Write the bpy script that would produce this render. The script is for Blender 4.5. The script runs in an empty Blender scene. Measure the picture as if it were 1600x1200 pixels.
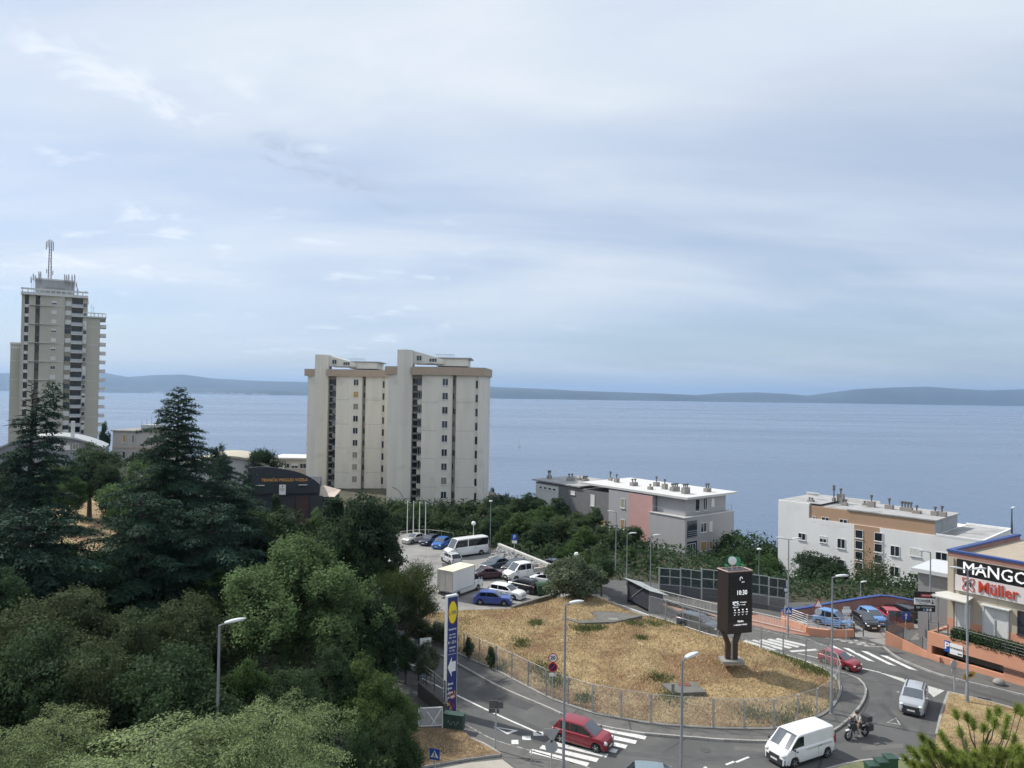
import bpy, math, random
import numpy as np
from mathutils import Vector, Matrix

SC = bpy.context.scene
COL = SC.collection
rnd = random.Random(11)
R = math.radians

# ------------------------------------------------------------------ camera
FPX, CAMZ, PITCH, ROLL = 1130.0, 22.0, 0.01505, 0.0150     # focal length in px of a 1600 px wide picture
_f = Vector((0, math.cos(PITCH), math.sin(PITCH)))
_u0 = Vector((0, -math.sin(PITCH), math.cos(PITCH)))
_r = Vector((1, 0, 0)) * math.cos(ROLL) + _u0 * math.sin(ROLL)
_u = -Vector((1, 0, 0)) * math.sin(ROLL) + _u0 * math.cos(ROLL)
cam_data = bpy.data.cameras.new('camera')
cam = bpy.data.objects.new('camera', cam_data)
COL.objects.link(cam)
cam.matrix_world = Matrix(((_r.x, _u.x, -_f.x, 0), (_r.y, _u.y, -_f.y, 0), (_r.z, _u.z, -_f.z, CAMZ), (0, 0, 0, 1)))
cam_data.sensor_width = 36
cam_data.lens = 36 * FPX / 1600
cam_data.clip_start, cam_data.clip_end = 0.3, 120000
SC.camera = cam

# ------------------------------------------------------------------ sky, sun, exposure
SUN_AZ = Vector((-0.88, 0.47))          # direction towards the sun on the ground plane
SUN_EL = R(47)
w = bpy.data.worlds.new('World')
SC.world = w
w.use_nodes = True
nt = w.node_tree
for n in list(nt.nodes): nt.nodes.remove(n)
N = nt.nodes.new; LK = nt.links.new
def wmath(op, a, b=None, c=None):
    n = N('ShaderNodeMath'); n.operation = op
    for i, s in enumerate((a, b, c)):
        if s is None: continue
        if isinstance(s, (int, float)): n.inputs[i].default_value = s
        else: LK(s, n.inputs[i])
    return n.outputs[0]
def wramp(x, lo, hi, clamp=True):
    n = N('ShaderNodeMapRange'); n.interpolation_type = 'SMOOTHSTEP'
    LK(x, n.inputs[0]); n.inputs[1].default_value = lo; n.inputs[2].default_value = hi
    return n.outputs[0]
out = N('ShaderNodeOutputWorld'); bg = N('ShaderNodeBackground')
sky = N('ShaderNodeTexSky'); sky.sky_type = 'NISHITA'; sky.sun_disc = False
sky.sun_elevation = SUN_EL
sky.sun_rotation = math.atan2(SUN_AZ.x, SUN_AZ.y)
sky.altitude = 60; sky.air_density = 1.0; sky.dust_density = 1.2; sky.ozone_density = 1.2
skyc = N('ShaderNodeMixRGB'); skyc.blend_type = 'MULTIPLY'; skyc.inputs[0].default_value = 1
skyc.inputs[2].default_value = (0.066, 0.072, 0.082, 1)
LK(sky.outputs[0], skyc.inputs[1])
tc = N('ShaderNodeTexCoord'); sep = N('ShaderNodeSeparateXYZ'); LK(tc.outputs['Generated'], sep.inputs[0])
zc = wmath('MAXIMUM', sep.outputs[2], 0.0)
den = wmath('ADD', zc, 0.16)
cx = wmath('DIVIDE', sep.outputs[0], den); cy = wmath('DIVIDE', sep.outputs[1], den)
comb = N('ShaderNodeCombineXYZ'); LK(cx, comb.inputs[0]); LK(cy, comb.inputs[1])
def wnoise(scale, detail, rough, stretch=(1, 1, 1), loc=(0, 0, 0), dist=0.0, rot=0.0):
    m = N('ShaderNodeMapping'); m.inputs['Scale'].default_value = stretch; m.inputs['Location'].default_value = loc
    m.inputs['Rotation'].default_value = (0, 0, rot)
    LK(comb.outputs[0], m.inputs[0])
    n = N('ShaderNodeTexNoise'); n.inputs['Scale'].default_value = scale; n.inputs['Detail'].default_value = detail
    n.inputs['Roughness'].default_value = rough; n.inputs['Distortion'].default_value = dist
    LK(m.outputs[0], n.inputs['Vector'])
    return n.outputs['Fac']
veil = wramp(wnoise(0.8, 6, 0.52, (0.55, 1.0, 1), (3.1, 0.4, 0), 0.5, 0.25), 0.30, 0.66)
streak = wramp(wnoise(2.2, 8, 0.62, (0.28, 1.0, 1), (0.7, 5.2, 0), 0.7, -0.35), 0.44, 0.76)
high = wramp(sep.outputs[2], 0.05, 0.55)
cover = wmath('ADD', wmath('MULTIPLY', veil, 0.40), wmath('MULTIPLY', high, 0.34))
cover = wmath('ADD', cover, wmath('MULTIPLY', streak, 0.20))
cover = wmath('ADD', cover, 0.30)
cover = wmath('MINIMUM', cover, 0.97)
tone = N('ShaderNodeMixRGB'); LK(wramp(wnoise(1.6, 6, 0.55, (0.4, 1, 1), (9, 2, 0), 0.4), 0.3, 0.72), tone.inputs[0])
tone.inputs[1].default_value = (0.44, 0.50, 0.585, 1); tone.inputs[2].default_value = (0.555, 0.59, 0.63, 1)
mix1 = N('ShaderNodeMixRGB'); LK(cover, mix1.inputs[0]); LK(skyc.outputs[0], mix1.inputs[1]); LK(tone.outputs[0], mix1.inputs[2])
# small bright cumulus low over the horizon and torn scraps higher up
puff = wnoise(3.4, 9, 0.58, (0.8, 1.0, 1), (2.3, 7.7, 0), 0.25)
band = wmath('MULTIPLY', wramp(sep.outputs[2], 0.02, 0.07), wmath('SUBTRACT', 1.0, wramp(sep.outputs[2], 0.22, 0.5)))
west = wmath('SUBTRACT', 1.0, wramp(sep.outputs[0], -0.35, 0.25))
pf = wmath('MULTIPLY', wmath('MULTIPLY', wramp(puff, 0.565, 0.68), band), wmath('MULTIPLY', west, 0.5))
mix2 = N('ShaderNodeMixRGB'); LK(pf, mix2.inputs[0]); LK(mix1.outputs[0], mix2.inputs[1]); mix2.inputs[2].default_value = (0.70, 0.73, 0.77, 1)
# a long torn wisp running down from the upper left, white above and grey below
wd_ = wmath('ADD', wmath('SUBTRACT', wmath('MULTIPLY', cx, 0.82), wmath('MULTIPLY', cy, 0.575)), 1.626)
ws_ = wmath('ADD', wmath('MULTIPLY', cx, 0.575), wmath('MULTIPLY', cy, 0.82))
frag = wnoise(7.5, 9, 0.62, (1, 1, 1), (1.2, 0.3, 0), 0.8)
wm_ = wmath('SUBTRACT', 1.0, wramp(wmath('ABSOLUTE', wmath('ADD', wd_, wmath('MULTIPLY', wmath('SUBTRACT', frag, 0.5), 0.35))), 0.01, 0.13))
wm_ = wmath('MULTIPLY', wm_, wramp(frag, 0.40, 0.62))
up_ = wmath('MULTIPLY', wramp(ws_, 0.45, 0.65), wmath('SUBTRACT', 1.0, wramp(ws_, 0.95, 1.25)))
lo_ = wmath('MULTIPLY', wramp(ws_, 1.0, 1.2), wmath('SUBTRACT', 1.0, wramp(ws_, 1.6, 1.85)))
mix3 = N('ShaderNodeMixRGB'); LK(wmath('MULTIPLY', wmath('MULTIPLY', wm_, up_), 0.45), mix3.inputs[0]); LK(mix2.outputs[0], mix3.inputs[1]); mix3.inputs[2].default_value = (0.68, 0.70, 0.73, 1)
mix4 = N('ShaderNodeMixRGB'); LK(wmath('MULTIPLY', wmath('MULTIPLY', wm_, lo_), 0.85), mix4.inputs[0]); LK(mix3.outputs[0], mix4.inputs[1]); mix4.inputs[2].default_value = (0.33, 0.39, 0.49, 1)
lay = wmath('MULTIPLY', wmath('MULTIPLY', wramp(sep.outputs[2], 0.11, 0.17), wmath('SUBTRACT', 1.0, wramp(sep.outputs[2], 0.19, 0.27))), wramp(wnoise(1.1, 7, 0.55, (0.35, 1, 1), (4.4, 8.1, 0), 0.5), 0.38, 0.62))
lay = wmath('MULTIPLY', lay, wmath('MULTIPLY', wmath('SUBTRACT', 1.0, wramp(sep.outputs[0], 0.0, 0.45)), 0.55))
mix5 = N('ShaderNodeMixRGB'); LK(lay, mix5.inputs[0]); LK(mix4.outputs[0], mix5.inputs[1]); mix5.inputs[2].default_value = (0.66, 0.67, 0.675, 1)
LK(mix5.outputs[0], bg.inputs[0]); bg.inputs[1].default_value = 1.0
LK(bg.outputs[0], out.inputs[0])

sun_d = bpy.data.lights.new('sun', 'SUN'); sun_d.energy = 3.2; sun_d.angle = R(1.5); sun_d.color = (1.0, 0.95, 0.87)
sun = bpy.data.objects.new('sun', sun_d); COL.objects.link(sun)
sd = Vector((SUN_AZ.x, SUN_AZ.y, 0)).normalized() * math.cos(SUN_EL) + Vector((0, 0, math.sin(SUN_EL)))
sun.rotation_euler = sd.to_track_quat('Z', 'Y').to_euler()
SC.view_settings.view_transform = 'Standard'; SC.view_settings.look = 'None'
SC.view_settings.exposure = 0.62; SC.view_settings.gamma = 1.0; SC.view_settings.use_curve_mapping = False
SC.render.engine = 'CYCLES'
SC.cycles.max_bounces = 5; SC.cycles.diffuse_bounces = 3; SC.cycles.transparent_max_bounces = 12
SC.cycles.volume_bounces = 0; SC.cycles.use_denoising = True

# ------------------------------------------------------------------ measuring helpers: sight lines to real places
def ray(px, py): return _f + _r * ((px - 800) / FPX) + _u * ((600 - py) / FPX)
def G(px, py, z=0.0):
    d = ray(px, py); t = (z - CAMZ) / d.z
    return Vector((d.x * t, d.y * t, z))
def D(px, py, depth):
    d = ray(px, py); t = depth / d.y
    return Vector((d.x * t, depth, CAMZ + d.z * t))
def HT(P, py):
    k = (600 - py) / FPX
    a = P.x * _u.x + P.y * _u.y; c = P.x * _f.x + P.y * _f.y
    return CAMZ + (k * c - a) / (_u.z - k * _f.z)

# ------------------------------------------------------------------ materials
MATS = {}
def M(name, col, rough=0.65, var=0.14, scale=2.0, bump=0.0, metal=0.0, streak=False, spots=None, detail=6, spec=None, objrand=0.0):
    if name in MATS: return MATS[name]
    m = bpy.data.materials.new(name); m.use_nodes = True
    t = m.node_tree; b = t.nodes['Principled BSDF']
    b.inputs['Roughness'].default_value = rough; b.inputs['Metallic'].default_value = metal
    if spec is not None: b.inputs['Specular IOR Level'].default_value = spec
    tcn = t.nodes.new('ShaderNodeTexCoord'); mp = t.nodes.new('ShaderNodeMapping')
    t.links.new(tcn.outputs['Object'], mp.inputs[0])
    if streak: mp.inputs['Scale'].default_value = (1, 1, 0.12)
    nz = t.nodes.new('ShaderNodeTexNoise'); nz.inputs['Scale'].default_value = scale; nz.inputs['Detail'].default_value = detail
    nz.inputs['Roughness'].default_value = 0.62
    t.links.new(mp.outputs[0], nz.inputs['Vector'])
    mx = t.nodes.new('ShaderNodeMixRGB')
    mr = t.nodes.new('ShaderNodeMapRange'); mr.inputs[1].default_value = 0.3; mr.inputs[2].default_value = 0.7
    t.links.new(nz.outputs['Fac'], mr.inputs[0]); t.links.new(mr.outputs[0], mx.inputs[0])
    mx.inputs[1].default_value = tuple(c * (1 - var) for c in col) + (1,)
    mx.inputs[2].default_value = tuple(min(1, c * (1 + var)) for c in col) + (1,)
    last = mx.outputs[0]
    if spots:
        sc2, lo, hi, c2 = spots
        n2 = t.nodes.new('ShaderNodeTexNoise'); n2.inputs['Scale'].default_value = sc2; n2.inputs['Detail'].default_value = 5
        t.links.new(tcn.outputs['Object'], n2.inputs['Vector'])
        r2 = t.nodes.new('ShaderNodeMapRange'); r2.inputs[1].default_value = lo; r2.inputs[2].default_value = hi
        t.links.new(n2.outputs['Fac'], r2.inputs[0])
        m2 = t.nodes.new('ShaderNodeMixRGB'); t.links.new(r2.outputs[0], m2.inputs[0]); t.links.new(last, m2.inputs[1])
        m2.inputs[2].default_value = tuple(c2) + (1,); last = m2.outputs[0]
    if objrand:
        oi = t.nodes.new('ShaderNodeObjectInfo'); hs = t.nodes.new('ShaderNodeHueSaturation')
        a = t.nodes.new('ShaderNodeMapRange'); a.inputs[3].default_value = 1 - objrand; a.inputs[4].default_value = 1 + objrand
        t.links.new(oi.outputs['Random'], a.inputs[0]); t.links.new(a.outputs[0], hs.inputs['Value']); t.links.new(last, hs.inputs['Color']); last = hs.outputs[0]
    t.links.new(last, b.inputs['Base Color'])
    if bump:
        bp = t.nodes.new('ShaderNodeBump'); bp.inputs['Strength'].default_value = bump; bp.inputs['Distance'].default_value = 0.05
        n3 = t.nodes.new('ShaderNodeTexNoise'); n3.inputs['Scale'].default_value = scale * 9; n3.inputs['Detail'].default_value = 4
        t.links.new(tcn.outputs['Object'], n3.inputs['Vector'])
        t.links.new(n3.outputs['Fac'], bp.inputs['Height']); t.links.new(bp.outputs[0], b.inputs['Normal'])
    MATS[name] = m
    return m
def leafmat(name, col, var=0.38, trans=0.38, hue=0.012):
    col = tuple(c * 1.45 for c in col)
    if name in MATS: return MATS[name]
    m = bpy.data.materials.new(name); m.use_nodes = True; t = m.node_tree
    b = t.nodes['Principled BSDF']; b.inputs['Roughness'].default_value = 0.75; b.inputs['Specular IOR Level'].default_value = 0.12
    at = t.nodes.new('ShaderNodeAttribute'); at.attribute_name = 'tone'
    mr = t.nodes.new('ShaderNodeMapRange'); mr.inputs[3].default_value = 1 - var; mr.inputs[4].default_value = 1 + var
    t.links.new(at.outputs['Fac'], mr.inputs[0])
    oi = t.nodes.new('ShaderNodeObjectInfo'); a = t.nodes.new('ShaderNodeMapRange'); a.inputs[3].default_value = 0.5 - hue; a.inputs[4].default_value = 0.5 + hue
    t.links.new(oi.outputs['Random'], a.inputs[0])
    tcn = t.nodes.new('ShaderNodeTexCoord'); nz = t.nodes.new('ShaderNodeTexNoise'); nz.inputs['Scale'].default_value = 0.55; nz.inputs['Detail'].default_value = 3
    t.links.new(tcn.outputs['Object'], nz.inputs['Vector'])
    mm = t.nodes.new('ShaderNodeMath'); mm.operation = 'MULTIPLY'; t.links.new(mr.outputs[0], mm.inputs[0])
    m3 = t.nodes.new('ShaderNodeMapRange'); m3.inputs[1].default_value = 0.3; m3.inputs[2].default_value = 0.7; m3.inputs[3].default_value = 0.78; m3.inputs[4].default_value = 1.22
    t.links.new(nz.outputs['Fac'], m3.inputs[0]); t.links.new(m3.outputs[0], mm.inputs[1])
    hs = t.nodes.new('ShaderNodeHueSaturation'); hs.inputs['Color'].default_value = tuple(col) + (1,)
    t.links.new(a.outputs[0], hs.inputs['Hue']); t.links.new(mm.outputs[0], hs.inputs['Value'])
    t.links.new(hs.outputs[0], b.inputs['Base Color'])
    tr = t.nodes.new('ShaderNodeBsdfTranslucent'); t.links.new(hs.outputs[0], tr.inputs[0])
    ms = t.nodes.new('ShaderNodeMixShader'); ms.inputs[0].default_value = trans
    t.links.new(b.outputs[0], ms.inputs[1]); t.links.new(tr.outputs[0], ms.inputs[2])
    t.links.new(ms.outputs[0], t.nodes['Material Output'].inputs[0])
    MATS[name] = m
    return m
def paint(name, col, rough=0.28, metal=0.0):
    m = M(name, col, rough, 0.06, 0.7, 0, metal, spots=(2.5, 0.62, 0.8, tuple(c * 0.8 + 0.02 for c in col)))
    m.node_tree.nodes['Principled BSDF'].inputs['Coat Weight'].default_value = 0.5
    m.node_tree.nodes['Principled BSDF'].inputs['Coat Roughness'].default_value = 0.08
    return m
def glow(name, col, e):
    if name in MATS: return MATS[name]
    m = bpy.data.materials.new(name); m.use_nodes = True; b = m.node_tree.nodes['Principled BSDF']
    b.inputs['Base Color'].default_value = tuple(col) + (1,); b.inputs['Emission Color'].default_value = tuple(col) + (1,)
    b.inputs['Emission Strength'].default_value = e; MATS[name] = m
    return m

galv = M('galvanised_steel', (0.42, 0.44, 0.46), 0.5, 0.12, 5, 0, 0.35)
lampgrey = M('lamp_pole_paint', (0.24, 0.26, 0.28), 0.5, 0.12, 4, 0, 0.2)
lamphead = M('lamp_head_shell', (0.55, 0.57, 0.58), 0.4, 0.08, 6)
white = M('white_paint', (0.78, 0.78, 0.77), 0.5, 0.05, 3)
black = M('black_rubber', (0.018, 0.018, 0.02), 0.75, 0.2, 8)
darkpl = M('dark_plastic', (0.035, 0.036, 0.04), 0.55, 0.15, 6)
glass = M('tinted_glass', (0.012, 0.015, 0.02), 0.06, 0.1, 1, spec=0.6)
winglass = M('window_glass', (0.03, 0.038, 0.05), 0.08, 0.3, 0.8, spec=0.6, objrand=0.4)
chrome = M('wheel_alloy', (0.42, 0.43, 0.45), 0.35, 0.1, 6, 0, 0.6)
lens = M('lamp_lens', (0.62, 0.63, 0.62), 0.15, 0.1, 12)
redlens = M('red_lens', (0.35, 0.012, 0.012), 0.2, 0.1, 12)
barkd = M('dark_bark', (0.045, 0.04, 0.035), 0.9, 0.35, 6, 0.6)
conc2 = M('dark_weathered_concrete', (0.13, 0.128, 0.118), .9, .2, 1.5, .3)
bark = M('bark', (0.085, 0.07, 0.055), 0.9, 0.35, 6, 0.6)
conc = M('old_concrete', (0.26, 0.25, 0.23), 0.85, 0.2, 1.5, 0.25, spots=(0.9, 0.5, 0.75, (0.16, 0.155, 0.14)))
asph = M('asphalt', (0.085, 0.085, 0.084), 0.85, 0.16, 0.16, 0.35, spots=(0.5, 0.5, 0.72, (0.115, 0.113, 0.108)), detail=12)
asph2 = M('footway_asphalt', (0.115, 0.112, 0.107), 0.88, 0.18, 0.5, 0.35, spots=(1.3, 0.52, 0.7, (0.085, 0.083, 0.08)), detail=10)
lotm = M('worn_light_asphalt', (0.24, 0.235, 0.225), 0.88, 0.16, 0.3, 0.3, spots=(0.35, 0.52, 0.68, (0.17, 0.165, 0.16)), detail=10)
def cracks(m):
    t = m.node_tree; b = t.nodes['Principled BSDF']; src = b.inputs['Base Color'].links[0].from_socket
    tcn = t.nodes.new('ShaderNodeTexCoord'); nz = t.nodes.new('ShaderNodeTexNoise'); nz.inputs['Scale'].default_value = 0.9; nz.inputs['Detail'].default_value = 5
    t.links.new(tcn.outputs['Object'], nz.inputs['Vector']); ad = t.nodes.new('ShaderNodeMixRGB'); ad.inputs[0].default_value = 0.12
    t.links.new(tcn.outputs['Object'], ad.inputs[1]); t.links.new(nz.outputs['Color'], ad.inputs[2])
    vo = t.nodes.new('ShaderNodeTexVoronoi'); vo.feature = 'DISTANCE_TO_EDGE'; vo.inputs['Scale'].default_value = 0.22; t.links.new(ad.outputs[0], vo.inputs['Vector'])
    r1 = t.nodes.new('ShaderNodeMapRange'); r1.inputs[1].default_value = 0.004; r1.inputs[2].default_value = 0.012; r1.inputs[3].default_value = 1; r1.inputs[4].default_value = 0; t.links.new(vo.outputs['Distance'], r1.inputs[0])
    n2 = t.nodes.new('ShaderNodeTexNoise'); n2.inputs['Scale'].default_value = 0.11; t.links.new(tcn.outputs['Object'], n2.inputs['Vector'])
    r2 = t.nodes.new('ShaderNodeMapRange'); r2.inputs[1].default_value = 0.48; r2.inputs[2].default_value = 0.58; r2.inputs[4].default_value = .8; t.links.new(n2.outputs['Fac'], r2.inputs[0])
    mu = t.nodes.new('ShaderNodeMath'); mu.operation = 'MULTIPLY'; t.links.new(r1.outputs[0], mu.inputs[0]); t.links.new(r2.outputs[0], mu.inputs[1])
    mx_ = t.nodes.new('ShaderNodeMixRGB'); t.links.new(mu.outputs[0], mx_.inputs[0]); t.links.new(src, mx_.inputs[1]); mx_.inputs[2].default_value = (.03, .03, .03, 1)
    t.links.new(mx_.outputs[0], b.inputs['Base Color'])
cracks(asph); cracks(asph2); cracks(lotm)
linep = M('road_paint', (0.62, 0.62, 0.60), 0.6, 0.1, 2, 0.1, spots=(5.0, 0.56, 0.72, (0.22, 0.22, 0.21)))
linew = M('worn_road_paint', (0.36, 0.355, 0.33), 0.7, 0.15, 2, 0.1, spots=(3.0, 0.42, 0.6, (0.13, 0.13, 0.125)))
kerbm = M('kerb_concrete', (0.33, 0.32, 0.30), 0.85, 0.18, 2.5, 0.25, objrand=0.12)

# ------------------------------------------------------------------ mesh and object helpers
def tag(o, label=None, cat=None, group=None, kind=None):
    if label: o['label'] = label
    if cat: o['category'] = cat
    if group: o['group'] = group
    if kind: o['kind'] = kind
    return o
def empty(name, loc=(0, 0, 0), rz=0.0, label=None, cat=None, group=None, kind=None):
    o = bpy.data.objects.new(name, None); COL.objects.link(o)
    o.location = loc; o.rotation_euler = (0, 0, rz); o.empty_display_size = 0.2
    return tag(o, label, cat, group, kind)
def link(name, mesh, parent=None, mats=None):
    o = bpy.data.objects.new(name, mesh); COL.objects.link(o)
    if parent: o.parent = parent
    return o
class MB:
    def __init__(s): s.v = []; s.f = []; s.m = []
    def add(s, vs, fs, m=0):
        b = len(s.v); s.v += [tuple(v) for v in vs]
        s.f += [tuple(i + b for i in f) for f in fs]; s.m += [m] * len(fs); return s
    def box(s, x0, x1, y0, y1, z0, z1, m=0):
        vs = [(x, y, z) for z in (z0, z1) for y in (y0, y1) for x in (x0, x1)]
        return s.add(vs, [(0, 2, 3, 1), (4, 5, 7, 6), (0, 1, 5, 4), (2, 6, 7, 3), (0, 4, 6, 2), (1, 3, 7, 5)], m)
    def obox(s, c, ax, ay, az, m=0):      # oriented box from centre and half vectors
        c, ax, ay, az = map(Vector, (c, ax, ay, az))
        vs = [c + ax * i + ay * j + az * k for k in (-1, 1) for j in (-1, 1) for i in (-1, 1)]
        return s.add(vs, [(0, 2, 3, 1), (4, 5, 7, 6), (0, 1, 5, 4), (2, 6, 7, 3), (0, 4, 6, 2), (1, 3, 7, 5)], m)
    def prism(s, poly, z0, z1, m=0, cap=True, bottom=False):
        n = len(poly); vs = [(p[0], p[1], z0) for p in poly] + [(p[0], p[1], z1) for p in poly]
        fs = [(i, (i + 1) % n, n + (i + 1) % n, n + i) for i in range(n)]
        if cap: fs.append(tuple(range(n, 2 * n)))
        if bottom: fs.append(tuple(range(n - 1, -1, -1)))
        return s.add(vs, fs, m)
    def sheet(s, poly, z=None, m=0):
        return s.add([(p[0], p[1], z if z is not None else p[2]) for p in poly], [tuple(range(len(poly)))], m)
    def tube(s, pts, r, seg=8, m=0, caps=True):
        pts = [Vector(p) for p in pts]; rs = r if isinstance(r, (list, tuple)) else [r] * len(pts)
        vs = []; up = Vector((0, 0, 1))
        for i, p in enumerate(pts):
            d = (pts[min(i + 1, len(pts) - 1)] - pts[max(i - 1, 0)]).normalized()
            a = d.cross(up)
            if a.length < 1e-3: a = d.cross(Vector((1, 0, 0)))
            a.normalize(); b = a.cross(d)
            vs += [p + (a * math.cos(2 * math.pi * k / seg) + b * math.sin(2 * math.pi * k / seg)) * rs[i] for k in range(seg)]
        fs = [(i * seg + k, i * seg + (k + 1) % seg, (i + 1) * seg + (k + 1) % seg, (i + 1) * seg + k) for i in range(len(pts) - 1) for k in range(seg)]
        if caps: fs += [tuple(range(seg - 1, -1, -1)), tuple((len(pts) - 1) * seg + k for k in range(seg))]
        return s.add(vs, fs, m)
    def lathe(s, prof, c=(0, 0, 0), axis='z', seg=16, m=0):
        vs = []
        for r_, h in prof:
            for k in range(seg):
                a = 2 * math.pi * k / seg; p = (r_ * math.cos(a), r_ * math.sin(a), h)
                if axis == 'y': p = (p[0], p[2], p[1])
                if axis == 'x': p = (p[2], p[0], p[1])
                vs.append((p[0] + c[0], p[1] + c[1], p[2] + c[2]))
        fs = [(i * seg + k, i * seg + (k + 1) % seg, (i + 1) * seg + (k + 1) % seg, (i + 1) * seg + k) for i in range(len(prof) - 1) for k in range(seg)]
        fs += [tuple(range(seg)), tuple((len(prof) - 1) * seg + k for k in range(seg))]
        return s.add(vs, fs, m)
    def sphere(s, c, r, seg=12, m=0, sq=(1, 1, 1)):
        b = []; n = seg // 2
        for i in range(1, n):
            a = math.pi * i / n
            for k in range(seg): b.append((c[0] + sq[0] * r * math.sin(a) * math.cos(2 * math.pi * k / seg), c[1] + sq[1] * r * math.sin(a) * math.sin(2 * math.pi * k / seg), c[2] + sq[2] * r * math.cos(a)))
        b.append((c[0], c[1], c[2] + sq[2] * r)); b.append((c[0], c[1], c[2] - sq[2] * r)); T = len(b) - 2
        fs = [(i * seg + k, (i + 1) * seg + k, (i + 1) * seg + (k + 1) % seg, i * seg + (k + 1) % seg) for i in range(n - 2) for k in range(seg)]
        fs += [(T, k, (k + 1) % seg) for k in range(seg)] + [(T + 1, (n - 2) * seg + (k + 1) % seg, (n - 2) * seg + k) for k in range(seg)]
        return s.add(b, fs, m)
    def mesh(s, name, mats, smooth=False):
        me = bpy.data.meshes.new(name); me.from_pydata(s.v, [], s.f)
        for mt in (mats if isinstance(mats, (list, tuple)) else [mats]): me.materials.append(mt)
        if any(s.m): me.polygons.foreach_set('material_index', s.m)
        if smooth:
            me.polygons.foreach_set('use_smooth', [True] * len(s.f))
            try: me.set_sharp_from_angle(angle=R(38 if smooth is True else smooth))
            except Exception: pass
        me.update()
        return me
    def build(s, name, mats, parent=None, smooth=False, world=False):
        if world and parent:
            inv = parent.matrix_basis.inverted(); s.v = [tuple(inv @ Vector(v)) for v in s.v]
        return link(name, s.mesh(name, mats, smooth), parent)
def one(name, mb, mats, label, cat, group=None, kind=None, smooth=False, base=None):
    """a thing that is a single mesh, origin moved to its base"""
    if base is not None:
        mb.v = [(v[0] - base[0], v[1] - base[1], v[2] - base[2]) for v in mb.v]
    o = mb.build(name, mats, None, smooth)
    if base is not None: o.location = base
    return tag(o, label, cat, group, kind)
def copy_tree(o, parent=None):
    c = o.copy(); COL.objects.link(c); c.parent = parent
    for ch in o.children: copy_tree(ch, c)
    return c
def text(s, size, mat, parent, loc, rot, name='lettering', ext=0.01, align='CENTER', bold=0.0, sx=1.0, shear=0):
    cu = bpy.data.curves.new(name, 'FONT'); cu.body = s; cu.size = size; cu.extrude = ext; cu.align_x = align; cu.align_y = 'CENTER'
    cu.offset = bold; cu.resolution_u = 2; cu.shear = shear
    tmp = bpy.data.objects.new('tmp', cu); me = bpy.data.meshes.new_from_object(tmp); me.name = name
    bpy.data.objects.remove(tmp); bpy.data.curves.remove(cu); me.materials.clear(); me.materials.append(mat)
    o = link(name, me, parent); o.location = loc; o.rotation_euler = rot; o.scale = (sx, 1, 1)
    return o
def crom(pts, step):
    """smooth curve through 2-D points, resampled evenly"""
    P = [Vector((p[0], p[1])) for p in pts]; P = [P[0] * 2 - P[1]] + P + [P[-1] * 2 - P[-2]]; o = []
    for i in range(1, len(P) - 2):
        for k in range(12):
            t = k / 12; a, b, c, d = P[i - 1:i + 3]
            o.append(0.5 * ((2 * b) + (c - a) * t + (2 * a - 5 * b + 4 * c - d) * t * t + (3 * b - a - 3 * c + d) * t ** 3))
    o.append(P[-2]); L = [0]
    for a, b in zip(o, o[1:]): L.append(L[-1] + (b - a).length)
    n = max(2, round(L[-1] / step)); res = []; j = 0
    for i in range(n + 1):
        s_ = L[-1] * i / n
        while j < len(L) - 2 and L[j + 1] < s_: j += 1
        t = (s_ - L[j]) / max(1e-6, L[j + 1] - L[j]); res.append(o[j].lerp(o[j + 1], min(1, t)))
    return res
def gpts(pix, z=0.0): return [G(x, y, z) for x, y in pix]
def offs(line, d):
    res = []
    for i, p in enumerate(line):
        t = (line[min(i + 1, len(line) - 1)] - line[max(i - 1, 0)]); t = Vector((t[0], t[1])).normalized()
        res.append(Vector((p[0], p[1])) + Vector((-t.y, t.x)) * d)
    return res
def strip(line, w_, z, mb=None):
    mb = mb or MB(); a = offs(line, w_ / 2); b = offs(line, -w_ / 2); n = len(a)
    mb.add([(p.x, p.y, z) for p in a] + [(p.x, p.y, z) for p in b], [(i, n + i, n + i + 1, i + 1) for i in range(n - 1)])
    return mb
def inpoly(x, y, poly):
    x = np.asarray(x); y = np.asarray(y); c = np.zeros(x.shape, bool); n = len(poly)
    for i in range(n):
        x1, y1 = poly[i][0], poly[i][1]; x2, y2 = poly[(i + 1) % n][0], poly[(i + 1) % n][1]
        if y1 == y2: continue
        c ^= ((y1 > y) != (y2 > y)) & (x < (x2 - x1) * (y - y1) / (y2 - y1) + x1)
    return c
def polydist(x, y, poly):
    d = np.full(np.shape(x), 1e9); n = len(poly)
    for i in range(n):
        ax, ay = poly[i][0], poly[i][1]; bx, by = poly[(i + 1) % n][0] - ax, poly[(i + 1) % n][1] - ay
        t = np.clip(((x - ax) * bx + (y - ay) * by) / max(1e-9, bx * bx + by * by), 0, 1)
        d = np.minimum(d, np.hypot(x - ax - t * bx, y - ay - t * by))
    return d
def npmesh(name, verts, nper, mat, tone=None):
    """verts (n*nper,3): n separate polygons of nper corners"""
    nv = len(verts); nf = nv // nper
    me = bpy.data.meshes.new(name); me.vertices.add(nv); me.vertices.foreach_set('co', np.ascontiguousarray(verts, dtype=np.float32).ravel())
    me.loops.add(nv); me.loops.foreach_set('vertex_index', np.arange(nv, dtype=np.int32))
    me.polygons.add(nf); me.polygons.foreach_set('loop_start', np.arange(0, nv, nper, dtype=np.int32))
    me.polygons.foreach_set('loop_total', np.full(nf, nper, dtype=np.int32))
    if tone is not None:
        a = me.attributes.new('tone', 'FLOAT', 'FACE'); a.data.foreach_set('value', np.asarray(tone, dtype=np.float32))
    me.materials.append(mat); me.update(calc_edges=True)
    return me
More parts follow.
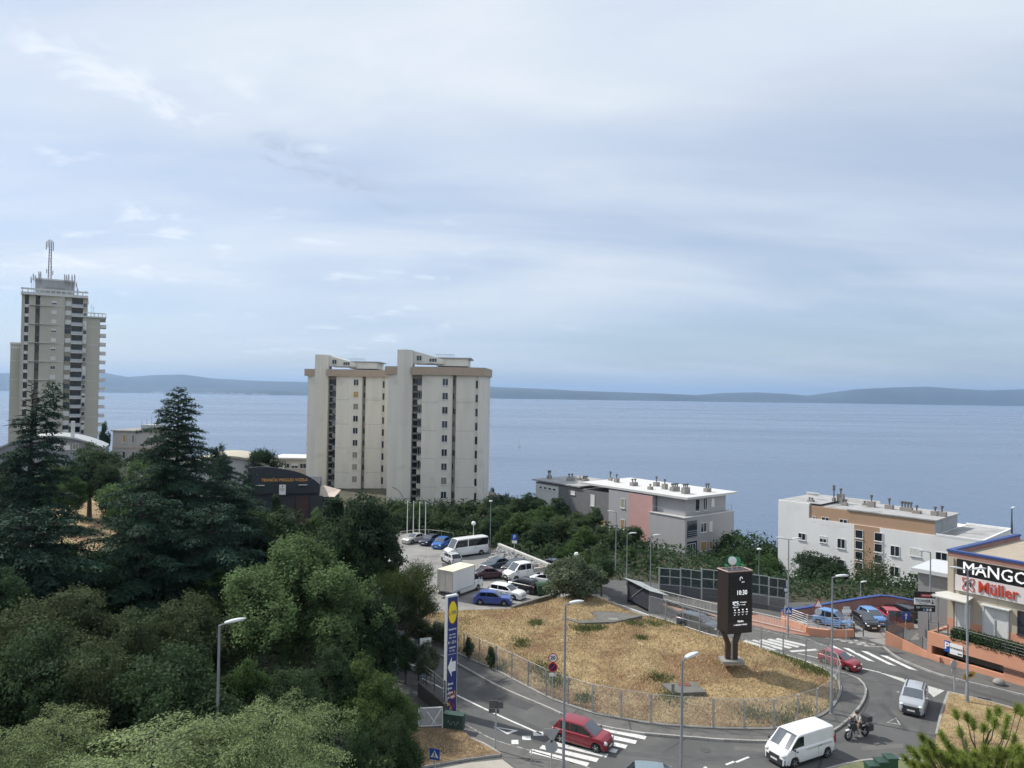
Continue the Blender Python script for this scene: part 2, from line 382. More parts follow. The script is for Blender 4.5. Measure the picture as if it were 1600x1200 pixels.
def grid_mesh(name, xs, ys, Z, mat, smooth=True):
    nx, ny = len(xs), len(ys); X, Y = np.meshgrid(xs, ys)
    v = np.stack([X.ravel(), Y.ravel(), Z.ravel()], 1)
    i = (np.arange(ny - 1)[:, None] * nx + np.arange(nx - 1)[None]).ravel()
    f = np.stack([i, i + 1, i + 1 + nx, i + nx], 1)
    me = bpy.data.meshes.new(name); me.from_pydata(v.tolist(), [], f.tolist()); me.materials.append(mat)
    if smooth: me.polygons.foreach_set('use_smooth', [True] * len(f))
    me.update()
    return me
# ================================================================== SETTING: terrain, sea, far coast
def zterr(x, y):
    ye = np.interp(x, [-400, -130, -40, -20, -8, 2, 12, 22, 32, 60, 120, 400], [240, 235, 215, 200, 175, 150, 128, 105, 88, 84, 82, 80])
    d = np.maximum(0, y - ye); s = np.clip(d / 14, 0, 1)
    return np.maximum(-43.0, -8 * s * s * (3 - 2 * s) - 0.30 * np.maximum(0, d - 9))
soil = M('dry_soil_and_grass', (0.055, 0.055, 0.032), 0.95, 0.35, 0.35, 0.5, spots=(0.12, 0.55, 0.66, (0.09, 0.075, 0.045)), detail=10)
xs = np.concatenate([np.arange(-420, -60, 12), np.arange(-60, 80, 2.0), np.arange(80, 430, 12)]); ys = np.concatenate([np.arange(-40, 60, 5.0), np.arange(60, 150, 2.0), np.arange(150, 420, 5)])
X, Y = np.meshgrid(xs, ys)
Z = zterr(X, Y) - 0.07 + 0.0 * X
tag(link('terrain', grid_mesh('terrain', xs, ys, Z, soil)), 'ground sloping down to the sea with dry soil between the trees', 'terrain', kind='structure')

sea_m = bpy.data.materials.new('sea_water'); sea_m.use_nodes = True
t = sea_m.node_tree; b = t.nodes['Principled BSDF']
b.inputs['Base Color'].default_value = (0.10, 0.145, 0.225, 1); b.inputs['Roughness'].default_value = 0.22; b.inputs['IOR'].default_value = 1.33
tcn = t.nodes.new('ShaderNodeTexCoord'); prev = None; hsum = None
for sc_, wt, st in ((0.05, 1.0, (1, 2.2, 1)), (0.35, 0.35, (1, 1.8, 1)), (0.006, 2.2, (1, 3.0, 1))):
    mp = t.nodes.new('ShaderNodeMapping'); mp.inputs['Scale'].default_value = st; mp.inputs['Rotation'].default_value = (0, 0, 0.25)
    t.links.new(tcn.outputs['Object'], mp.inputs[0])
    nz = t.nodes.new('ShaderNodeTexNoise'); nz.inputs['Scale'].default_value = sc_; nz.inputs['Detail'].default_value = 6; t.links.new(mp.outputs[0], nz.inputs['Vector'])
    mu = t.nodes.new('ShaderNodeMath'); mu.operation = 'MULTIPLY'; mu.inputs[1].default_value = wt; t.links.new(nz.outputs['Fac'], mu.inputs[0])
    if hsum is None: hsum = mu.outputs[0]
    else:
        ad = t.nodes.new('ShaderNodeMath'); t.links.new(hsum, ad.inputs[0]); t.links.new(mu.outputs[0], ad.inputs[1]); hsum = ad.outputs[0]
bp = t.nodes.new('ShaderNodeBump'); bp.inputs['Strength'].default_value = 0.4; bp.inputs['Distance'].default_value = 3.0
t.links.new(hsum, bp.inputs['Height']); t.links.new(bp.outputs[0], b.inputs['Normal'])
# wind lanes: rougher and smoother water
mp = t.nodes.new('ShaderNodeMapping'); mp.inputs['Scale'].default_value = (1, 4.5, 1); mp.inputs['Rotation'].default_value = (0, 0, -0.12); t.links.new(tcn.outputs['Object'], mp.inputs[0])
nz = t.nodes.new('ShaderNodeTexNoise'); nz.inputs['Scale'].default_value = 0.0009; nz.inputs['Detail'].default_value = 7; t.links.new(mp.outputs[0], nz.inputs['Vector'])
mr = t.nodes.new('ShaderNodeMapRange'); mr.inputs[1].default_value = 0.35; mr.inputs[2].default_value = 0.65; mr.inputs[3].default_value = 0.16; mr.inputs[4].default_value = 0.34
t.links.new(nz.outputs['Fac'], mr.inputs[0]); t.links.new(mr.outputs[0], b.inputs['Roughness'])
mb = MB()
mb.sheet([(-45000, 60, -41), (45000, 60, -41), (45000, 42000, -41), (-45000, 42000, -41)])
tag(mb.build('sea', sea_m), 'calm blue sea reaching to the far coast', 'sea', kind='structure')

def ridge(label, prof, Dm, depth, seed, name='hill'):
    rr = np.random.RandomState(seed); xs_ = np.linspace(prof[0][0], prof[-1][0], 260); ty = np.linspace(0, 1, 16)
    top = np.interp(xs_, [p[0] for p in prof], [p[1] for p in prof])
    V = []; ph = rr.rand(12) * 6.28
    for j, tt in enumerate(ty):
        yy = Dm + depth * tt
        for i, px in enumerate(xs_):
            d = ray(px, 615); X_ = d.x / d.y * (Dm + depth * 0.4)
            P = Vector((X_, Dm + depth * 0.4, 0)); h = HT(P, top[i]) + 41
            sh = math.sin(math.pi * min(1, tt / 0.8)) ** 0.7 if tt < 0.4 else 1 - ((tt - 0.4) / 0.6) ** 2
            n = sum(math.sin(X_ * k / 900.0 + ph[q] + tt * (3 + q)) / (q + 2) for q, k in enumerate((1, 2.3, 3.7, 6.1, 9.3)))
            V.append((X_ * (yy / (Dm + depth * 0.4)), yy, -44 + max(0, h + 3) * sh * (1 + 0.16 * n * (1 - sh)) + (60 * n * sh * (1 - sh))))
    me = bpy.data.meshes.new(name); nx = len(xs_)
    me.from_pydata(V, [], [(j * nx + i, j * nx + i + 1, (j + 1) * nx + i + 1, (j + 1) * nx + i) for j in range(15) for i in range(nx - 1)])
    me.materials.append(M('wooded_hillside', (0.028, 0.042, 0.045), 0.95, 0.45, 0.0012)); me.polygons.foreach_set('use_smooth', [True] * len(me.polygons))
    tag(link(name, me), label, 'hills', kind='structure')
ridge('long wooded ridge of the far coast behind the tower blocks', [(-500, 592), (-150, 586), (0, 583), (120, 581), (165, 583), (200, 589), (240, 586), (285, 585), (330, 591), (400, 595), (480, 597), (600, 600), (760, 604), (860, 608), (940, 613), (1010, 620)], 13600, 3800, 3, 'far_ridge')
ridge('low headland running out along the middle of the horizon', [(640, 613), (700, 609), (780, 607), (860, 609), (940, 612), (1010, 614), (1080, 617), (1150, 621), (1210, 625), (1262, 633)], 12000, 2600, 5, 'headland')
ridge('low dark shore at the foot of the left ridge', [(-400, 604), (0, 605), (150, 604), (250, 606), (400, 608), (480, 610), (560, 613)], 12000, 1500, 8, 'shore')
ridge('higher hills of the island at the right end of the horizon', [(1080, 618), (1130, 614), (1180, 613), (1225, 615), (1262, 618), (1300, 613), (1340, 608), (1400, 605), (1450, 604), (1490, 607), (1545, 610), (1600, 608), (1700, 603), (2100, 600)], 13200, 3600, 13, 'island_hills')
mb = MB(); r0 = random.Random(4)
for i in range(70):      # pale port buildings on the far left shore
    px = r0.choice([r0.uniform(238, 262), r0.uniform(265, 420), r0.uniform(285, 350)]); P = D(px, 611, 11950 + r0.uniform(0, 60)); w_ = r0.uniform(20, 75)
    mb.box(P.x - w_, P.x + w_, P.y, P.y + 40, -41.5, -41 + r0.uniform(8, 26), 0)
tag(mb.build('distant_port_buildings', M('port_walls', (0.6, 0.58, 0.55), 0.8, 0.3, 0.01)), 'pale specks of port buildings on the far left shore', 'distant buildings', kind='stuff')

# ================================================================== roads
road = [(-12, 8), (-13, 60), (-24, 113), (-16, 114.5), (-3, 103.5), (7, 88), (16, 86.5), (30, 78.6), (40, 79), (120, 60), (120, 8)]
tag(MB().sheet([(x, y, 0) for x, y in road]).build('road', asph), 'grey asphalt road curving round the dry grass island', 'road', kind='structure')
lot = gpts([(560, 860), (640, 832), (765, 866), (884, 908), (930, 925), (868, 940), (800, 951), (705, 954), (650, 961), (600, 985)])
tag(MB().sheet([(p.x, p.y, 0.008) for p in lot]).build('parking_lot', lotm), 'pale worn asphalt of the parking lot behind the grass', 'parking lot', kind='structure')
lot2 = gpts([(1225, 958), (1300, 946), (1374, 940), (1400, 940), (1440, 950), (1446, 985), (1385, 1009), (1340, 996), (1262, 990)])
tag(MB().sheet([(p.x, p.y, 0.008) for p in lot2]).build('parking_lot', lotm), 'small pale parking yard inside the pink wall', 'parking lot', kind='structure')

# island outline (fence base)
isl_px = [(636, 990), (682, 1007), (727, 1029), (779, 1052), (805, 1066), (834, 1081), (865, 1096), (927, 1117), (972, 1126), (1022, 1134), (1069, 1138), (1120, 1141), (1169, 1142),
          (1212, 1141), (1249, 1133), (1270, 1126), (1290, 1116), (1305, 1100), (1313, 1080), (1306, 1062), (1281, 1045), (1239, 1030), (1206, 1021), (1174, 1011), (1114, 996), (1060, 978), (1014, 964)]
fence_line = crom([(p.x, p.y) for p in gpts(isl_px)], 0.5)
# stones lie on the island further down
back = gpts([(1000, 960), (975, 950), (945, 938), (905, 935), (866, 940), (800, 953), (705, 956), (650, 962), (628, 972)])
isl = [(p.x, p.y) for p in fence_line] + [(p.x, p.y) for p in back]
HX, HY = G(1143, 1030).x, G(1143, 1030).y
BUMPS = [(HX, HY - 0.4, 1.0, 2.6), (G(930, 985).x, G(930, 985).y, 0.5, 7), (G(1090, 1040).x, G(1090, 1040).y, 0.35, 6), (G(800, 985).x, G(800, 985).y, 0.35, 6), (G(900, 950).x, G(900, 950).y, 0.8, 4)]
def zisl(x, y):
    d = polydist(x, y, isl); k = np.clip(d / 3.0, 0, 1)
    h = sum(a * np.exp(-((x - bx) ** 2 + (y - by) ** 2) / (2 * s * s)) for bx, by, a, s in BUMPS) + 0.06 * np.sin(x * 1.3 + np.sin(y * 0.8)) + 0.05 * np.sin(y * 1.7 + x * .6)
    return 0.12 + np.maximum(0.0, h) * k + 0.05 * k
drym = bpy.data.materials.new('dry_grass'); drym.use_nodes = True; t = drym.node_tree; b = t.nodes['Principled BSDF']; b.inputs['Roughness'].default_value = 0.95
tcn = t.nodes.new('ShaderNodeTexCoord')
def nzr(scale, lo, hi, det=8, dist=0.6):
    n = t.nodes.new('ShaderNodeTexNoise'); n.inputs['Scale'].default_value = scale; n.inputs['Detail'].default_value = det; n.inputs['Roughness'].default_value = 0.68; n.inputs['Distortion'].default_value = dist
    t.links.new(tcn.outputs['Object'], n.inputs['Vector']); r_ = t.nodes.new('ShaderNodeMapRange'); r_.inputs[1].default_value = lo; r_.inputs[2].default_value = hi
    t.links.new(n.outputs['Fac'], r_.inputs[0]); return r_.outputs[0], n
a1, _n = nzr(0.5, 0.35, 0.65); a2, _n = nzr(0.22, 0.46, 0.60); a3, _n3 = nzr(3.0, 0.35, 0.7); a4, _n = nzr(0.35, 0.62, 0.76)
def mx(fac, c1, c2):
    m_ = t.nodes.new('ShaderNodeMixRGB'); t.links.new(fac, m_.inputs[0])
    for i, c in ((1, c1), (2, c2)):
        if isinstance(c, tuple): m_.inputs[i].default_value = c + (1,)
        else: t.links.new(c, m_.inputs[i])
    return m_.outputs[0]
c_ = mx(a1, (0.27, 0.195, 0.105), (0.43, 0.335, 0.185)); c_ = mx(a2, c_, (0.21, 0.125, 0.068)); c_ = mx(a4, c_, (0.15, 0.145, 0.06))
m_ = t.nodes.new('ShaderNodeMixRGB'); m_.blend_type = 'MULTIPLY'; m_.inputs[0].default_value = 0.8; t.links.new(c_, m_.inputs[1]); t.links.new(mx(a3, (0.6, 0.58, 0.55), (1.15, 1.12, 1.05)), m_.inputs[2])
t.links.new(m_.outputs[0], b.inputs['Base Color'])
bp = t.nodes.new('ShaderNodeBump'); bp.inputs['Strength'].default_value = 0.9; bp.inputs['Distance'].default_value = 0.12; t.links.new(_n3.outputs['Fac'], bp.inputs['Height']); t.links.new(bp.outputs[0], b.inputs['Normal'])
mb = MB().prism([(p[0], p[1]) for p in isl], 0.0, 0.12)
mnx, mxx = min(p[0] for p in isl), max(p[0] for p in isl); mny, mxy = min(p[1] for p in isl), max(p[1] for p in isl)
xs = np.arange(mnx, mxx, 0.45); ys = np.arange(mny, mxy, 0.45); X, Y = np.meshgrid(xs, ys)
ins = inpoly(X, Y, isl); Z = np.where(ins & (polydist(X, Y, isl) > 0.25), zisl(X, Y), 0.03)
nx = len(xs); base_i = len(mb.v); mb.v += list(zip(X.ravel().tolist(), Y.ravel().tolist(), Z.ravel().tolist()))
zz = Z.ravel()
for j in range(len(ys) - 1):
    for i in range(nx - 1):
        q = (j * nx + i, j * nx + i + 1, (j + 1) * nx + i + 1, (j + 1) * nx + i)
        if max(zz[k] for k in q) > 0.05: mb.f.append(tuple(k + base_i for k in q)); mb.m.append(0)
me = mb.mesh('grass_island', drym); me.polygons.foreach_set('use_smooth', [True] * len(me.polygons))
tag(link('grass_island', me), 'dry yellow grass ground enclosed by the wire fence', 'ground', kind='structure')
# stalks: fine dry blades and greener tufts
rs = np.random.RandomState(5)
def blades(name, n, mat, hgt, wid, label, patch=None, poly=None, zf=None):
    poly = poly or isl; zf = zf or zisl
    ax = [p[0] for p in poly]; ay = [p[1] for p in poly]
    if patch:
        c = np.array([patch[k % len(patch)] for k in range(n)]); x = c[:, 0] + rs.randn(n) * c[:, 2]; y = c[:, 1] + rs.randn(n) * c[:, 2]
    else: x = rs.uniform(min(ax), max(ax), n); y = rs.uniform(min(ay), max(ay), n)
    k = inpoly(x, y, poly) & (polydist(x, y, poly) > 0.15); x, y = x[k], y[k]; z = zf(x, y) - 0.01; n = len(x)
    a = rs.uniform(0, 6.28, n); h = hgt * rs.uniform(0.5, 1.3, n); wx, wy = np.cos(a) * wid, np.sin(a) * wid; lx, ly = rs.randn(n) * h * 0.45, rs.randn(n) * h * 0.45
    v = np.stack([np.stack([x - wx, y - wy, z], 1), np.stack([x + wx, y + wy, z], 1), np.stack([x + lx, y + ly, z + h], 1)], 1).reshape(-1, 3)
    tag(link(name, npmesh(name, v, 3, mat, rs.rand(n))), label, 'grass', kind='stuff')
strawm = leafmat('straw', (0.32, 0.25, 0.142), 0.4, 0.15, 0.0); weedm = leafmat('weed_green', (0.085, 0.105, 0.04), 0.4, 0.2, 0.01)
blades('dry_grass', 90000, strawm, 0.13, 0.035, 'short dry straw covering the fenced island')
pt = []
for px, py, s in [(1218/1.0*0+907, 1000, .5), (921, 998, .4), (814, 1018, .45), (935, 996, .35), (1002, 1012, .3), (837, 990, .4), (856, 1062, .6), (845, 1050, .5), (780, 1045, .5), (870, 1072, .5), (1035, 965, 1.0), (1050, 975, .8), (1020, 985, .6), (990, 990, .5), (1200, 1017, .6), (1215, 1026, .5), (1245, 1036, .6), (1275, 1052, .6), (1262, 1048, .5), (1030, 1070, .5), (1180, 1122, .7), (1250, 1115, .6), (1225, 1128, .6), (1050, 1098, .6), (912, 1095, .4), (700, 985, .9), (690, 995, 1.0), (675, 985, .8), (665, 1000, .9), (910, 943, .6), (1170, 1003, .5), (1290, 1055, .5)]:
    p = G(px, py); pt.append((p.x, p.y, s))
blades('green_weeds', 9000, weedm, 0.26, 0.04, 'patches of low green weeds in the dry grass', patch=pt)

# dry slope glimpsed between the trees on the left
sp_px = [(60, 790), (100, 775), (150, 768), (200, 780), (190, 830), (150, 862), (90, 850)]
spw = [(p.x, p.y) for p in gpts(sp_px)]
tag(MB().sheet([(a_, b_, 0.02) for a_, b_ in spw]).build('dry_slope', drym), 'dry orange brown slope seen between the cedars on the left', 'ground', kind='structure')
blades('dry_grass', 9000, strawm, .14, .05, 'dry straw on the slope between the cedars', poly=spw, zf=lambda x, y: .02 + 0 * x)
# footway between fence and kerb
kerb_px = [(620, 1000), (670, 1017), (700, 1031), (735, 1050), (765, 1067), (800, 1084), (850, 1105), (882, 1119), (937, 1136), (1000, 1147), (1028, 1150), (1079, 1154), (1131, 1158), (1206, 1160),
           (1262, 1156), (1299, 1145), (1324, 1127), (1340, 1110), (1350, 1094), (1353, 1079), (1346, 1066), (1333, 1058), (1314, 1053), (1292, 1045), (1262, 1035), (1206, 1018), (1114, 993), (1060, 975), (1014, 961)]
kerb_line = crom([(p.x, p.y) for p in gpts(kerb_px)], 1.0)
fl = [(p.x, p.y) for p in kerb_line] + [(p.x, p.y) for p in reversed(fence_line)]
mb = MB().prism(fl, 0.0, 0.105)
tag(mb.build('pavement', asph2), 'asphalt footway running round the outside of the wire fence', 'pavement', kind='structure')
stone_mesh = MB().box(-0.5, 0.5, -0.075, 0.075, 0.0, 0.14).mesh('kerb_stone', kerbm)
def kerb(line, label, off=0.0, zs=1.0, every=1.0):
    ln = crom([(p[0], p[1]) for p in line], every); ln = offs(ln, off) if off else ln
    e = empty('kerb', (ln[0].x, ln[0].y, 0), 0, label, 'kerb', kind='structure')
    for a, b2 in zip(ln, ln[1:]):
        d = b2 - a; o = link('kerb_stone', stone_mesh, e); m_ = (a + b2) / 2
        o.location = (m_.x - ln[0].x, m_.y - ln[0].y, rnd.uniform(-0.006, 0.006)); o.rotation_euler = (0, 0, math.atan2(d.y, d.x) + rnd.uniform(-.006, .006)); o.scale = (d.length - 0.02, 1, zs)
    return e
kerb([(p.x, p.y) for p in gpts(kerb_px)], 'pale kerb stones edging the footway round the fenced grass')
# right-hand footway along the orange wall
ep = [(1381, 1012), (1403, 1029), (1442, 1046), (1487, 1061), (1600, 1088), (1760, 1128)]; wp = [(1383, 1009), (1451, 1031), (1468, 1037), (1515, 1050), (1600, 1071), (1760, 1112)]
rl = crom([(p.x, p.y) for p in gpts(ep)], 1.0); wl = crom([(p.x, p.y) for p in gpts(wp)], 1.0)
tag(MB().prism([(p.x, p.y) for p in rl] + [(p.x, p.y) for p in reversed(wl)], 0, 0.105).build('pavement', asph2), 'footway at the foot of the orange wall', 'pavement', kind='structure')
kerb(rl, 'yellowish kerb line along the footway under the orange wall')
# right island
ri_px = [(1482, 1083), (1540, 1097), (1600, 1113), (1800, 1165), (1800, 1420), (1440, 1300), (1455, 1190), (1463, 1150)]
ri = [(p.x, p.y) for p in gpts(ri_px)]
tag(MB().prism(ri, 0, 0.13).build('grass_verge', drym), 'dry grass verge between the two roads at the lower right', 'ground', kind='structure')
blades('dry_grass', 20000, strawm, 0.10, 0.03, 'dry straw on the verge at the lower right', poly=ri, zf=lambda x, y: 0.13 + 0 * x)
kerb([ri[7], tuple(G(1471, 1115)[:2]), ri[0]], 'pale kerb along the left edge of the lower right verge'); kerb([ri[0], ri[1], ri[2], ri[3]], 'low kerb along the far edge of the lower right verge')
# splitter kerb at bottom
sp = gpts([(1290, 1205), (1340, 1192), (1395, 1188), (1440, 1191), (1475, 1197), (1475, 1240), (1290, 1250)])
tag(MB().prism([(p.x, p.y) for p in sp], 0, 0.12).build('traffic_island', M('green_verge', (0.13, 0.14, 0.07), 0.9, 0.3, 1.2)), 'strip of grass behind the kerb at the bottom edge', 'ground', kind='structure')
kerb(sp[:5], 'pale kerb at the bottom edge near the green bins')
# left dirt triangle + concrete ramp
dirt = gpts([(610, 1150), (660, 1140), (722, 1143), (735, 1156), (782, 1181), (730, 1188), (640, 1204), (590, 1215)])
dm = M('bare_soil', (0.17, 0.115, 0.07), 0.95, 0.3, 0.9, 0.5, spots=(2.0, 0.5, 0.66, (0.26, 0.19, 0.11)))
dp = [(p.x, p.y) for p in dirt]; tag(MB().prism(dp, 0, 0.16).build('soil_patch', dm), 'bare brown soil patch beside the green cabinet', 'ground', kind='structure')
blades('dry_grass', 6000, strawm, 0.09, 0.03, 'thin dry grass on the soil patch by the parking sign', poly=dp, zf=lambda x, y: 0.16 + 0 * x)
kerb([dp[4], dp[5], dp[6], dp[7]], 'mossy kerb along the lower edge of the soil patch')
kerb([dp[4], tuple(G(757, 1165)[:2]), dp[3]], 'kerb along the road edge of the soil patch')
ra = gpts([(785, 1187), (735, 1192), (640, 1210), (560, 1260), (880, 1260)])
tag(MB().prism([(p.x, p.y) for p in ra], 0, 0.02).build('driveway', M('pale_concrete', (0.36, 0.335, 0.29), 0.85, 0.1, 0.8)), 'pale concrete driveway at the bottom left of the road', 'driveway', kind='structure')
sl = gpts([(690, 1120), (725, 1132), (770, 1155), (830, 1173), (925, 1201), (1000, 1225), (900, 1260), (795, 1192), (736, 1152), (700, 1140)])
tag(MB().sheet([(p.x, p.y, 0.004) for p in sl]).build('asphalt_patch', asph2), 'older lighter asphalt shoulder left of the edge line', 'road', kind='structure')
# brick-red paved corner by the railing
rp = gpts([(1060, 955), (1120, 962), (1175, 958), (1215, 968), (1262, 978), (1266, 995), (1212, 987), (1120, 965), (1014, 940), (1014, 932)])
tag(MB().prism([(p.x, p.y) for p in rp], 0, 0.06).build('pavement', M('red_paving', (0.30, 0.16, 0.115), 0.9, 0.15, 2.0)), 'brick red paved footway behind the white railing', 'pavement', kind='structure')

# repairs, tyre-polished lanes and manholes
tyrem = M('tyre_polished_asphalt', (0.068, 0.068, 0.068), .7, .2, .5, .2, spots=(.8, .45, .65, (.085, .085, .084)))
for k, (pix, wd2) in enumerate((([(700, 1072), (760, 1100), (830, 1135), (930, 1168), (1030, 1182), (1150, 1184), (1250, 1172), (1330, 1150), (1380, 1110), (1385, 1070), (1350, 1048), (1290, 1033), (1206, 1010), (1114, 985), (1040, 962)], .55),
                                ([(690, 1086), (750, 1115), (820, 1150), (930, 1190)], .5), ([(1440, 1150), (1452, 1100), (1440, 1070), (1400, 1050)], .5), ([(1390, 1028), (1440, 1056), (1520, 1080), (1620, 1108)], .6))):
    ln = crom([(p.x, p.y) for p in gpts(pix)], 1.2); tag(strip(ln, wd2, 0.0035).build('tyre_track', tyrem), ['darker tyre track following the outside of the kerb', 'dark tyre track on the left lane', 'dark tyre track beside the lower right verge', 'dark tyre track along the right footway'][k], 'road', kind='structure')
pat = M('asphalt_repair', (.062, .062, .063), .85, .12, 1, .3); pat2 = M('faded_asphalt_repair', (.125, .122, .116), .88, .12, 1, .3)
for k, (q, mt) in enumerate((([(720, 1062), (752, 1052), (775, 1062), (745, 1074)], pat2), ([(790, 1085), (836, 1102), (822, 1110), (776, 1093)], pat), ([(1380, 1098), (1420, 1140), (1412, 1142), (1372, 1100)], pat), ([(1345, 1166), (1410, 1162), (1412, 1168), (1347, 1173)], pat2), ([(1150, 1166), (1210, 1170), (1208, 1176), (1146, 1172)], pat2), ([(690, 880), (730, 880), (735, 890), (692, 890)], pat), ([(1500, 1088), (1560, 1101), (1555, 1104), (1496, 1091)], pat))):
    tag(MB().sheet([(p.x, p.y, .012 if k == 5 else .0042) for p in gpts(q)]).build('asphalt_patch', mt), ['light repair patch at the upper left bend', 'dark repair patch left of the speed sign', 'long dark repair seam beside the silver car', 'pale patch right of the motorcycle', 'pale patch behind the white van', 'dark patch on the parking lot', 'dark patch on the road under the footway'][k], 'road', kind='structure')
mh = M('cast_iron', (.07, .068, .065), .6, .2, 6, .3)
for k, (px, py) in enumerate(((1102, 1172), (866, 1130), (1420, 1062), (1342, 1019), (740, 1068), (1300, 1168))):
    P = G(px, py); one('manhole_cover', MB().lathe([(.34, 0), (.34, .008), (.30, .012)], seg=18), mh, ['iron manhole cover left of the white van', 'iron manhole cover above the striped crossing', 'iron manhole cover beside the painted wedge', 'iron manhole cover between the slanted stripes', 'iron manhole cover on the upper left road', 'iron manhole cover behind the white van'][k], 'manhole cover').location = (P.x, P.y, .005)
# ------------------------------------------------------------------ road markings
def mark(name, label, polys, mat=linep):
    e = empty(name, (0, 0, 0), 0, label, 'road marking', kind='structure')
    for q in polys: MB().sheet([(p[0], p[1], 0.006) for p in q]).build('painted_stripe', mat, e)
    return e
def lineq(pix, w_=0.14): 
    ln = crom([(p.x, p.y) for p in gpts(pix)], 1.5); a = offs(ln, w_ / 2); b2 = offs(ln, -w_ / 2); return [[a[i], a[i + 1], b2[i + 1], b2[i]] for i in range(len(a) - 1)]
def linem(label, pix, w_=0.14, mat=linep):
    ln = crom([(p.x, p.y) for p in gpts(pix)], 0.8); tag(strip(ln, w_, 0.006).build('lane_line', mat), label, 'road marking', kind='structure')
def bars(s0, e0, s1, e1, n, w_=0.5):
    res = []
    for i in range(n):
        k = i / (n - 1); a = G(s0[0] + (s1[0] - s0[0]) * k, s0[1] + (s1[1] - s0[1]) * k); c = G(e0[0] + (e1[0] - e0[0]) * k, e0[1] + (e1[1] - e0[1]) * k)
        d = (c - a).normalized(); nrm = Vector((-d.y, d.x, 0)) * w_ / 2; res.append([a - nrm, c - nrm, c + nrm, a + nrm])
    return res
mark('pedestrian_crossing', 'white striped crossing under the red minivan', bars((829, 1173), (919, 1195), (926, 1136), (1009, 1153), 7, 0.5))
mark('pedestrian_crossing', 'white striped crossing behind the digital sign post', bars((1150, 1002), (1199, 1018), (1213, 998), (1260, 1009), 6, 0.55))
mark('pedestrian_crossing', 'faded striped crossing at the entrance of the pink walled yard', bars((1276, 994), (1300, 992), (1350, 1009), (1381, 1010), 7, 0.45), linew)
mark('give_way_dashes', 'three short white blocks left of the red minivan', [q for q in bars((799, 1159.5), (810, 1159.5), (833, 1146.5), (849, 1146.5), 3, 0.55)])
mark('give_way_dashes', 'three short white blocks before the crossing by the sign post', [q for q in bars((1235, 1018), (1248, 1017), (1262, 1016), (1276, 1015), 3, 0.4)])
mark('hatch_marking', 'four broad slanted white stripes in the junction', [[G(*a) for a in q] for q in
     ([(1296, 1008.5), (1303, 1009), (1336, 1026), (1327, 1025)], [(1317, 1012), (1326, 1013), (1367, 1034), (1356, 1032)], [(1345, 1017), (1355, 1018), (1401, 1041), (1388, 1038)], [(1375, 1023.5), (1386, 1025), (1434, 1048), (1420, 1045)])])
def gtri(pix): return [G(*p) for p in pix]
mark('gore_marking', 'pale painted wedge before the lower right verge', [gtri([(1372, 1050.5), (1385, 1053), (1476, 1079), (1459, 1089.5), (1449, 1080), (1405, 1063)])], M('pale_wedge_paint', (.46, .455, .43), .7, .12, 2, .1, spots=(4, .58, .72, (.2, .2, .19))))
linem('white line from the red hatchback to the painted wedge', [(1338, 1043), (1360, 1047), (1376, 1051)], 0.16)
linem('white centre line along the left road', [(660, 1060), (711, 1085), (767, 1112), (800, 1127), (846, 1147)], 0.16)
linem('thin worn edge line left of the crossing', [(690, 1118), (727, 1132), (770, 1155), (830, 1173), (925, 1201), (1000, 1224)], 0.10, linew)
linem('white line before the far crossing', [(1247, 1021), (1265, 1025), (1284, 1029)], 0.14)
linem('pale edge line along the white railing', [(1014, 936), (1060, 949), (1120, 966), (1206, 988), (1262, 1001), (1290, 1010)], 0.12, linew)
linem('edge line of the upper road beside the fence', [(985, 938), (1014, 948), (1060, 964), (1114, 984), (1206, 1010)], 0.12, linew)
linem('long dashed guide line under the white van', [(1150, 1191), (1170, 1183)], 0.16); linem('short dash left of the white van', [(1134, 1195), (1147, 1190)], 0.16)
linem('faint short dash right of the white van', [(1100, 1200), (1104, 1198.5)], 0.16)
linem('worn stop line near the green bins', [(1400, 1191), (1440, 1191)], 0.14, linew)
for lb, tr, th in (('hollow white give way triangle on the left road', [(770, 1135), (810, 1141.5), (793, 1147.5)], .30), ('worn hollow give way triangle in front of the silver car', [(1385, 1129), (1400, 1121), (1408, 1133)], .22)):
    P = gtri(tr); c = (P[0] + P[1] + P[2]) / 3; I = [c + (p - c) * (1 - th * (1.5 if k else 1)) for k, p in enumerate(P)]
    mark('give_way_triangle', lb, [[P[i], P[(i + 1) % 3], I[(i + 1) % 3], I[i]] for i in range(3)], linep if 'left road' in lb else linew)

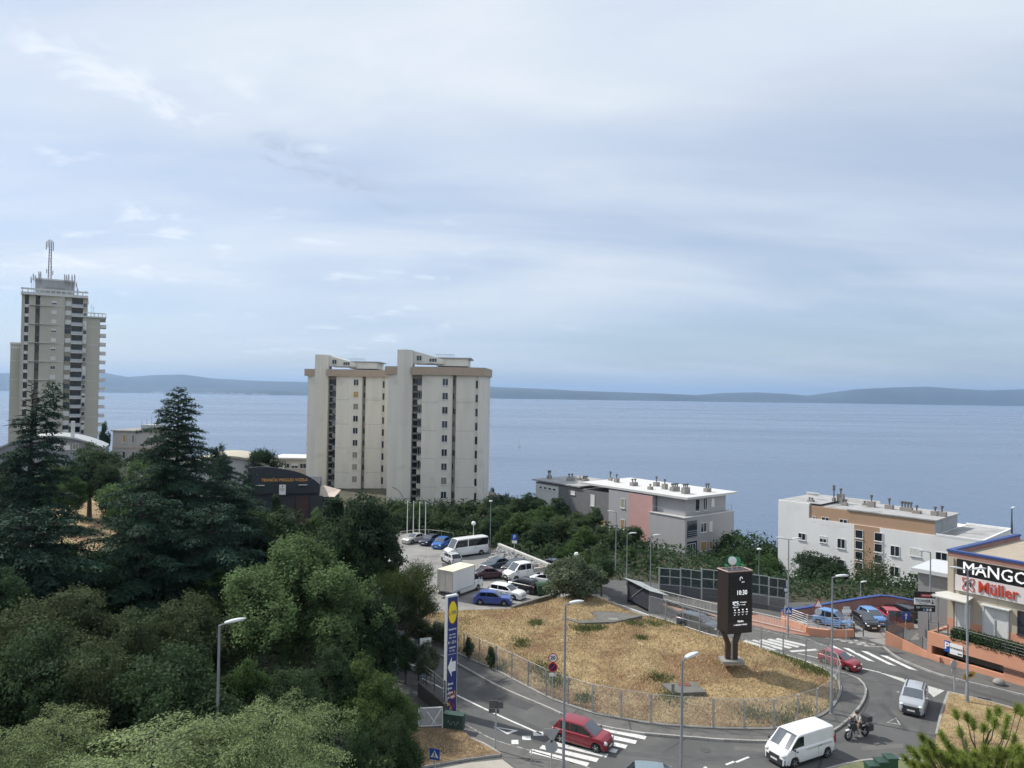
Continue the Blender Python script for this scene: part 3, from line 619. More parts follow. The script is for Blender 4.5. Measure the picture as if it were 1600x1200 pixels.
# ------------------------------------------------------------------ wire fence round the island
wire = M('fence_wire', (0.50, 0.51, 0.51), 0.55, 0.1, 5, 0, 0.3)
def wire_mesh(L, h, s=0.075, r=0.0045):
    mb = MB(); n = int((L + h) / s)
    for k in range(n):
        for sg in (1, -1):
            x0 = k * s; x1 = x0 - h; z0, z1 = 0.0, h
            if x0 > L: z0 = x0 - L; x0c = L
            else: x0c = x0
            if x1 < 0: z1 = h + x1; x1c = 0
            else: x1c = x1
            if z1 <= z0: continue
            if sg < 0: x0c, x1c = L - x0c, L - x1c
            mb.add([(x0c - r, 0.003 * sg, z0), (x0c + r, 0.003 * sg, z0), (x1c + r, 0.003 * sg, z1), (x1c - r, 0.003 * sg, z1)], [(0, 1, 2, 3)])
    return mb.mesh('wire_mesh', wire)
FENCE_H = 1.95
def wire_fence(line, label, H=FENCE_H, bay=2.02, z0=0.12):
    ln = crom([(p[0], p[1]) for p in line], bay); e = empty('chain_link_fence', (ln[0].x, ln[0].y, z0), 0, label, 'fence')
    wm = wire_mesh(1.0, 1.0, 0.075, 0.0045) ; pm = MB().lathe([(0.035, 0), (0.035, H + .04)], seg=8).mesh('post', galv); o0 = ln[0]
    wm = wire_mesh(bay, H - 0.1)
    for i, a in enumerate(ln):
        o = link('post', pm, e); o.location = (a.x - o0.x, a.y - o0.y, 0); o.rotation_euler = (rnd.uniform(-.012, .012), rnd.uniform(-.012, .012), 0)
        if i == len(ln) - 1: break
        b2 = ln[i + 1]; d = b2 - a; an = math.atan2(d.y, d.x)
        w2 = link('wire_mesh', wm, e); w2.location = (a.x - o0.x, a.y - o0.y, 0.05); w2.rotation_euler = (0, 0, an); w2.scale = (d.length / bay, 1, 1)
        fr = MB(); L = d.length - 0.1
        fr.tube([(0.06, 0, 0.06), (0.06, 0, H - 0.08), (0.16, 0, H), (L - 0.06, 0, H), (L + 0.04, 0, H - 0.08), (L + 0.04, 0, 0.06), (0.06, 0, 0.06)], 0.02, 5)
        f = fr.build('frame', galv, e); f.location = (a.x - o0.x, a.y - o0.y, 0.02); f.rotation_euler = (0, 0, an)
    return e
wire_fence([(p.x, p.y) for p in fence_line], 'long grey wire mesh fence enclosing the dry grass island')
# low plinth under the fence
pl = MB(); a = offs(fence_line, 0.1); b2 = offs(fence_line, -0.1)
for i in range(len(a) - 1): pl.prism([b2[i], b2[i + 1], a[i + 1], a[i]], 0.02, 0.19)
tag(pl.build('plinth', conc), 'low concrete plinth under the wire fence', 'plinth', kind='structure')

# ------------------------------------------------------------------ white pedestrian railing
whitem = M('railing_paint', (0.62, 0.61, 0.57), 0.55, 0.1, 5)
def railing(line, label, mat, H=0.95, bay=2.0, bars_n=0, z0=0.1, toprail=0.03, cat='railing', mid=True):
    ln = crom([(p[0], p[1]) for p in line], bay); o0 = ln[0]; e = empty('railing', (o0.x, o0.y, z0), 0, label, cat)
    pm = MB().box(-.025, .025, -.025, .025, 0, H).mesh('post', mat)
    for i, a in enumerate(ln):
        o = link('post', pm, e); o.location = (a.x - o0.x, a.y - o0.y, 0)
        if i == len(ln) - 1: break
        b_ = ln[i + 1]; A = Vector((a.x - o0.x, a.y - o0.y, 0)); B = Vector((b_.x - o0.x, b_.y - o0.y, 0)); d = B - A
        for z in ((H, 0.12) if mid else (H,)): MB().tube([A + Vector((0, 0, z)), B + Vector((0, 0, z))], toprail, 6).build('rail', mat, e)
        if bars_n:
            mb = MB()
            for k in range(1, bars_n): p = A + d * (k / bars_n); mb.box(p.x - .01, p.x + .01, p.y - .01, p.y + .01, 0.12, H)
            mb.build('balusters', mat, e)
    return e
railing([(p.x, p.y) for p in gpts([(1015, 933), (1060, 945), (1120, 960), (1174, 972), (1212, 981), (1255, 991)])], 'long white pedestrian railing beside the upper road', whitem, 0.95, 1.9, 12)
# ================================================================== BUILDINGS
roofm = M('roof_membrane', (0.34, 0.34, 0.34), 0.9, 0.15, 0.6, 0.2, spots=(0.5, 0.5, 0.7, (0.22, 0.22, 0.215)))
shut_br = M('brown_shutter', (0.27, 0.15, 0.075), 0.7, 0.15, 3, objrand=0.2); shut_or = M('ochre_shutter', (0.42, 0.27, 0.10), 0.7, 0.12, 3, objrand=0.2)
shut_gy = M('grey_shutter', (0.26, 0.25, 0.20), 0.7, 0.1, 3, objrand=0.2); shut_wh = M('white_shutter', (0.66, 0.66, 0.64), 0.6, 0.06, 3, objrand=0.08)
wframe = M('window_frame_white', (0.66, 0.66, 0.65), 0.5, 0.05, 4)
_wc = {}
def window(parent, x, z, w_, h, y=0.0, kind='open', rot=0.0, frame=None, divs=2, dp=0.05):
    """window on a facade that runs along local x and looks towards -y; x,z = lower left corner; rot turns it about z"""
    key = (round(w_, 2), round(h, 2), kind, divs, frame.name if frame else '')
    if key not in _wc:
        f = MB(); t_ = 0.07; D0, D1 = -dp, 0.03
        f.box(0, w_, D0, D1, 0, t_); f.box(0, w_, D0, D1, h - t_, h); f.box(0, t_, D0, D1, t_, h - t_); f.box(w_ - t_, w_, D0, D1, t_, h - t_)
        for k in range(1, divs): f.box(w_ * k / divs - .035, w_ * k / divs + .035, D0 + .01, D1, t_, h - t_)
        f.box(-0.06, w_ + 0.06, D0 - 0.07, 0.0, -0.07, -0.002)
        p = MB().box(t_ * .8, w_ - t_ * .8, -0.015, 0.03, t_ * .8, h - t_ * .8)
        s = None
        if kind != 'open':
            hh = 0.0 if kind[-1] != '2' else h * 0.45
            s = MB(); n = max(4, int((h - hh - .1) / 0.12)); zz0 = t_ + hh; dz = (h - t_ - zz0) / n
            for k in range(n): s.add([(t_, -.03, zz0 + k * dz), (w_ - t_, -.03, zz0 + k * dz), (w_ - t_, -.045, zz0 + k * dz + dz * .85), (t_, -.045, zz0 + k * dz + dz * .85), (t_, -.028, zz0 + k * dz + dz), (w_ - t_, -.028, zz0 + k * dz + dz)], [(0, 1, 2, 3), (3, 2, 5, 4)])
            s = s.mesh('shutter', {'b': shut_br, 'o': shut_or, 'g': shut_gy, 'w': shut_wh}[kind[0]])
        _wc[key] = (f.mesh('window', frame or wframe), p.mesh('pane', winglass), s)
    fm, pm, sm = _wc[key]
    o = link('window', fm, parent); o.location = (x, y, z) if not isinstance(y, tuple) else y; o.rotation_euler = (0, 0, rot)
    link('pane', pm, o)
    if sm: link('shutter', sm, o)
    return o
def on_face(p0, p1, s):      # point along a facade p0->p1 and its rotation
    d = Vector((p1[0] - p0[0], p1[1] - p0[1])); L = d.length; d /= L
    return (p0[0] + d.x * s, p0[1] + d.y * s), math.atan2(d.y, d.x), d

# ---------------- the pair of beige tower blocks
beige = M('beige_concrete', (0.70, 0.665, 0.59), 0.85, 0.09, 0.35, 0.15, streak=True, spots=(0.35, 0.55, 0.8, (0.58, 0.545, 0.475)))
brownband = M('brown_parapet', (0.42, 0.33, 0.255), 0.85, 0.08, 0.5)
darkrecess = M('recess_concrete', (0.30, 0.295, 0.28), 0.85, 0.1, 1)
TOP = 26.0
def tower(px, depth, label, seed):
    r0 = random.Random(seed); P = D(px, 700, depth); e = empty('tower_block', (P.x, depth, 0), 0.0, label, 'tower block', 'pair of beige tower blocks'); e.scale = (.965, 1, 1)
    plan = [(0, 1.5), (3.3, 0), (4.9, 1.3), (4.9, 3.2), (7.0, 3.2), (7.0, .9), (10.2, .5), (13.35, .9), (13.35, 2.4), (14.0, 2.4), (14.0, 1.2), (17.9, 1.5), (17.9, 1.75), (18.5, 1.8), (18.5, 1.6), (19.5, 1.9), (20.6, 13), (19.5, 19), (1, 19), (-.4, 12)]
    MB().prism(plan, -6, TOP + .3).build('wall', beige, e)
    fin = MB(); fin.prism([(1.9, .62), (3.305, -0.012), (4.93, 1.32), (4.93, 4.5), (1.9, 4.5)], TOP - 8, 30.6); fin.build('stair_fin', beige, e)
    # sloping roof behind the fin, then the penthouse
    s = MB(); s.add([(4.95, 2.2, 28.0), (11.2, 2.6, 28.0), (11.2, 9, 28.0), (4.95, 9, 28.0), (4.95, 2.2, 30.5), (11.2, 2.6, 28.9), (11.2, 9, 28.9), (4.95, 9, 30.5)], [(0, 1, 5, 4), (4, 5, 6, 7), (1, 2, 6, 5), (2, 3, 7, 6), (3, 0, 4, 7)])
    s.build('sloped_roof', beige, e)
    MB().box(9.6, 16.2, 3.2, 12, 27.6, 29.1).build('penthouse', beige, e); MB().box(9.2, 16.9, 2.9, 12.3, 29.102, 29.3).build('penthouse_roof', roofm, e)
    for k in range(9): MB().box(9.6 + k * .45, 9.68 + k * .45, 3.0, 3.08, 29.3, 29.9).build('antenna_bar', galv, e)
    MB().box(9.5, 13.4, 3.0, 3.05, 29.85, 29.92).build('antenna_bar', galv, e)
    window(e, 5.6, 28.5, 1.1, 1.1, 2.15, 'open', 0.06); window(e, 8.2, 28.3, 1.6, .8, 2.38, 'open', 0.06, divs=3)
    # parapet band
    o_ = .30
    band = [(-.4 - o_, 1.0), (1.9, 1.0 - .45), (1.9, 5), (4.93, 5), (4.93, .55), (10.2, -.05), (13.5, .2), (19.9, 1.35), (21.0, 13), (20, 19.6), (.5, 19.6), (-1.2, 12)]
    MB().prism(band, TOP - .3, TOP + 1.25, bottom=True).build('parapet', brownband, e)
    MB().prism(band, TOP + 1.252, TOP + 1.3).build('parapet_cap', roofm, e)
    for i in range(10):     # floors
        z = TOP - 2.4 - i * 2.78
        if z < -3: break
        for zz in (z + .35, z - 1.04):      # stair windows on half landings
            MB().box(4.95, 5.95, 3.0, 3.22, zz, zz + .95).build('stair_window', winglass, e)
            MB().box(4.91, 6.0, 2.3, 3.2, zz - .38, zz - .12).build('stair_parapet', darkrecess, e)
        if r0.random() < .8: window(e, 6.0, z + .1, .95, 1.45, 3.12, r0.choice(['open', 'open', 'open', 'g2']), 0, divs=2)
        else: MB().box(6.0, 6.98, 3.0, 3.19, z - .1, z + 1.5).build('loggia_opening', winglass, e)
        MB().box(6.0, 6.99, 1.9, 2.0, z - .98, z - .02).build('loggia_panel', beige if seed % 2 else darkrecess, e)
        q, rz, d = on_face((10.2, .5), (13.35, .9), 1.0); kd = r0.choice(['open', 'b', 'g', 'open', 'o', 'b', 'open', 'open2'][:8]); kd = 'open' if kd == 'open2' else kd
        window(e, 0, 0, 1.2, 1.45, (q[0], q[1] - .005, z), kd, rz)
        MB().box(13.36, 13.5, 2.0, 2.38, z + .1, z + 1.3).build('side_window', winglass, e)
        if i % 1 == 0: MB().box(18.0, 18.4, 1.7, 1.79, z - .4, z + 1.1).build('slot_window', winglass, e)
        if r0.random() < .5: MB().box(13.45, 13.99, 2.2, 2.39, z, z + 1.0).build('side_window', shut_gy, e)
    for zz in (3.6, 9.2, 14.7, 20.3):
        for p0, p1 in (((7.0, .9), (10.2, .5)), ((14.0, 1.2), (17.9, 1.5))):
            q0, q1 = Vector((p0[0], p0[1], zz)), Vector((p1[0], p1[1], zz)); MB().obox((q0 + q1) / 2 + Vector((0, -.004, 0)), (q1 - q0) / 2, (0, .012, 0), (0, 0, .025)).build('panel_joint', darkrecess, e)
    for x in (13.4,): MB().tube([(x, .8, -3), (x, .8, TOP - .3)], .06, 6).build('downpipe', M('dark_pipe', (0.09, .08, .075)), e)
    return e
tower(476, 166, 'left block of the beige pair, partly hidden by its twin', 2)
tower(603, 142, 'nearer, taller-looking block of the beige pair, ending in open sea on its far side', 5)

# ---------------- the tall grey-olive tower with antennas
olive = M('olive_grey_concrete', (0.45, 0.435, 0.375), 0.88, 0.07, 0.3, 0.1, streak=True)
palec = M('pale_concrete_trim', (0.60, 0.60, 0.58), 0.8, 0.08, 0.8)
dep = 213.0; P = D(31, 690, dep)
e = empty('tall_tower', (P.x - 0.6, dep, 0), R(30), 'tall olive grey apartment tower topped by a phone mast and antennas', 'apartment tower')
ZM = 49.6
e.scale = (.87, 1, 1)
MB().prism([(0, 1), (.9, 1), (.9, 3), (2.1, 3), (2.1, .8), (4.0, .5), (4.0, 3), (5.3, 3), (5.3, .5), (12.6, 0), (12.6, .7), (14.6, .7), (14.6, 3.4), (18.0, 3.4), (18.0, .9), (19.3, .9), (19.3, 18), (0, 18)], -2, ZM).build('wall', olive, e)
MB().box(-3.0, -0.005, 3, 15, -2, 33.6).build('side_wing', olive, e); MB().box(-3.1, .15, 2.9, 15.1, 33.6, 35.4).build('wing_parapet', palec, e)
for k in range(4): MB().box(-2.7 + k * .7, -2.3 + k * .7, 2.85, 2.92, 34.2, 34.9).build('parapet_opening', darkrecess, e)
MB().box(19.302, 23.4, 1.2, 17, -2, 43.9).build('right_wing', olive, e)
MB().box(17.6, 25.2, .6, 17.5, 43.902, 44.3).build('roof_slab', palec, e)
rail = MB(); rail.box(18, 25, .7, .85, 45.1, 45.4); [rail.box(18 + k * 1.16, 18.25 + k * 1.16, .7, .85, 44.3, 45.1) for k in range(7)]; rail.build('roof_railing', palec, e)
MB().box(-.2, 19.5, -.2, 18.2, ZM + .002, ZM + .8).build('roof_slab', palec, e)
rail = MB(); rail.box(-.2, 19.5, -.15, 0.05, ZM + 1.5, ZM + 2.0); [rail.box(.1 + k * 1.6, .4 + k * 1.6, -.15, .05, ZM + .8, ZM + 1.5) for k in range(12)]; rail.build('roof_railing', palec, e)
MB().box(3.6, 15.0, 3, 12, ZM + .8, ZM + 5.0).build('plant_room', M('plant_room_grey', (0.36, .37, .38), .8, .1, 1), e); MB().box(3.4, 15.2, 2.8, 12.2, ZM + 5.002, ZM + 5.5).build('plant_room_roof', palec, e)
MB().box(6.5, 12.4, 2.93, 2.99, ZM + 1.6, ZM + 3.1).build('louvre', darkrecess, e)
steel = M('mast_steel', (0.22, 0.19, 0.19), .6, .15, 5)
mz = ZM + 5.5; mm = MB()
for sx in (-.45, .45):
    for sy in (-.45, .45): mm.tube([(7.6 + sx, 6 + sy, mz), (7.6 + sx * .6, 6 + sy * .6, mz + 11.8)], .14, 5)
for k in range(13):
    z = mz + k * .88; mm.tube([(7.2, 5.6, z), (8.0, 5.6, z + .85)], .06, 4); mm.tube([(8.0, 5.6, z), (8.0, 6.4, z + .85)], .06, 4)
mm.build('lattice_mast', steel, e)
def antenna(x, y, z, h, p=e): MB().box(x - .16, x + .16, y - .1, y + .1, z, z + h).build('antenna_panel', M('antenna_shell', (.45, .45, .46), .6, .1, 3), p)
for dx, z, h in ((-1.2, mz + 9.2, 2.4), (.9, mz + 9.0, 2.8), (-.2, mz + 9.8, 2.6), (.4, mz + 9.6, 2.6), (-.7, mz + 9.9, 2.2), (.3, mz + 5.2, 1.5), (-.9, mz + 2, 1.2), (.9, mz + 1.5, 1.3)): antenna(7.6 + dx, 5.4, z, h)
for x, z, h in ((2.4, 52.8, 1.9), (3.0, 53.6, 2.0), (3.6, 53.2, 2.0), (4.6, 54.0, 2.4), (5.1, 54.2, 2.2), (12.2, 54.2, 2.0), (12.8, 53.9, 2.2), (13.4, 54.3, 2.0), (14.4, 53.6, 2.6), (15.2, 53.6, 2.8), (15.8, 52.4, 1.6), (16.2, 51.0, 1.3)):
    antenna(x, 2.6, z + .6, h); MB().tube([(x + .2, 2.8, ZM + .8 if x < 3.4 or x > 15 else z - 1), (x + .2, 2.8, z + h)], .05, 5).build('antenna_pole', steel, e)
MB().tube([(20.5, 4, 44.3), (20.5, 4, 48.3)], .05, 5).build('antenna_pole', steel, e); MB().tube([(21.2, 4, 44.3), (21.2, 4, 47.9)], .05, 5).build('antenna_pole', steel, e)
MB().sphere((18.6, .4, ZM + 1.9), .45, 10).build('dish', galv, e); MB().sphere((18.8, .3, ZM + .6), .4, 10).build('dish', galv, e)
r0 = random.Random(8)
bal_slab = MB().box(14.55, 18.05, -.35, 3.38, -.08, .08).mesh('balcony', palec); bal_rail = MB().box(14.6, 18.0, -.33, -.27, .08, .95)
bal_rail = bal_rail.mesh('balustrade', M('balcony_glass', (.42, .45, .47), .3, .1, 2)); bal_dark = MB().box(14.9, 17.7, 3.3, 3.42, .1, 2.3).mesh('balcony_opening', winglass)
sidebal = MB().box(23.402, 25.3, 1.5, 6, -.1, .9).mesh('side_balcony', palec)
for i in range(17):
    z = ZM - 2.75 - i * 2.78
    if i % 2 == 0:
        MB().box(2.1, 12.62, -.06, .0 if 0 else .9, z - .3, z - .18).build('joint_band', palec, e); MB().box(19.4, 23.45, 1.14, 1.198, z - .3, z - .18).build('joint_band', palec, e) if z < 42 else None
        if z < 32: MB().box(-3.05, 0.0, 2.94, 2.998, z - .3, z - .18).build('joint_band', palec, e)
    MB().box(.95, 2.05, 2.9, 3.02, z + .2, z + 1.6).build('stair_window', winglass, e); MB().box(.92, 2.08, .95, 1.15, z - .95, z - .05).build('stair_parapet', palec, e)
    if r0.random() < .75: MB().box(4.2, 5.2, 2.9, 3.02, z - .2, z + 1.9).build('recess_window', winglass, e)
    q, rz, d = on_face((5.3, .5), (12.6, 0), 3.4); window(e, 0, 0, 1.5, 1.1, (q[0], q[1] - .005, z + .2), r0.choice(['w', 'w', 'open', 'w2', 'w']), rz)
    MB().box(12.7, 14.5, .6, .72, z + .1, z + 1.5).build('panel', r0.choice([shut_wh, shut_wh, shut_wh, winglass]), e); MB().box(12.7, 14.5, .62, .72, z - 1.2, z).build('panel', r0.choice([darkrecess, winglass, shut_gy]), e)
    for me in (bal_slab, bal_rail, bal_dark):
        o = link(me.name.split('.')[0], me, e); o.location.z = z - .2
    if z < 42:
        window(e, 18.15, z + .1, 1.05, 1.3, .885, r0.choice(['w', 'open', 'w', 'open', 'w2']), 0, divs=1)
        MB().box(18.1, 19.25, .8, .898, z - 1.15, z).build('panel', r0.choice([darkrecess, shut_wh, darkrecess]), e)
        o = link('side_balcony', sidebal, e); o.location.z = z - .3
    elif z < 47: window(e, 18.1, z, 1.1, 1.4, .885, 'open', 0, divs=2)

# ---------------- oblique frame shared by the grey and the white apartment blocks: local x runs right and towards the viewer, y into the block
def fr(px, depth, zb): P = D(px, 700, depth); return (P.x, depth, zb)
ANG = math.atan2(-18, 16.6)
# white block: local x along the long facade, local -y is the outside (towards lower left)
whitew = M('white_render', (0.80, 0.80, 0.79), 0.8, 0.05, 0.3, 0.1, streak=True, spots=(0.4, 0.55, 0.8, (0.70, 0.69, 0.67)))
brownr = M('light_brown_render', (0.44, 0.29, 0.19), 0.85, 0.05, 0.5, 0.1)
e = empty('apartment_block', fr(1217, 106, 0), ANG, 'white apartment block with light brown upper storey right of the sea gap', 'apartment block')
P1 = e.location.copy(); LW = 26.0
def lx(px, z=None):       # distance along the facade for a picture column
    d = ray(px, 800); k = d.x / d.y; c, s = math.cos(ANG), math.sin(ANG)
    return (k * P1.y - P1.x) / (c - k * s)
def lz(px, py, off=0.0):
    t_ = lx(px); c, s = math.cos(ANG), math.sin(ANG); return HT(Vector((P1.x + c * t_, P1.y + s * t_, 0)), py)
xa, xb, xc = lx(1264), lx(1335), lx(1459.5); xd = lx(1377)
MB().box(0, LW, 0, 12.5, -12, 5.2).build('wall', whitew, e)
MB().box(0, xa, 0.0, 9.0, 5.202, 7.25).build('upper_wall', whitew, e); MB().box(xa + .002, xc, 0.12, 9, 5.202, 6.95).build('brown_storey', brownr, e)
MB().box(xc + .002, xc + .1, .12, 8.9, 5.204, 6.9).build('grey_end_wall', M('grey_render', (.33, .34, .35), .85, .06, .6), e)
MB().box(xb, lx(1374), -.03, 0.0, -6, 5.198).build('brown_panel', brownr, e)
MB().box(.2, xa + 1.5, .3, 8.8, 7.252, 7.3).build('roof', roofm, e); MB().box(xb - 1.0, xc + .3, 0.0, 9.2, 6.952, 7.12).build('roof', roofm, e); MB().box(xa + .1, xb - 1.002, .4, 8.8, 6.952, 7.0).build('roof', roofm, e)
MB().box(0, 2, 8.9, 9.05, 7.3, 7.7).build('parapet', palec, e); MB().box(0, xb, 8.9, 9.05, 7.0, 7.5).build('parapet', palec, e)
pr = MB(); pr.box(xc + .2, LW, -.02, .18, 5.202, 5.45); pr.box(LW - .2, LW + .02, .18, 12.5, 5.202, 5.45); pr.box(xc + .2, LW - .2, 12.3, 12.52, 5.202, 5.45); pr.build('parapet', whitew, e)
MB().box(xc + .3, LW - .22, .2, 12.2, 5.202, 5.24).build('roof', roofm, e)
for px, py, ww, hh, kd in [(1247.5, 843, 1.1, 1.0, 'open'), (1281, 847, 1.0, .9, 'w2'), (1308.5, 856, 1.1, 1.35, 'open'), (1391.5, 868, 1.15, 1.35, 'open'), (1422.5, 868, 1.3, 1.0, 'w'), (1462, 874, 1.35, 1.0, 'open'), (1245.5, 874, 1.1, .9, 'open'),
                           (1391, 900, 1.15, 1.35, 'open'), (1422, 902.5, 1.0, 1.0, 'w2'), (1391, 934, 1.15, 1.2, 'open'), (1421, 936, .9, 1.0, 'open'), (1462, 907, 1.3, 1.0, 'open'), (1247, 905, 1.1, 1, 'open'), (1281, 878, 1, .9, 'open'), (1308, 888, 1.1, 1.3, 'open')]:
    window(e, lx(px), lz(px, py), ww, hh, -.005, kd)
for px, py, ww, hh in [(1269, 815, .5, .8), (1283, 818.5, 1.1, 1.0), (1311, 822, 1.1, 1.0)]: window(e, lx(px), lz(px, py) + .0, ww, hh, .115)
for px in (1336.5, 1366.5):       # stair glazing strips
    for k in range(7):
        z = 4.6 - k * 1.45; window(e, lx(px), z - 1.2, 1.05, 1.15, -.035 if px > 1 else 0, 'open', divs=1)
chm = M('chimney_brick', (0.27, 0.25, 0.23), .85, .12, 2); cowl = M('metal_cowl', (.13, .13, .14), .5, .2, 3)
def chimney(parent, x, y, z, w_=.8, h=.8, n=2, hood=.5):
    b = MB().box(x - w_ / 2, x + w_ / 2, y - .35, y + .35, z, z + h).build('chimney', chm, parent)
    for k in range(n):
        xx = x - w_ / 2 + w_ * (k + .5) / n; c = MB().lathe([(.1, z + h), (.1, z + h + hood * .6), (.2, z + h + hood * .6), (.2, z + h + hood)], (xx, y, 0), seg=8).build('cowl', cowl, b)
for px, yy, z, w_, h, n, hd in ((1292, 5, 7.3, .3, .5, 1, 1.8), (1301, 5.5, 7.3, .9, 1.1, 1, .8), (1270, 2, 7.25, .8, .3, 2, .3), (1314, 4, 7.0, .8, .4, 2, .5), (1343, 6, 7.0, 1.4, .4, 3, .3), (1353, 5, 7.1, .9, .8, 1, .9), (1382, 5, 7.1, 1.0, .6, 1, .9), (1410, 5, 7.1, 1.5, .5, 4, .8), (1431, 4, 7.1, 1.0, .4, 1, .7), (1461, 4, 7.1, .9, .6, 1, .6), (1483, 4, 7.1, 1.0, .6, 1, .8)):
    chimney(e, min(lx(px) - 1.2, xc - .3), yy, z, w_, h, n, hd)
for k in range(6): MB().box(xc + .103, xc + .13, 2.5 + (k % 2) * .2, 2.9 + (k % 2) * .2, 5.5 + k * .22, 5.62 + k * .22).build('vent_opening', darkrecess, e)
# grey block with set-back penthouse, long wing running away to the left
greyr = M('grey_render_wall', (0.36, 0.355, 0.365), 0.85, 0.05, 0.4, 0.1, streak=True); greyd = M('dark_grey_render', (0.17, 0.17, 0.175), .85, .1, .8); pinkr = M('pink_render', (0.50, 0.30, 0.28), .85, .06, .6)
ANG2 = math.atan2(11.3, 12.6) - .06      # local x: front right face going right and away; local y: back left
e = empty('apartment_block', fr(1072, 111, 0), ANG2, 'long grey apartment block with pink wall panel and set-back roof terrace', 'apartment block')
MB().box(0, 12.6, 0, 7.2, -11, 3.5).build('wall', greyr, e)
MB().box(1.6, 12.0, 1.2, 6.9, 3.502, 6.2).build('upper_wall', greyr, e)
MB().box(-.4, 12.9, -.05, .2, 3.502, 3.62).build('terrace_edge', palec, e); MB().box(-.12, .1, .2, 7.1, 3.502, 3.62).build('terrace_edge', palec, e)
zt = 3.62; rr = MB()
for x in range(0, 13, 2): rr.box(x, x + .05, .02, .07, zt, zt + .9)
rr.box(0, 12.6, .02, .06, zt + .86, zt + .9); rr.box(0, 12.6, .02, .06, zt + .43, zt + .46); rr.box(0, .05, 0.06, 7, zt + .86, zt + .9); rr.build('terrace_railing', galv, e)
MB().box(.8, 14.0, .3, 24, 6.202, 6.55, ).build('roof_slab', M('white_roof', (.55, .55, .54), .7, .08, .6), e)
MB().box(.9, 11.9, 7.21, 17.0, -11, 6.0).build('wing_wall', greyr, e)
MB().box(.86, .898, 7.25, 12.4, -4, 5.9).build('pink_wall', pinkr, e)
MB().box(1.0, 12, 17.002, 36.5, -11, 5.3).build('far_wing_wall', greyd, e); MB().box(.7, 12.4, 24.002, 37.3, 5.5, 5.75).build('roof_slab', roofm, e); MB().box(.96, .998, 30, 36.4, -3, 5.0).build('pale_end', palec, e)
window(e, 3.9, 4.0, 1.2, 2.0, 1.19, 'open', divs=1); window(e, 6.0, 4.0, 1.0, 2.0, 1.19, 'open', divs=2); window(e, 8.1, 4.5, .8, 1.3, 1.19, 'w', divs=1)
MB().box(.5, 2.9, -.03, .0, .4, 3.0).build('loggia', winglass, e); rb = MB(); [rb.box(.5, 2.9, -.2, -.15, .5 + k * .3, .56 + k * .3) for k in range(4)]; rb.build('loggia_railing', galv, e)
MB().box(.5, 2.9, -.03, .0, -2.6, -.2).build('loggia', winglass, e); window(e, .6, -2.5, 1.9, 2.0, -.04, 'open', divs=3)
window(e, 3.8, .9, 1.5, 1.5, -.005, 'open', divs=2); window(e, 6.0, .9, .8, 1.5, -.005, 'w', divs=1); window(e, 3.8, -2.0, 1.5, 1.5, -.005, 'o', divs=1); window(e, 6.0, -2.0, .9, 1.3, -.005, 'o', divs=1)
for yy, z, ww, hh, kd in ((13.2, 3.2, 1.0, 1.6, 'g'), (13.2, -.4, 1.0, 1.7, 'o'), (20.5, 2.6, 1.0, 2.0, 'w'), (25.5, 4.0, 1.1, .7, 'w'), (17.9, -.6, 1.8, 1.2, 'o')):
    window(e, 0, 0, ww, hh, (.88 if yy < 17 else .985, yy + ww, z), kd, -math.pi / 2, divs=1)
for k in range(4): window(e, 0, 0, .8, .5, (.95, 31.5 + k * 1.3, 4.1), 'open', -math.pi / 2, divs=1)
MB().box(.5, .99, 19.4, 20.3, 1.7, 2.3).build('air_conditioner', lamphead, e)
for x, y, w_, h, n, hd, z in ((9.5, 3, 1.2, .6, 2, .8, 6.55), (4.5, 3.5, 1.4, 1.0, 3, .6, 6.55), (5.5, 6.5, 1.8, .7, 4, .6, 6.55), (6, 9, .8, .9, 1, .8, 6.55), (3.5, 10, .7, .5, 1, .4, 6.55), (8, 12.5, 1, .7, 1, 1.0, 6.55), (5, 15, 1.4, .6, 2, .6, 6.55), (6, 20, .8, .7, 1, .8, 6.55), (7, 22.5, .5, .5, 1, 1.2, 6.55), (4, 26, 1.4, .9, 3, .6, 5.75), (5, 31, 1.6, .6, 2, .8, 5.75), (8, 31, 2.2, .4, 2, .3, 5.75), (4, 36, .8, .6, 2, 1.0, 5.75)):
    chimney(e, x, y, z, w_, h, n, hd)

# ---------------- far low buildings on the left
mtl = M('metal_roof', (0.38, .40, .41), .5, .08, .4)
def vault(name, px0, px1, depth, zb, ztop, dl, wallm, roofmat, label, rot=0.0, ):
    A = D(px0, 700, depth); B = D(px1, 700, depth); e = empty(name, (A.x, depth, 0), rot, label, 'hall'); W_ = B.x - A.x; n = 16
    arc = [(W_ * i / n, zb + (ztop - zb) * (1 - ((i / n - .5) * 2) ** 2)) for i in range(n + 1)]
    mb = MB(); mb.add([(x, 0, -4) for x, z in arc] + [(x, 0, z) for x, z in arc], [(i, i + 1, n + 2 + i, n + 1 + i) for i in range(n)]); mb.build('gable_wall', wallm, e)
    mb = MB(); mb.add([(x, -.6, z + .1) for x, z in arc] + [(x, dl, z + .1) for x, z in arc] + [(x, -.6, z - .25) for x, z in arc], [(i, i + 1, n + 2 + i, n + 1 + i) for i in range(n)] + [(2 * n + 2 + i, 2 * n + 3 + i, i + 1, i) for i in range(n)]); mb.build('roof', roofmat, e, smooth=True)
    MB().box(0.05, .3, 0.05, dl, -4, zb).build('side_wall', wallm, e); MB().box(W_ - .3, W_ - .05, .05, dl, -4, zb).build('side_wall', wallm, e)
    return e, W_
e1, W_ = vault('curved_roof_hall', -10, 142, 150, 9.0, 11.8, 12, M('hall_grey_wall', (.24, .25, .27), .8, .1, .6), mtl, 'hall with low curved metal roof in front of the antenna tower', R(25))
for k, (x, kd) in enumerate(((9.0, 'w'), (10.6, 'w'), (12.4, 'w'), (14, 'g'))): window(e1, x, 8.8, 1.2, 1.3, -.005, kd)
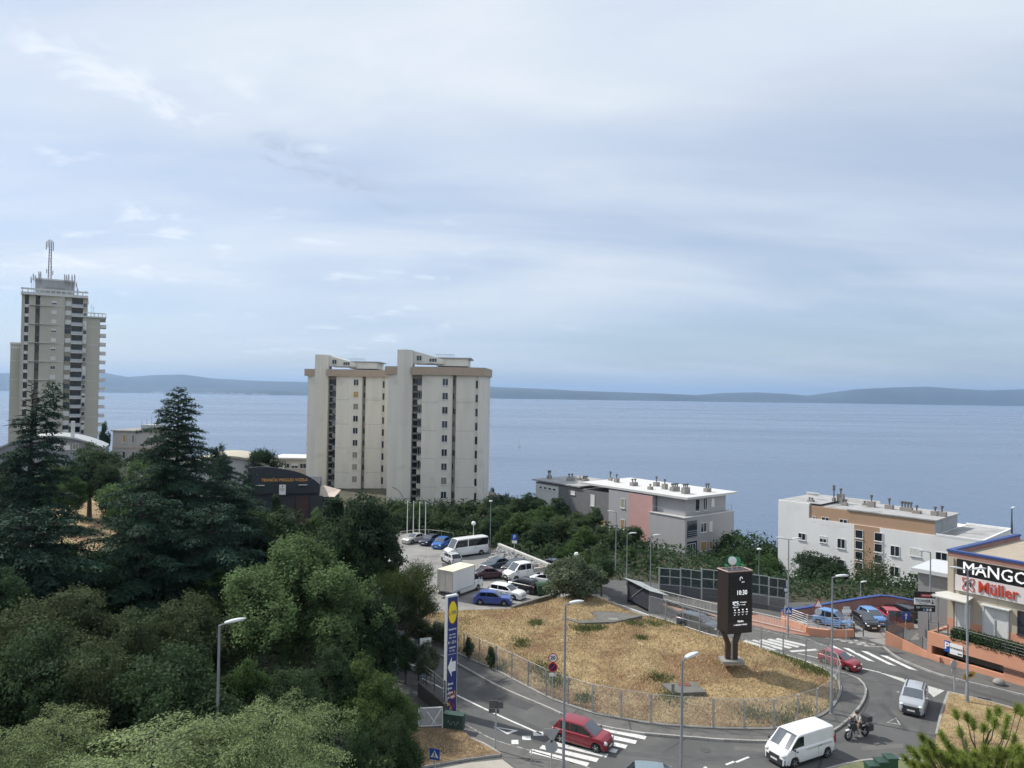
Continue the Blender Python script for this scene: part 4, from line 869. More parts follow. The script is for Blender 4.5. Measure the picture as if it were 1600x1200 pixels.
MB().box(13.6, 14.3, .5, 1.2, 11, 14.9).build('chimney', palec, e1)
e2 = empty('flat_roof_block', (D(172, 700, 175).x, 175, 0), 0, 'pale grey flat roofed house block between the two tall conifers', 'house block')
MB().prism([(0, 1), (7.5, 0), (13, 4), (13, 14), (0, 12)], -4, 11.7).build('wall', M('pale_grey_render', (.42, .40, .38), .85, .06, .6), e2); MB().prism([(-.3, .6), (7.6, -.4), (13.4, 3.8), (13.4, 14.4), (-.3, 12.4)], 11.7, 12.0, bottom=True).build('roof', conc, e2)
MB().prism([(-.05, .9), (7.5, -.08), (13.05, 3.95), (13.05, 4.0), (7.5, .02), (-.05, 1.0)], 7.6, 7.9).build('cornice', brownband, e2)
for x, z, ww, hh, kd in ((2.7, 9.0, .8, 2.0, 'o'), (5.0, 9.0, .8, 2.0, 'g'), (2.7, 5.2, .8, 1.7, 'open'), (5.2, 5.2, .8, 1.7, 'open')): window(e2, 0, 0, ww, hh, (x, .9 - x * .133 - .01, z), kd, -.133, divs=1)
for s, z in ((1.5, 9.4), (4.6, 9.4)): q, rz, d = on_face((7.5, 0), (13, 4), s); window(e2, 0, 0, 1.6, 1.1, (q[0] + .01, q[1] - .02, z), 'w', rz)
MB().box(5.8, 9.6, 3, 8, 12.1, 13.3).build('roof_hut', mtl, e2)
for k in range(7): MB().tube([(5.5 + k * 1.2, 4, 12.1), (5.5 + k * 1.2, 4, 14.2 + (k % 3) * .6)], .05, 4).build('antenna', steel, e2)
MB().box(9.5, 13.2, 1.4, 1.5, 12.1, 12.9).build('roof_railing', galv, e2)
vault('curved_roof_hall', 262, 432, 124, 7.6, 10.6, 12, M('hall_pale_wall', (.5, .5, .5), .8, .1, .6), M('sandy_roof', (.42, .39, .31), .8, .1, .5), 'large hall with sandy curved roof behind the dark vehicle test station', R(14))
A = D(388, 700, 112); 
e3 = empty('vehicle_test_station', (A.x, 112, 0), R(13), 'dark anthracite hall with curved top edge and orange lettering', 'hall')
anth = M('anthracite_panel', (0.028, 0.031, 0.042), .55, .1, .8); W_ = (D(497, 700, 112).x - A.x); n = 14
def atop(px): return HT(Vector((A.x + W_ * (px - 388) / 109, 112, 0)), [731, 730.5, 730, 730, 730.5, 731.5, 733, 734.5, 736, 738, 740.5, 744, 748, 753, 760][min(14, round((px - 388) / 109 * 14))])
arc = [(W_ * i / n, atop(388 + 109 * i / n)) for i in range(n + 1)]; zlow = HT(Vector((A.x, 112, 0)), 772)
mb = MB(); mb.add([(x, 0, zlow) for x, z in arc] + [(x, 0, z) for x, z in arc] + [(x, .4, zlow) for x, z in arc] + [(x, .4, z) for x, z in arc], [(i, i + 1, n + 2 + i, n + 1 + i) for i in range(n)] + [(n + 1 + i, n + 2 + i, 3 * n + 4 + i, 3 * n + 3 + i) for i in range(n)] + [(i, 2 * n + 2 + i, 2 * n + 3 + i, i + 1) for i in range(n)] + [(n, 3 * n + 2, 4 * n + 3, 2 * n + 1)])
mb.build('fascia', anth, e3); MB().box(.2, W_ - .1, .42, 14, -3, zlow + 1.0).build('body', anth, e3)
for k in range(5): MB().box(.6 + k * 2.2, 2.5 + k * 2.2, .3, .41, zlow - 5, zlow - .5).build('gate', [darkpl, winglass, darkpl, M('reddish_gate', (.06, .03, .03)), darkpl][k], e3)
for k in range(3): MB().box(1.2 + k * 3.2, 2.5 + k * 3.2, -.5, 0, zlow + 1.9 - .6, zlow + 1.97 - .6).build('wall_light', palec, e3) if k != 1 else None
t1 = text('TEHNIČKI PREGLED VOZILA', .62, M('orange_letters', (.8, .42, .10), .5, .05, 2), e3, ((443.5 - 388) / 109 * W_, -.06, HT(Vector((A.x + 5, 112, 0)), 751.5)), (R(90), 0, 0), 'lettering', .03, bold=.006, sx=.88)
sb = empty('wall_sign', (A.x + (443 - 388) / 109 * W_, 111.9, HT(Vector((A.x, 112, 0)), 772)), 0, 'white poster sign hanging on the dark test station', 'sign'); MB().box(-.5, .5, -.04, 0, 0, 1.55).build('panel', white, sb)
for k, s in enumerate(('TEHNIČKI', 'PREGLED', 'VOZILA')): text(s, .17, darkpl, sb, (0, -.05, 1.0 - k * .2), (R(90), 0, 0), 'lettering', .004)
MB().lathe([(.12, -.05), (.12, -.045)], (0, 0, 0), 'y', 12).build('emblem', darkpl, sb).location = (0, 0, 1.32)
e4 = empty('low_block', (D(425, 700, 190).x, 190, 0), 0, 'pale low block with window rows left of the beige towers', 'building'); MB().box(0, 12, 0, 10, -5, 4.3).build('wall', M('sand_render', (.45, .40, .34), .85, .08, .5), e4); MB().box(-.4, 12, -.5, 10.2, 4.302, 4.7).build('roof', palec, e4)
for k in range(5): window(e4, .8 + k * 2.2, 1.9, 1.7, 1.3, -.005, ['w', 'open', 'w2', 'open', 'w'][k])
e5 = empty('low_shed', (D(497, 700, 118).x, 118, 0), 0, 'low annex with pale roof beside the dark test station', 'shed'); MB().box(-.3, 2.7, 0, 4, -2, 4.9).build('wall', anth, e5)
MB().add([(-.3, -.3, 5.0), (2.9, -.3, 5.0), (2.9, 4, 5.6), (-.3, 4, 6.4)], [(0, 1, 2, 3)]).build('roof', M('rusty_pale_roof', (.5, .42, .36), .8, .1, 1), e5)

# ---------------- shopping centre at the right edge
tan_ = M('tan_cladding', (0.44, 0.385, 0.30), 0.8, 0.06, 0.5, 0.1, streak=True, spots=(.6, .55, .8, (.36, .31, .24))); blue = M('blue_trim', (0.03, 0.065, 0.22), .5, .08, 2)
orange = M('orange_render', (0.58, 0.285, 0.18), 0.85, 0.07, 0.5, 0.12, streak=True, spots=(0.7, 0.55, 0.78, (0.46, 0.22, 0.14))); pinkw = M('pink_brown_render', (0.34, 0.185, 0.155), .88, .1, .6, .15, streak=True, spots=(.6, .5, .7, (.26, .15, .13)))
DZ = 2.15; ZR = 8.9
c0 = G(1481, 863, ZR); c1 = G(1600, 884, ZR); dirr = (c1 - c0).normalized(); ang = math.atan2(dirr.y, dirr.x)
e = empty('shopping_centre', (c0.x, c0.y, DZ), ang, 'tan shopping centre with blue roof trim and big fashion and drugstore signs', 'shop building')
def sx(px, py=930): # along-wall coordinate of a picture column
    d = ray(px, py); k = d.x / d.y; return (k * c0.y - c0.x) / (dirr.x - k * dirr.y)
def sz(px, py): s = sx(px, py); return HT(Vector((c0.x + dirr.x * s, c0.y + dirr.y * s, 0)), py) - DZ
H_ = ZR - DZ; LB = 30
MB().box(0, LB, 0, 14, -2.3, H_ - .3).build('wall', tan_, e)
pp = MB(); pp.box(0, LB, 0, .3, H_ - .298, H_ + .1); pp.box(0, .3, .3, 14, H_ - .298, H_ + .1); pp.build('parapet', pinkw, e)
tr = MB(); tr.box(-.08, LB, -.08, .38, H_ + .102, H_ + .28); tr.box(-.08, .38, .38, 14, H_ + .102, H_ + .28); tr.build('roof_trim', blue, e)
MB().box(.31, LB, .31, 14, H_ - .298, H_ - .25).build('roof', M('sandy_gravel_roof', (.36, .31, .24), .9, .12, 1.5), e)
MB().box(5, LB, 9, 9.3, H_ - .2, H_ + .9).build('inner_parapet', pinkw, e)
MB().lathe([(1.5, H_ - .2), (1.5, H_ + .45), (1.2, H_ + .6)], (8.6, 3.6, 0), seg=24).build('roof_fan', lamphead, e, smooth=True)
gr = MB()
for k in range(14): x = 4 + k * 1.1; gr.box(x, x + .05, 9.4, 9.45, H_ + .9, H_ + 2.0)
gr.box(4, 19, 9.4, 9.44, H_ + 1.96, H_ + 2.0); gr.build('roof_railing', galv, e)
def band(name, p, m, off):     # sign panel from four picture corners on the wall line
    (xl, yt, yb), (xr, ytr, ybr) = p; a, b = sx(xl, yt), sx(xr, ytr)
    zt0, zb0, = sz(xl, yt), sz(xl, yb); return a, b, zt0, zb0
a, b_, zt0, zb0 = band('m', ((1497, 872.5, 897), (1600, 885.5, 911)), None, 0); zsplit = zb0
MB().box(a, a + 12.6, -.22, -.02, zb0 + .02, zt0).build('sign_panel', M('black_sign', (.012, .012, .014), .4, .1, 1), e)
hM = (zt0 - zb0)
text('MANGO', hM * 1.02, glow('white_letters', (.85, .85, .85), .25), e, (a + .45, -.27, (zt0 + zb0) / 2), (R(90), 0, 0), 'lettering', .04, 'LEFT', bold=0, sx=.95)
zb1 = sz(1495, 921); a2 = a - .12
MB().box(a2, a2 + 12.6, -.24, -.02, zb1, zb0 - .02).build('sign_panel', M('white_sign', (.66, .62, .62), .4, .05, 1), e)
hm = zb0 - zb1; redl = M('red_letters', (.50, .05, .025), .5, .08, 1)
text('Müller', hm * 1.0, redl, e, (sx(1530), -.29, (zb0 + zb1) / 2 - .02), (R(90), 0, 0), 'lettering', .04, 'LEFT', bold=.012, sx=.86)
q = sx(1506.5); w_ = sx(1524) - q; zc_ = (zb0 + zb1) / 2 + .02; hw, hh = w_ / 2, hm * .38; lg = MB()
oc = [(-1, 1), (-.45, 1), (0, .55), (.45, 1), (1, 1), (1, .5), (.62, 0), (1, -.5), (1, -1), (.45, -1), (0, -.55), (-.45, -1), (-1, -1), (-1, -.5), (-.62, 0), (-1, .5)]
for i in range(16):
    A_, B_ = oc[i], oc[(i + 1) % 16]; p0 = Vector((q + hw + A_[0] * hw, -.27, zc_ + A_[1] * hh)); p1 = Vector((q + hw + B_[0] * hw, -.27, zc_ + B_[1] * hh)); lg.tube([p0, p1], .035, 6)
lg.build('emblem', redl, e); text('M', hm * .5, darkpl, e, (q + hw, -.3, zc_), (R(90), 0, 0), 'lettering', .03)
# panel joints, band, doors, canopy
for px in (1520, 1559): x = sx(px, 880); MB().box(x, x + .04, -.012, 0, 0, H_ - .35).build('joint', darkrecess, e)
MB().box(.0, LB, -.03, -.002, 0.0, 1.15).build('orange_base', orange, e)
for p0, p1, hd in ((1495, 1514, 2.5), (1538, 1574, 2.75)):
    a, b_ = sx(p0, 970), sx(p1, 970); d = MB().box(a, b_, -.06, -.032, 0.02, hd).build('door', M('white_door', (.62, .63, .62), .5, .05, 1), e)
    fm = MB(); fm.box(a - .12, a, -.1, 0, 0, hd + .12); fm.box(b_, b_ + .12, -.1, 0, 0, hd + .12); fm.box(a, b_, -.1, 0, hd, hd + .12)
    if p1 - p0 > 25: fm.box((a + b_) / 2 - .02, (a + b_) / 2 + .02, -.075, -.06, 0.02, hd)
    fm.build('door_frame', lamphead, d)
a, b_ = sx(1474), sx(1522); MB().add([(a - .9, -1.5, 3.15), (b_, -1.5, 3.15), (b_, 0, 3.4), (a + .3, 0, 3.4), (a - .9, -1.5, 3.05), (b_, -1.5, 3.05), (b_, 0, 3.3), (a + .3, 0, 3.3)], [(0, 1, 2, 3), (4, 7, 6, 5), (0, 4, 5, 1), (1, 5, 6, 2), (3, 7, 4, 0)]).build('canopy', M('canopy_sheet', (.50, .49, .45), .6, .08, 1), e)
MB().box(b_ - .1, b_, -1.45, -1.35, 0, 3.1).build('canopy_post', galv, e); MB().box(a + .1, a + .2, -1.3, -1.2, 0, 3.1).build('canopy_post', galv, e)
a = sx(1537) - .1; MB().box(a, sx(1574) + .3, -.5, -.002, 2.95, 3.02).build('door_hood', lamphead, e)
a = sx(1590, 960); window(e, a, 1.2, 2.6, 1.9, -.01, 'open', divs=2, frame=darkpl)
MB().box(.5, .52, -.1, -.0, 0, H_ - .4).build('downpipe', galv, e)
# terrace deck and its orange wall
d0 = G(1449, 987, 2.3); d1 = G(1600, 1028, 2.3); wd = (d1 - d0).normalized(); wang = math.atan2(wd.y, wd.x)
e = empty('terrace_wall', (d0.x, d0.y, 0), wang, 'orange terrace wall with dark garage opening under the shopping centre', 'wall')
def wx(px, z=1.5):
    d = ray(px, 1010); k = d.x / d.y; return (k * d0.y - d0.x) / (wd.x - k * wd.y)
xo1 = wx(1568); 
MB().box(0, 34, 0, .3, 1.25, 2.35).build('upper_wall', orange, e)
MB().box(.3, 34, 0.02, .3, -.3, .52).build('lower_wall', orange, e); MB().box(xo1, 34, 0.01, .3, .522, 1.248).build('mid_wall', orange, e); MB().box(0, .35, .01, .29, -.2, 1.248).build('pillar', orange, e)
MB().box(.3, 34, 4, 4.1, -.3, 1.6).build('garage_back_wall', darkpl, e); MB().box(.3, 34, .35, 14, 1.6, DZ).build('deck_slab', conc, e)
for k in range(3): MB().tube([(xo1 - .2, -.04, 1.15 - k * .14), (34, -.04, 1.15 - k * .14)], .03, 6).build('pipe', black, e)
MB().box(0, .25, .3, 9, -.2, 2.3).build('end_wall', orange, e)
hd = empty('clipped_hedge', (d0.x, d0.y, DZ), wang, 'dark clipped hedge along the terrace edge', 'hedge'); HEDGE = (hd, wx(1479) + .3, 30)
# ramp wall and slatted railing
rw = [G(1383, 1010), G(1410, 1016), G(1440, 1026), G(1468, 1036)]; rt = [1.35, 1.0, .62, .35]
e = empty('ramp_wall', (rw[0].x, rw[0].y, 0), 0, 'sloping orange wall of the ramp entrance left of the terrace', 'wall'); mb = MB()
o = rw[0]; zt_ = [HT(p, y) for p, y in zip(rw, (986, 999, 1014, 1027))]; nrm = Vector((-(rw[-1] - rw[0]).y, (rw[-1] - rw[0]).x, 0)).normalized() * .3
for i in range(3):
    a, b_ = rw[i] - o, rw[i + 1] - o; mb.add([a, b_, b_ + Vector((0, 0, zt_[i + 1])), a + Vector((0, 0, zt_[i])), a + nrm, b_ + nrm, b_ + nrm + Vector((0, 0, zt_[i + 1])), a + nrm + Vector((0, 0, zt_[i]))], [(0, 1, 2, 3), (3, 2, 6, 7), (5, 4, 7, 6)] + ([(4, 0, 3, 7)] if i == 0 else []) + ([(1, 5, 6, 2)] if i == 2 else []))
mb.build('wall_body', orange, e)
darkrail = M('dark_railing_paint', (.06, .065, .07), .5, .1, 3)
def slat_rail(pts, zs_, H, label, mat=darkrail, n=12):
    o = pts[0]; e = empty('slatted_railing', (o.x, o.y, zs_[0]), 0, label, 'railing')
    for i in range(len(pts)):
        p = pts[i] - o; z = zs_[i] - zs_[0]; MB().box(p.x - .03, p.x + .03, p.y - .03, p.y + .03, z, z + H).build('post', mat, e)
        if i + 1 < len(pts):
            q = pts[i + 1] - o; z2 = zs_[i + 1] - zs_[0]; mb = MB()
            for k in range(n): h = H * (k + .6) / n; mb.tube([(p.x, p.y, z + h), (q.x, q.y, z2 + h)], .028 if k < n - 1 else .035, 5)
            s = mb.build('slats', mat, e)
    return e
slat_rail([p + nrm * .5 for p in rw[:3]] + [rw[2].lerp(rw[3], .5) + nrm * .5], zt_[:3] + [zt_[2] * .6 + zt_[3] * .4], 1.0, 'dark slatted railing on top of the sloping ramp wall')
cv = [G(1386, 1004), G(1385, 997), G(1390, 991), G(1400, 986.5), G(1415, 983), G(1428, 981)]
slat_rail(cv, [.95, 1.0, .9, .75, .6, .5], 1.05, 'dark slatted railing curving round the ramp opening')
mb = MB(); 
mb.add([(p.x, p.y, 0) for p in cv] + [(p.x, p.y, z) for p, z in zip(cv, [.95, 1.0, .9, .75, .6, .5])], [(i, i + 1, 7 + i, 6 + i) for i in range(5)])
one('ramp_parapet', mb, orange, 'low orange parapet under the curved dark railing', 'wall', base=cv[0])
tp = [G(1450, 986, 2.35), G(1465, 990, 2.35), G(1480, 994, 2.35), G(1510, 1002.5, 2.35), G(1540, 1011, 2.35), G(1570, 1019.5, 2.35), G(1600, 1028, 2.35), G(1640, 1039, 2.35)]
slat_rail([p + Vector((wd.y, -wd.x, 0)) * -.12 for p in tp], [2.35] * 8, .95, 'thin railing on the edge of the terrace', darkrail, 4)
rampf = [G(1400, 992), G(1425, 983), G(1438, 986), G(1436, 1000), G(1420, 1000)]
tag(MB().sheet([(p.x, p.y, .02) for p in rampf]).build('ramp', M('ribbed_concrete', (.42, .40, .35), .85, .1, 2)), 'pale ribbed ramp floor inside the curved railing', 'ramp', kind='structure')
# grey lift tower beside the shop
L0 = G(1434, 996); e = empty('lift_tower', (L0.x, L0.y, 0), ang + .12, 'smooth grey service tower with white flat roof behind the signs', 'building'); zt1 = HT(L0, 893)
MB().box(0, 6.0, 0, 5, -2, zt1).build('wall', M('grey_panel_wall', (.26, .265, .275), .7, .05, .4), e); MB().box(-.5, 6.0, -.4, 5.2, zt1 + .002, zt1 + .35).build('roof', lamphead, e)
for k in range(3): MB().box(0, 6.0, -.01, -.001, 1.4 + k * 1.8, 1.43 + k * 1.8).build('joint', darkrecess, e)
# pink wall round the yard
def wall_line(pix, label, mat, zf, thick=.3, cap=None, name='yard_wall', cat='wall', capw=.08, z0=-.3):
    pts = [G(a, b) for a, b, _ in pix]; zt_ = [HT(p, t_[2]) for p, t_ in zip(pts, pix)]; o = pts[0]; e = empty(name, (o.x, o.y, 0), 0, label, cat)
    l2 = [Vector((p.x, p.y)) for p in pts]; A_ = offs(l2, thick / 2); B_ = offs(l2, -thick / 2)
    for i in range(len(pts) - 1):
        def P3(v, z): return (v.x - o.x, v.y - o.y, z)
        vs = [P3(A_[i], z0), P3(A_[i + 1], z0), P3(A_[i + 1], zt_[i + 1]), P3(A_[i], zt_[i]), P3(B_[i], z0), P3(B_[i + 1], z0), P3(B_[i + 1], zt_[i + 1]), P3(B_[i], zt_[i])]
        MB().add(vs, [(1, 0, 3, 2), (4, 5, 6, 7), (3, 7, 6, 2), (0, 4, 7, 3), (5, 1, 2, 6)]).build('wall_section', mat, e)
        if cap:
            a2, b2 = offs(l2, thick / 2 + capw), offs(l2, -thick / 2 - capw); t0, t1_ = zt_[i] + .002, zt_[i + 1] + .002
            vs = [P3(a2[i], t0), P3(a2[i + 1], t1_), P3(b2[i + 1], t1_), P3(b2[i], t0), P3(a2[i], t0 + .09), P3(a2[i + 1], t1_ + .09), P3(b2[i + 1], t1_ + .09), P3(b2[i], t0 + .09)]
            MB().add(vs, [(0, 1, 2, 3), (4, 7, 6, 5), (0, 4, 5, 1), (2, 6, 7, 3), (1, 5, 6, 2), (0, 3, 7, 4)]).build('coping', cap, e)
    return e
wall_line([(1222, 968, 955), (1262, 963, 949), (1302, 960, 942), (1340, 958, 936), (1374, 956, 931), (1391, 957, 932), (1430, 964, 939), (1446, 968, 942)], 'pink brown wall with blue coping enclosing the small parking yard', pinkw, None, cap=blue)
wall_line([(1262, 992, 980), (1290, 995, 983.5), (1316, 996, 984), (1333, 995, 983)], 'low orange wall curving round the yard entrance below the blue van', orange, None)
wall_line([(1222, 973, 962), (1240, 980, 970), (1262, 990, 979)], 'low orange wall sloping up to the yard behind the white railing', orange, None)
pts = gpts([(1226, 975), (1262, 990), (1290, 993.5), (1312, 994.5), (1332, 993.5)])
slat_rail(pts, [.7, .75, .75, .75, .75], 1.05, 'grey railing on the low orange wall in front of the blue van', galv, 5)
gt = empty('barrier_gate', tuple(G(1335, 995)), 0.15, 'short grey metal barrier frame at the yard entrance', 'gate')
g_ = MB(); g_.tube([(0, 0, 0), (0, 0, 1.1), (.9, 0, 1.05), (.9, 0, 0)], .05, 6); g_.build('frame', darkrail, gt); MB().tube([(0, 0, .55), (.9, 0, .5)], .04, 6).build('rail', darkrail, gt)

# ---------------- noise barrier: posts, lower dark boards, upper framed screens
screen = bpy.data.materials.new('smoky_screen'); screen.use_nodes = True; b = screen.node_tree.nodes['Principled BSDF']; b.inputs['Base Color'].default_value = (.10, .12, .14, 1); b.inputs['Roughness'].default_value = .15
tp_ = screen.node_tree.nodes.new('ShaderNodeBsdfTransparent'); tp_.inputs[0].default_value = (.5, .56, .58, 1); ms = screen.node_tree.nodes.new('ShaderNodeMixShader'); ms.inputs[0].default_value = .32
screen.node_tree.links.new(tp_.outputs[0], ms.inputs[1]); screen.node_tree.links.new(b.outputs[0], ms.inputs[2]); screen.node_tree.links.new(ms.outputs[0], screen.node_tree.nodes['Material Output'].inputs[0])
barp = M('barrier_board', (.085, .09, .095), .7, .15, 2); barf = M('barrier_frame', (.33, .35, .36), .5, .1, 3)
bp0 = [(1030, 929, 887), (1063, 932, 888), (1096, 937, 889), (1134, 941, 892), (1172, 945, 897), (1201, 949, 902), (1229, 953, 908)]
pts = [G(a, b) for a, b, _ in bp0]; e = empty('noise_barrier', tuple(pts[0]), 0, 'dark noise barrier of boards and framed see-through screens along the upper road', 'barrier')
for i, p in enumerate(pts):
    q = p - pts[0]; H_ = HT(p, bp0[i][2]); MB().box(q.x - .07, q.x + .07, q.y - .07, q.y + .07, -.2, H_ + .05).build('post', barf, e)
    if i + 1 == len(pts): break
    q2 = pts[i + 1] - pts[0]; d = (q2 - q); L = d.length; d /= L; nn = Vector((-d.y, d.x, 0)); hb = H_ * .38; up = Vector((0, 0, 1))
    for k in range(3):
        MB().obox(q + d * L / 2 + up * (hb * (k + .5) / 3), d * (L / 2 - .1), nn * .05, up * (hb / 6 - .015)).build('board', barp, e)
    for k in range(4):
        c = q + d * (L * (.25 + .5 * (k % 2))) + up * (hb + (H_ - hb) * (.25 + .5 * (k // 2))); hw, hh = L * .25 - .08, (H_ - hb) * .25 - .06
        MB().obox(c, d * hw, nn * .012, up * hh).build('screen', screen, e)
    fr_ = MB()
    for z in (hb + .03, (H_ + hb) / 2, H_ - .03): fr_.obox(q + d * L / 2 + up * z, d * (L / 2 - .08), nn * .035, up * .035)
    fr_.obox(q + d * L / 2 + up * (hb + H_) / 2, d * .03, nn * .034, up * ((H_ - hb) / 2 - .04)); fr_.build('screen_frame', barf, e)
e = wire_fence([tuple(G(1172, 948)[:2]), tuple(G(1230, 957)[:2])], 'short wire fence in front of the right end of the noise barrier', 1.3, 2.0, 0.05)
# side panel at the yard corner (grey boarded)
wall_line([(1172, 949, 940), (1200, 953, 945), (1232, 959, 951)], 'grey boarded lower screen beside the yard wall', barp, None, .1, name='board_screen', cat='screen')

# ---------------- small shed with sloping roof beyond the island and its low white wall
s0 = G(975, 950); e = empty('market_shed', (s0.x, s0.y, 0), 0, 'small dark lean-to shed with pale corrugated roof at the far fence corner', 'shed')
pA, pB = G(980, 940) - s0, G(1014, 958) - s0; zA, zB = HT(G(980, 940), 905), HT(G(1014, 958), 922); dd = (pB - pA).normalized(); nn = Vector((-dd.y, dd.x, 0)); 
bk = nn * 1.7
dkw = M('shed_dark_wall', (.035, .04, .055), .6, .2, 2)
def quadw(a, b, za, zb, z0=0.0): return MB().add([(a.x, a.y, z0), (b.x, b.y, z0), (b.x, b.y, zb), (a.x, a.y, za)], [(0, 1, 2, 3)])
L_ = (pB - pA).length
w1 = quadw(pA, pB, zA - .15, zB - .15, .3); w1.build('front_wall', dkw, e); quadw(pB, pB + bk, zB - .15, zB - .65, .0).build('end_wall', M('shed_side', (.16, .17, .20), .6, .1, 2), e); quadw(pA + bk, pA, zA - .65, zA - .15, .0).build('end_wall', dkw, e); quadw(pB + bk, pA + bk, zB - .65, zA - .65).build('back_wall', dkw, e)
rf = MB(); n = 26
for i in range(n):
    a_, b_ = -.3 + (L_ + .9) * i / n, -.3 + (L_ + .9) * (i + 1) / n
    def rp_(s, t_, dz=0): p = pA + dd * s + nn * t_; return (p.x, p.y, zA + (zB - zA) * s / L_ + dz - .30 * t_)
    m_ = (a_ + b_) / 2; rf.add([rp_(a_, -.4), rp_(m_, -.4, .06), rp_(b_, -.4), rp_(a_, 1.9), rp_(m_, 1.9, .06), rp_(b_, 1.9)], [(0, 1, 4, 3), (1, 2, 5, 4)])
rf.build('roof', M('pale_sheet_roof', (.5, .52, .5), .6, .12, 2), e); MB().tube([pA + dd * .6 + Vector((0, 0, .5)), pA + dd * (L_ - .8) + Vector((0, -.2, 2.6))], .04, 5).build('brace', galv, e)
wall_line([(945, 948, 938), (975, 957, 947), (1000, 963.5, 956), (1014, 967, 961)], 'low white painted wall in front of the dark lean-to shed', M('dirty_white_wall', (.55, .56, .56), .85, .1, 1), None, .2, name='low_wall')
# ================================================================== VEHICLES
tyre_m = MB().lathe([(.60, -.5), (.93, -.5), (1.0, -.34), (1.0, .34), (.93, .5), (.60, .5)], (0, 0, 0), 'y', 20).mesh('tyre', black, True)
rimb = MB(); rimb.lathe([(.66, .44), (.66, .50), (.60, .47)], (0, 0, 0), 'y', 20, 0); rimb.lathe([(.20, .45), (.18, .56)], (0, 0, 0), 'y', 10, 0)
for k in range(5):
    a = k * 2 * math.pi / 5; rimb.obox((math.cos(a) * .38, .50, math.sin(a) * .38), (math.cos(a) * .30, 0, math.sin(a) * .30), (0, .025, 0), (-math.sin(a) * .075, 0, math.cos(a) * .075), 0)
rimb.lathe([(.62, .30), (.62, .42)], (0, 0, 0), 'y', 16, 1)
rim_m = rimb.mesh('rim', [chrome, darkpl], True)
plate_m = M('licence_plate', (.7, .7, .7), .4, .04, 5)
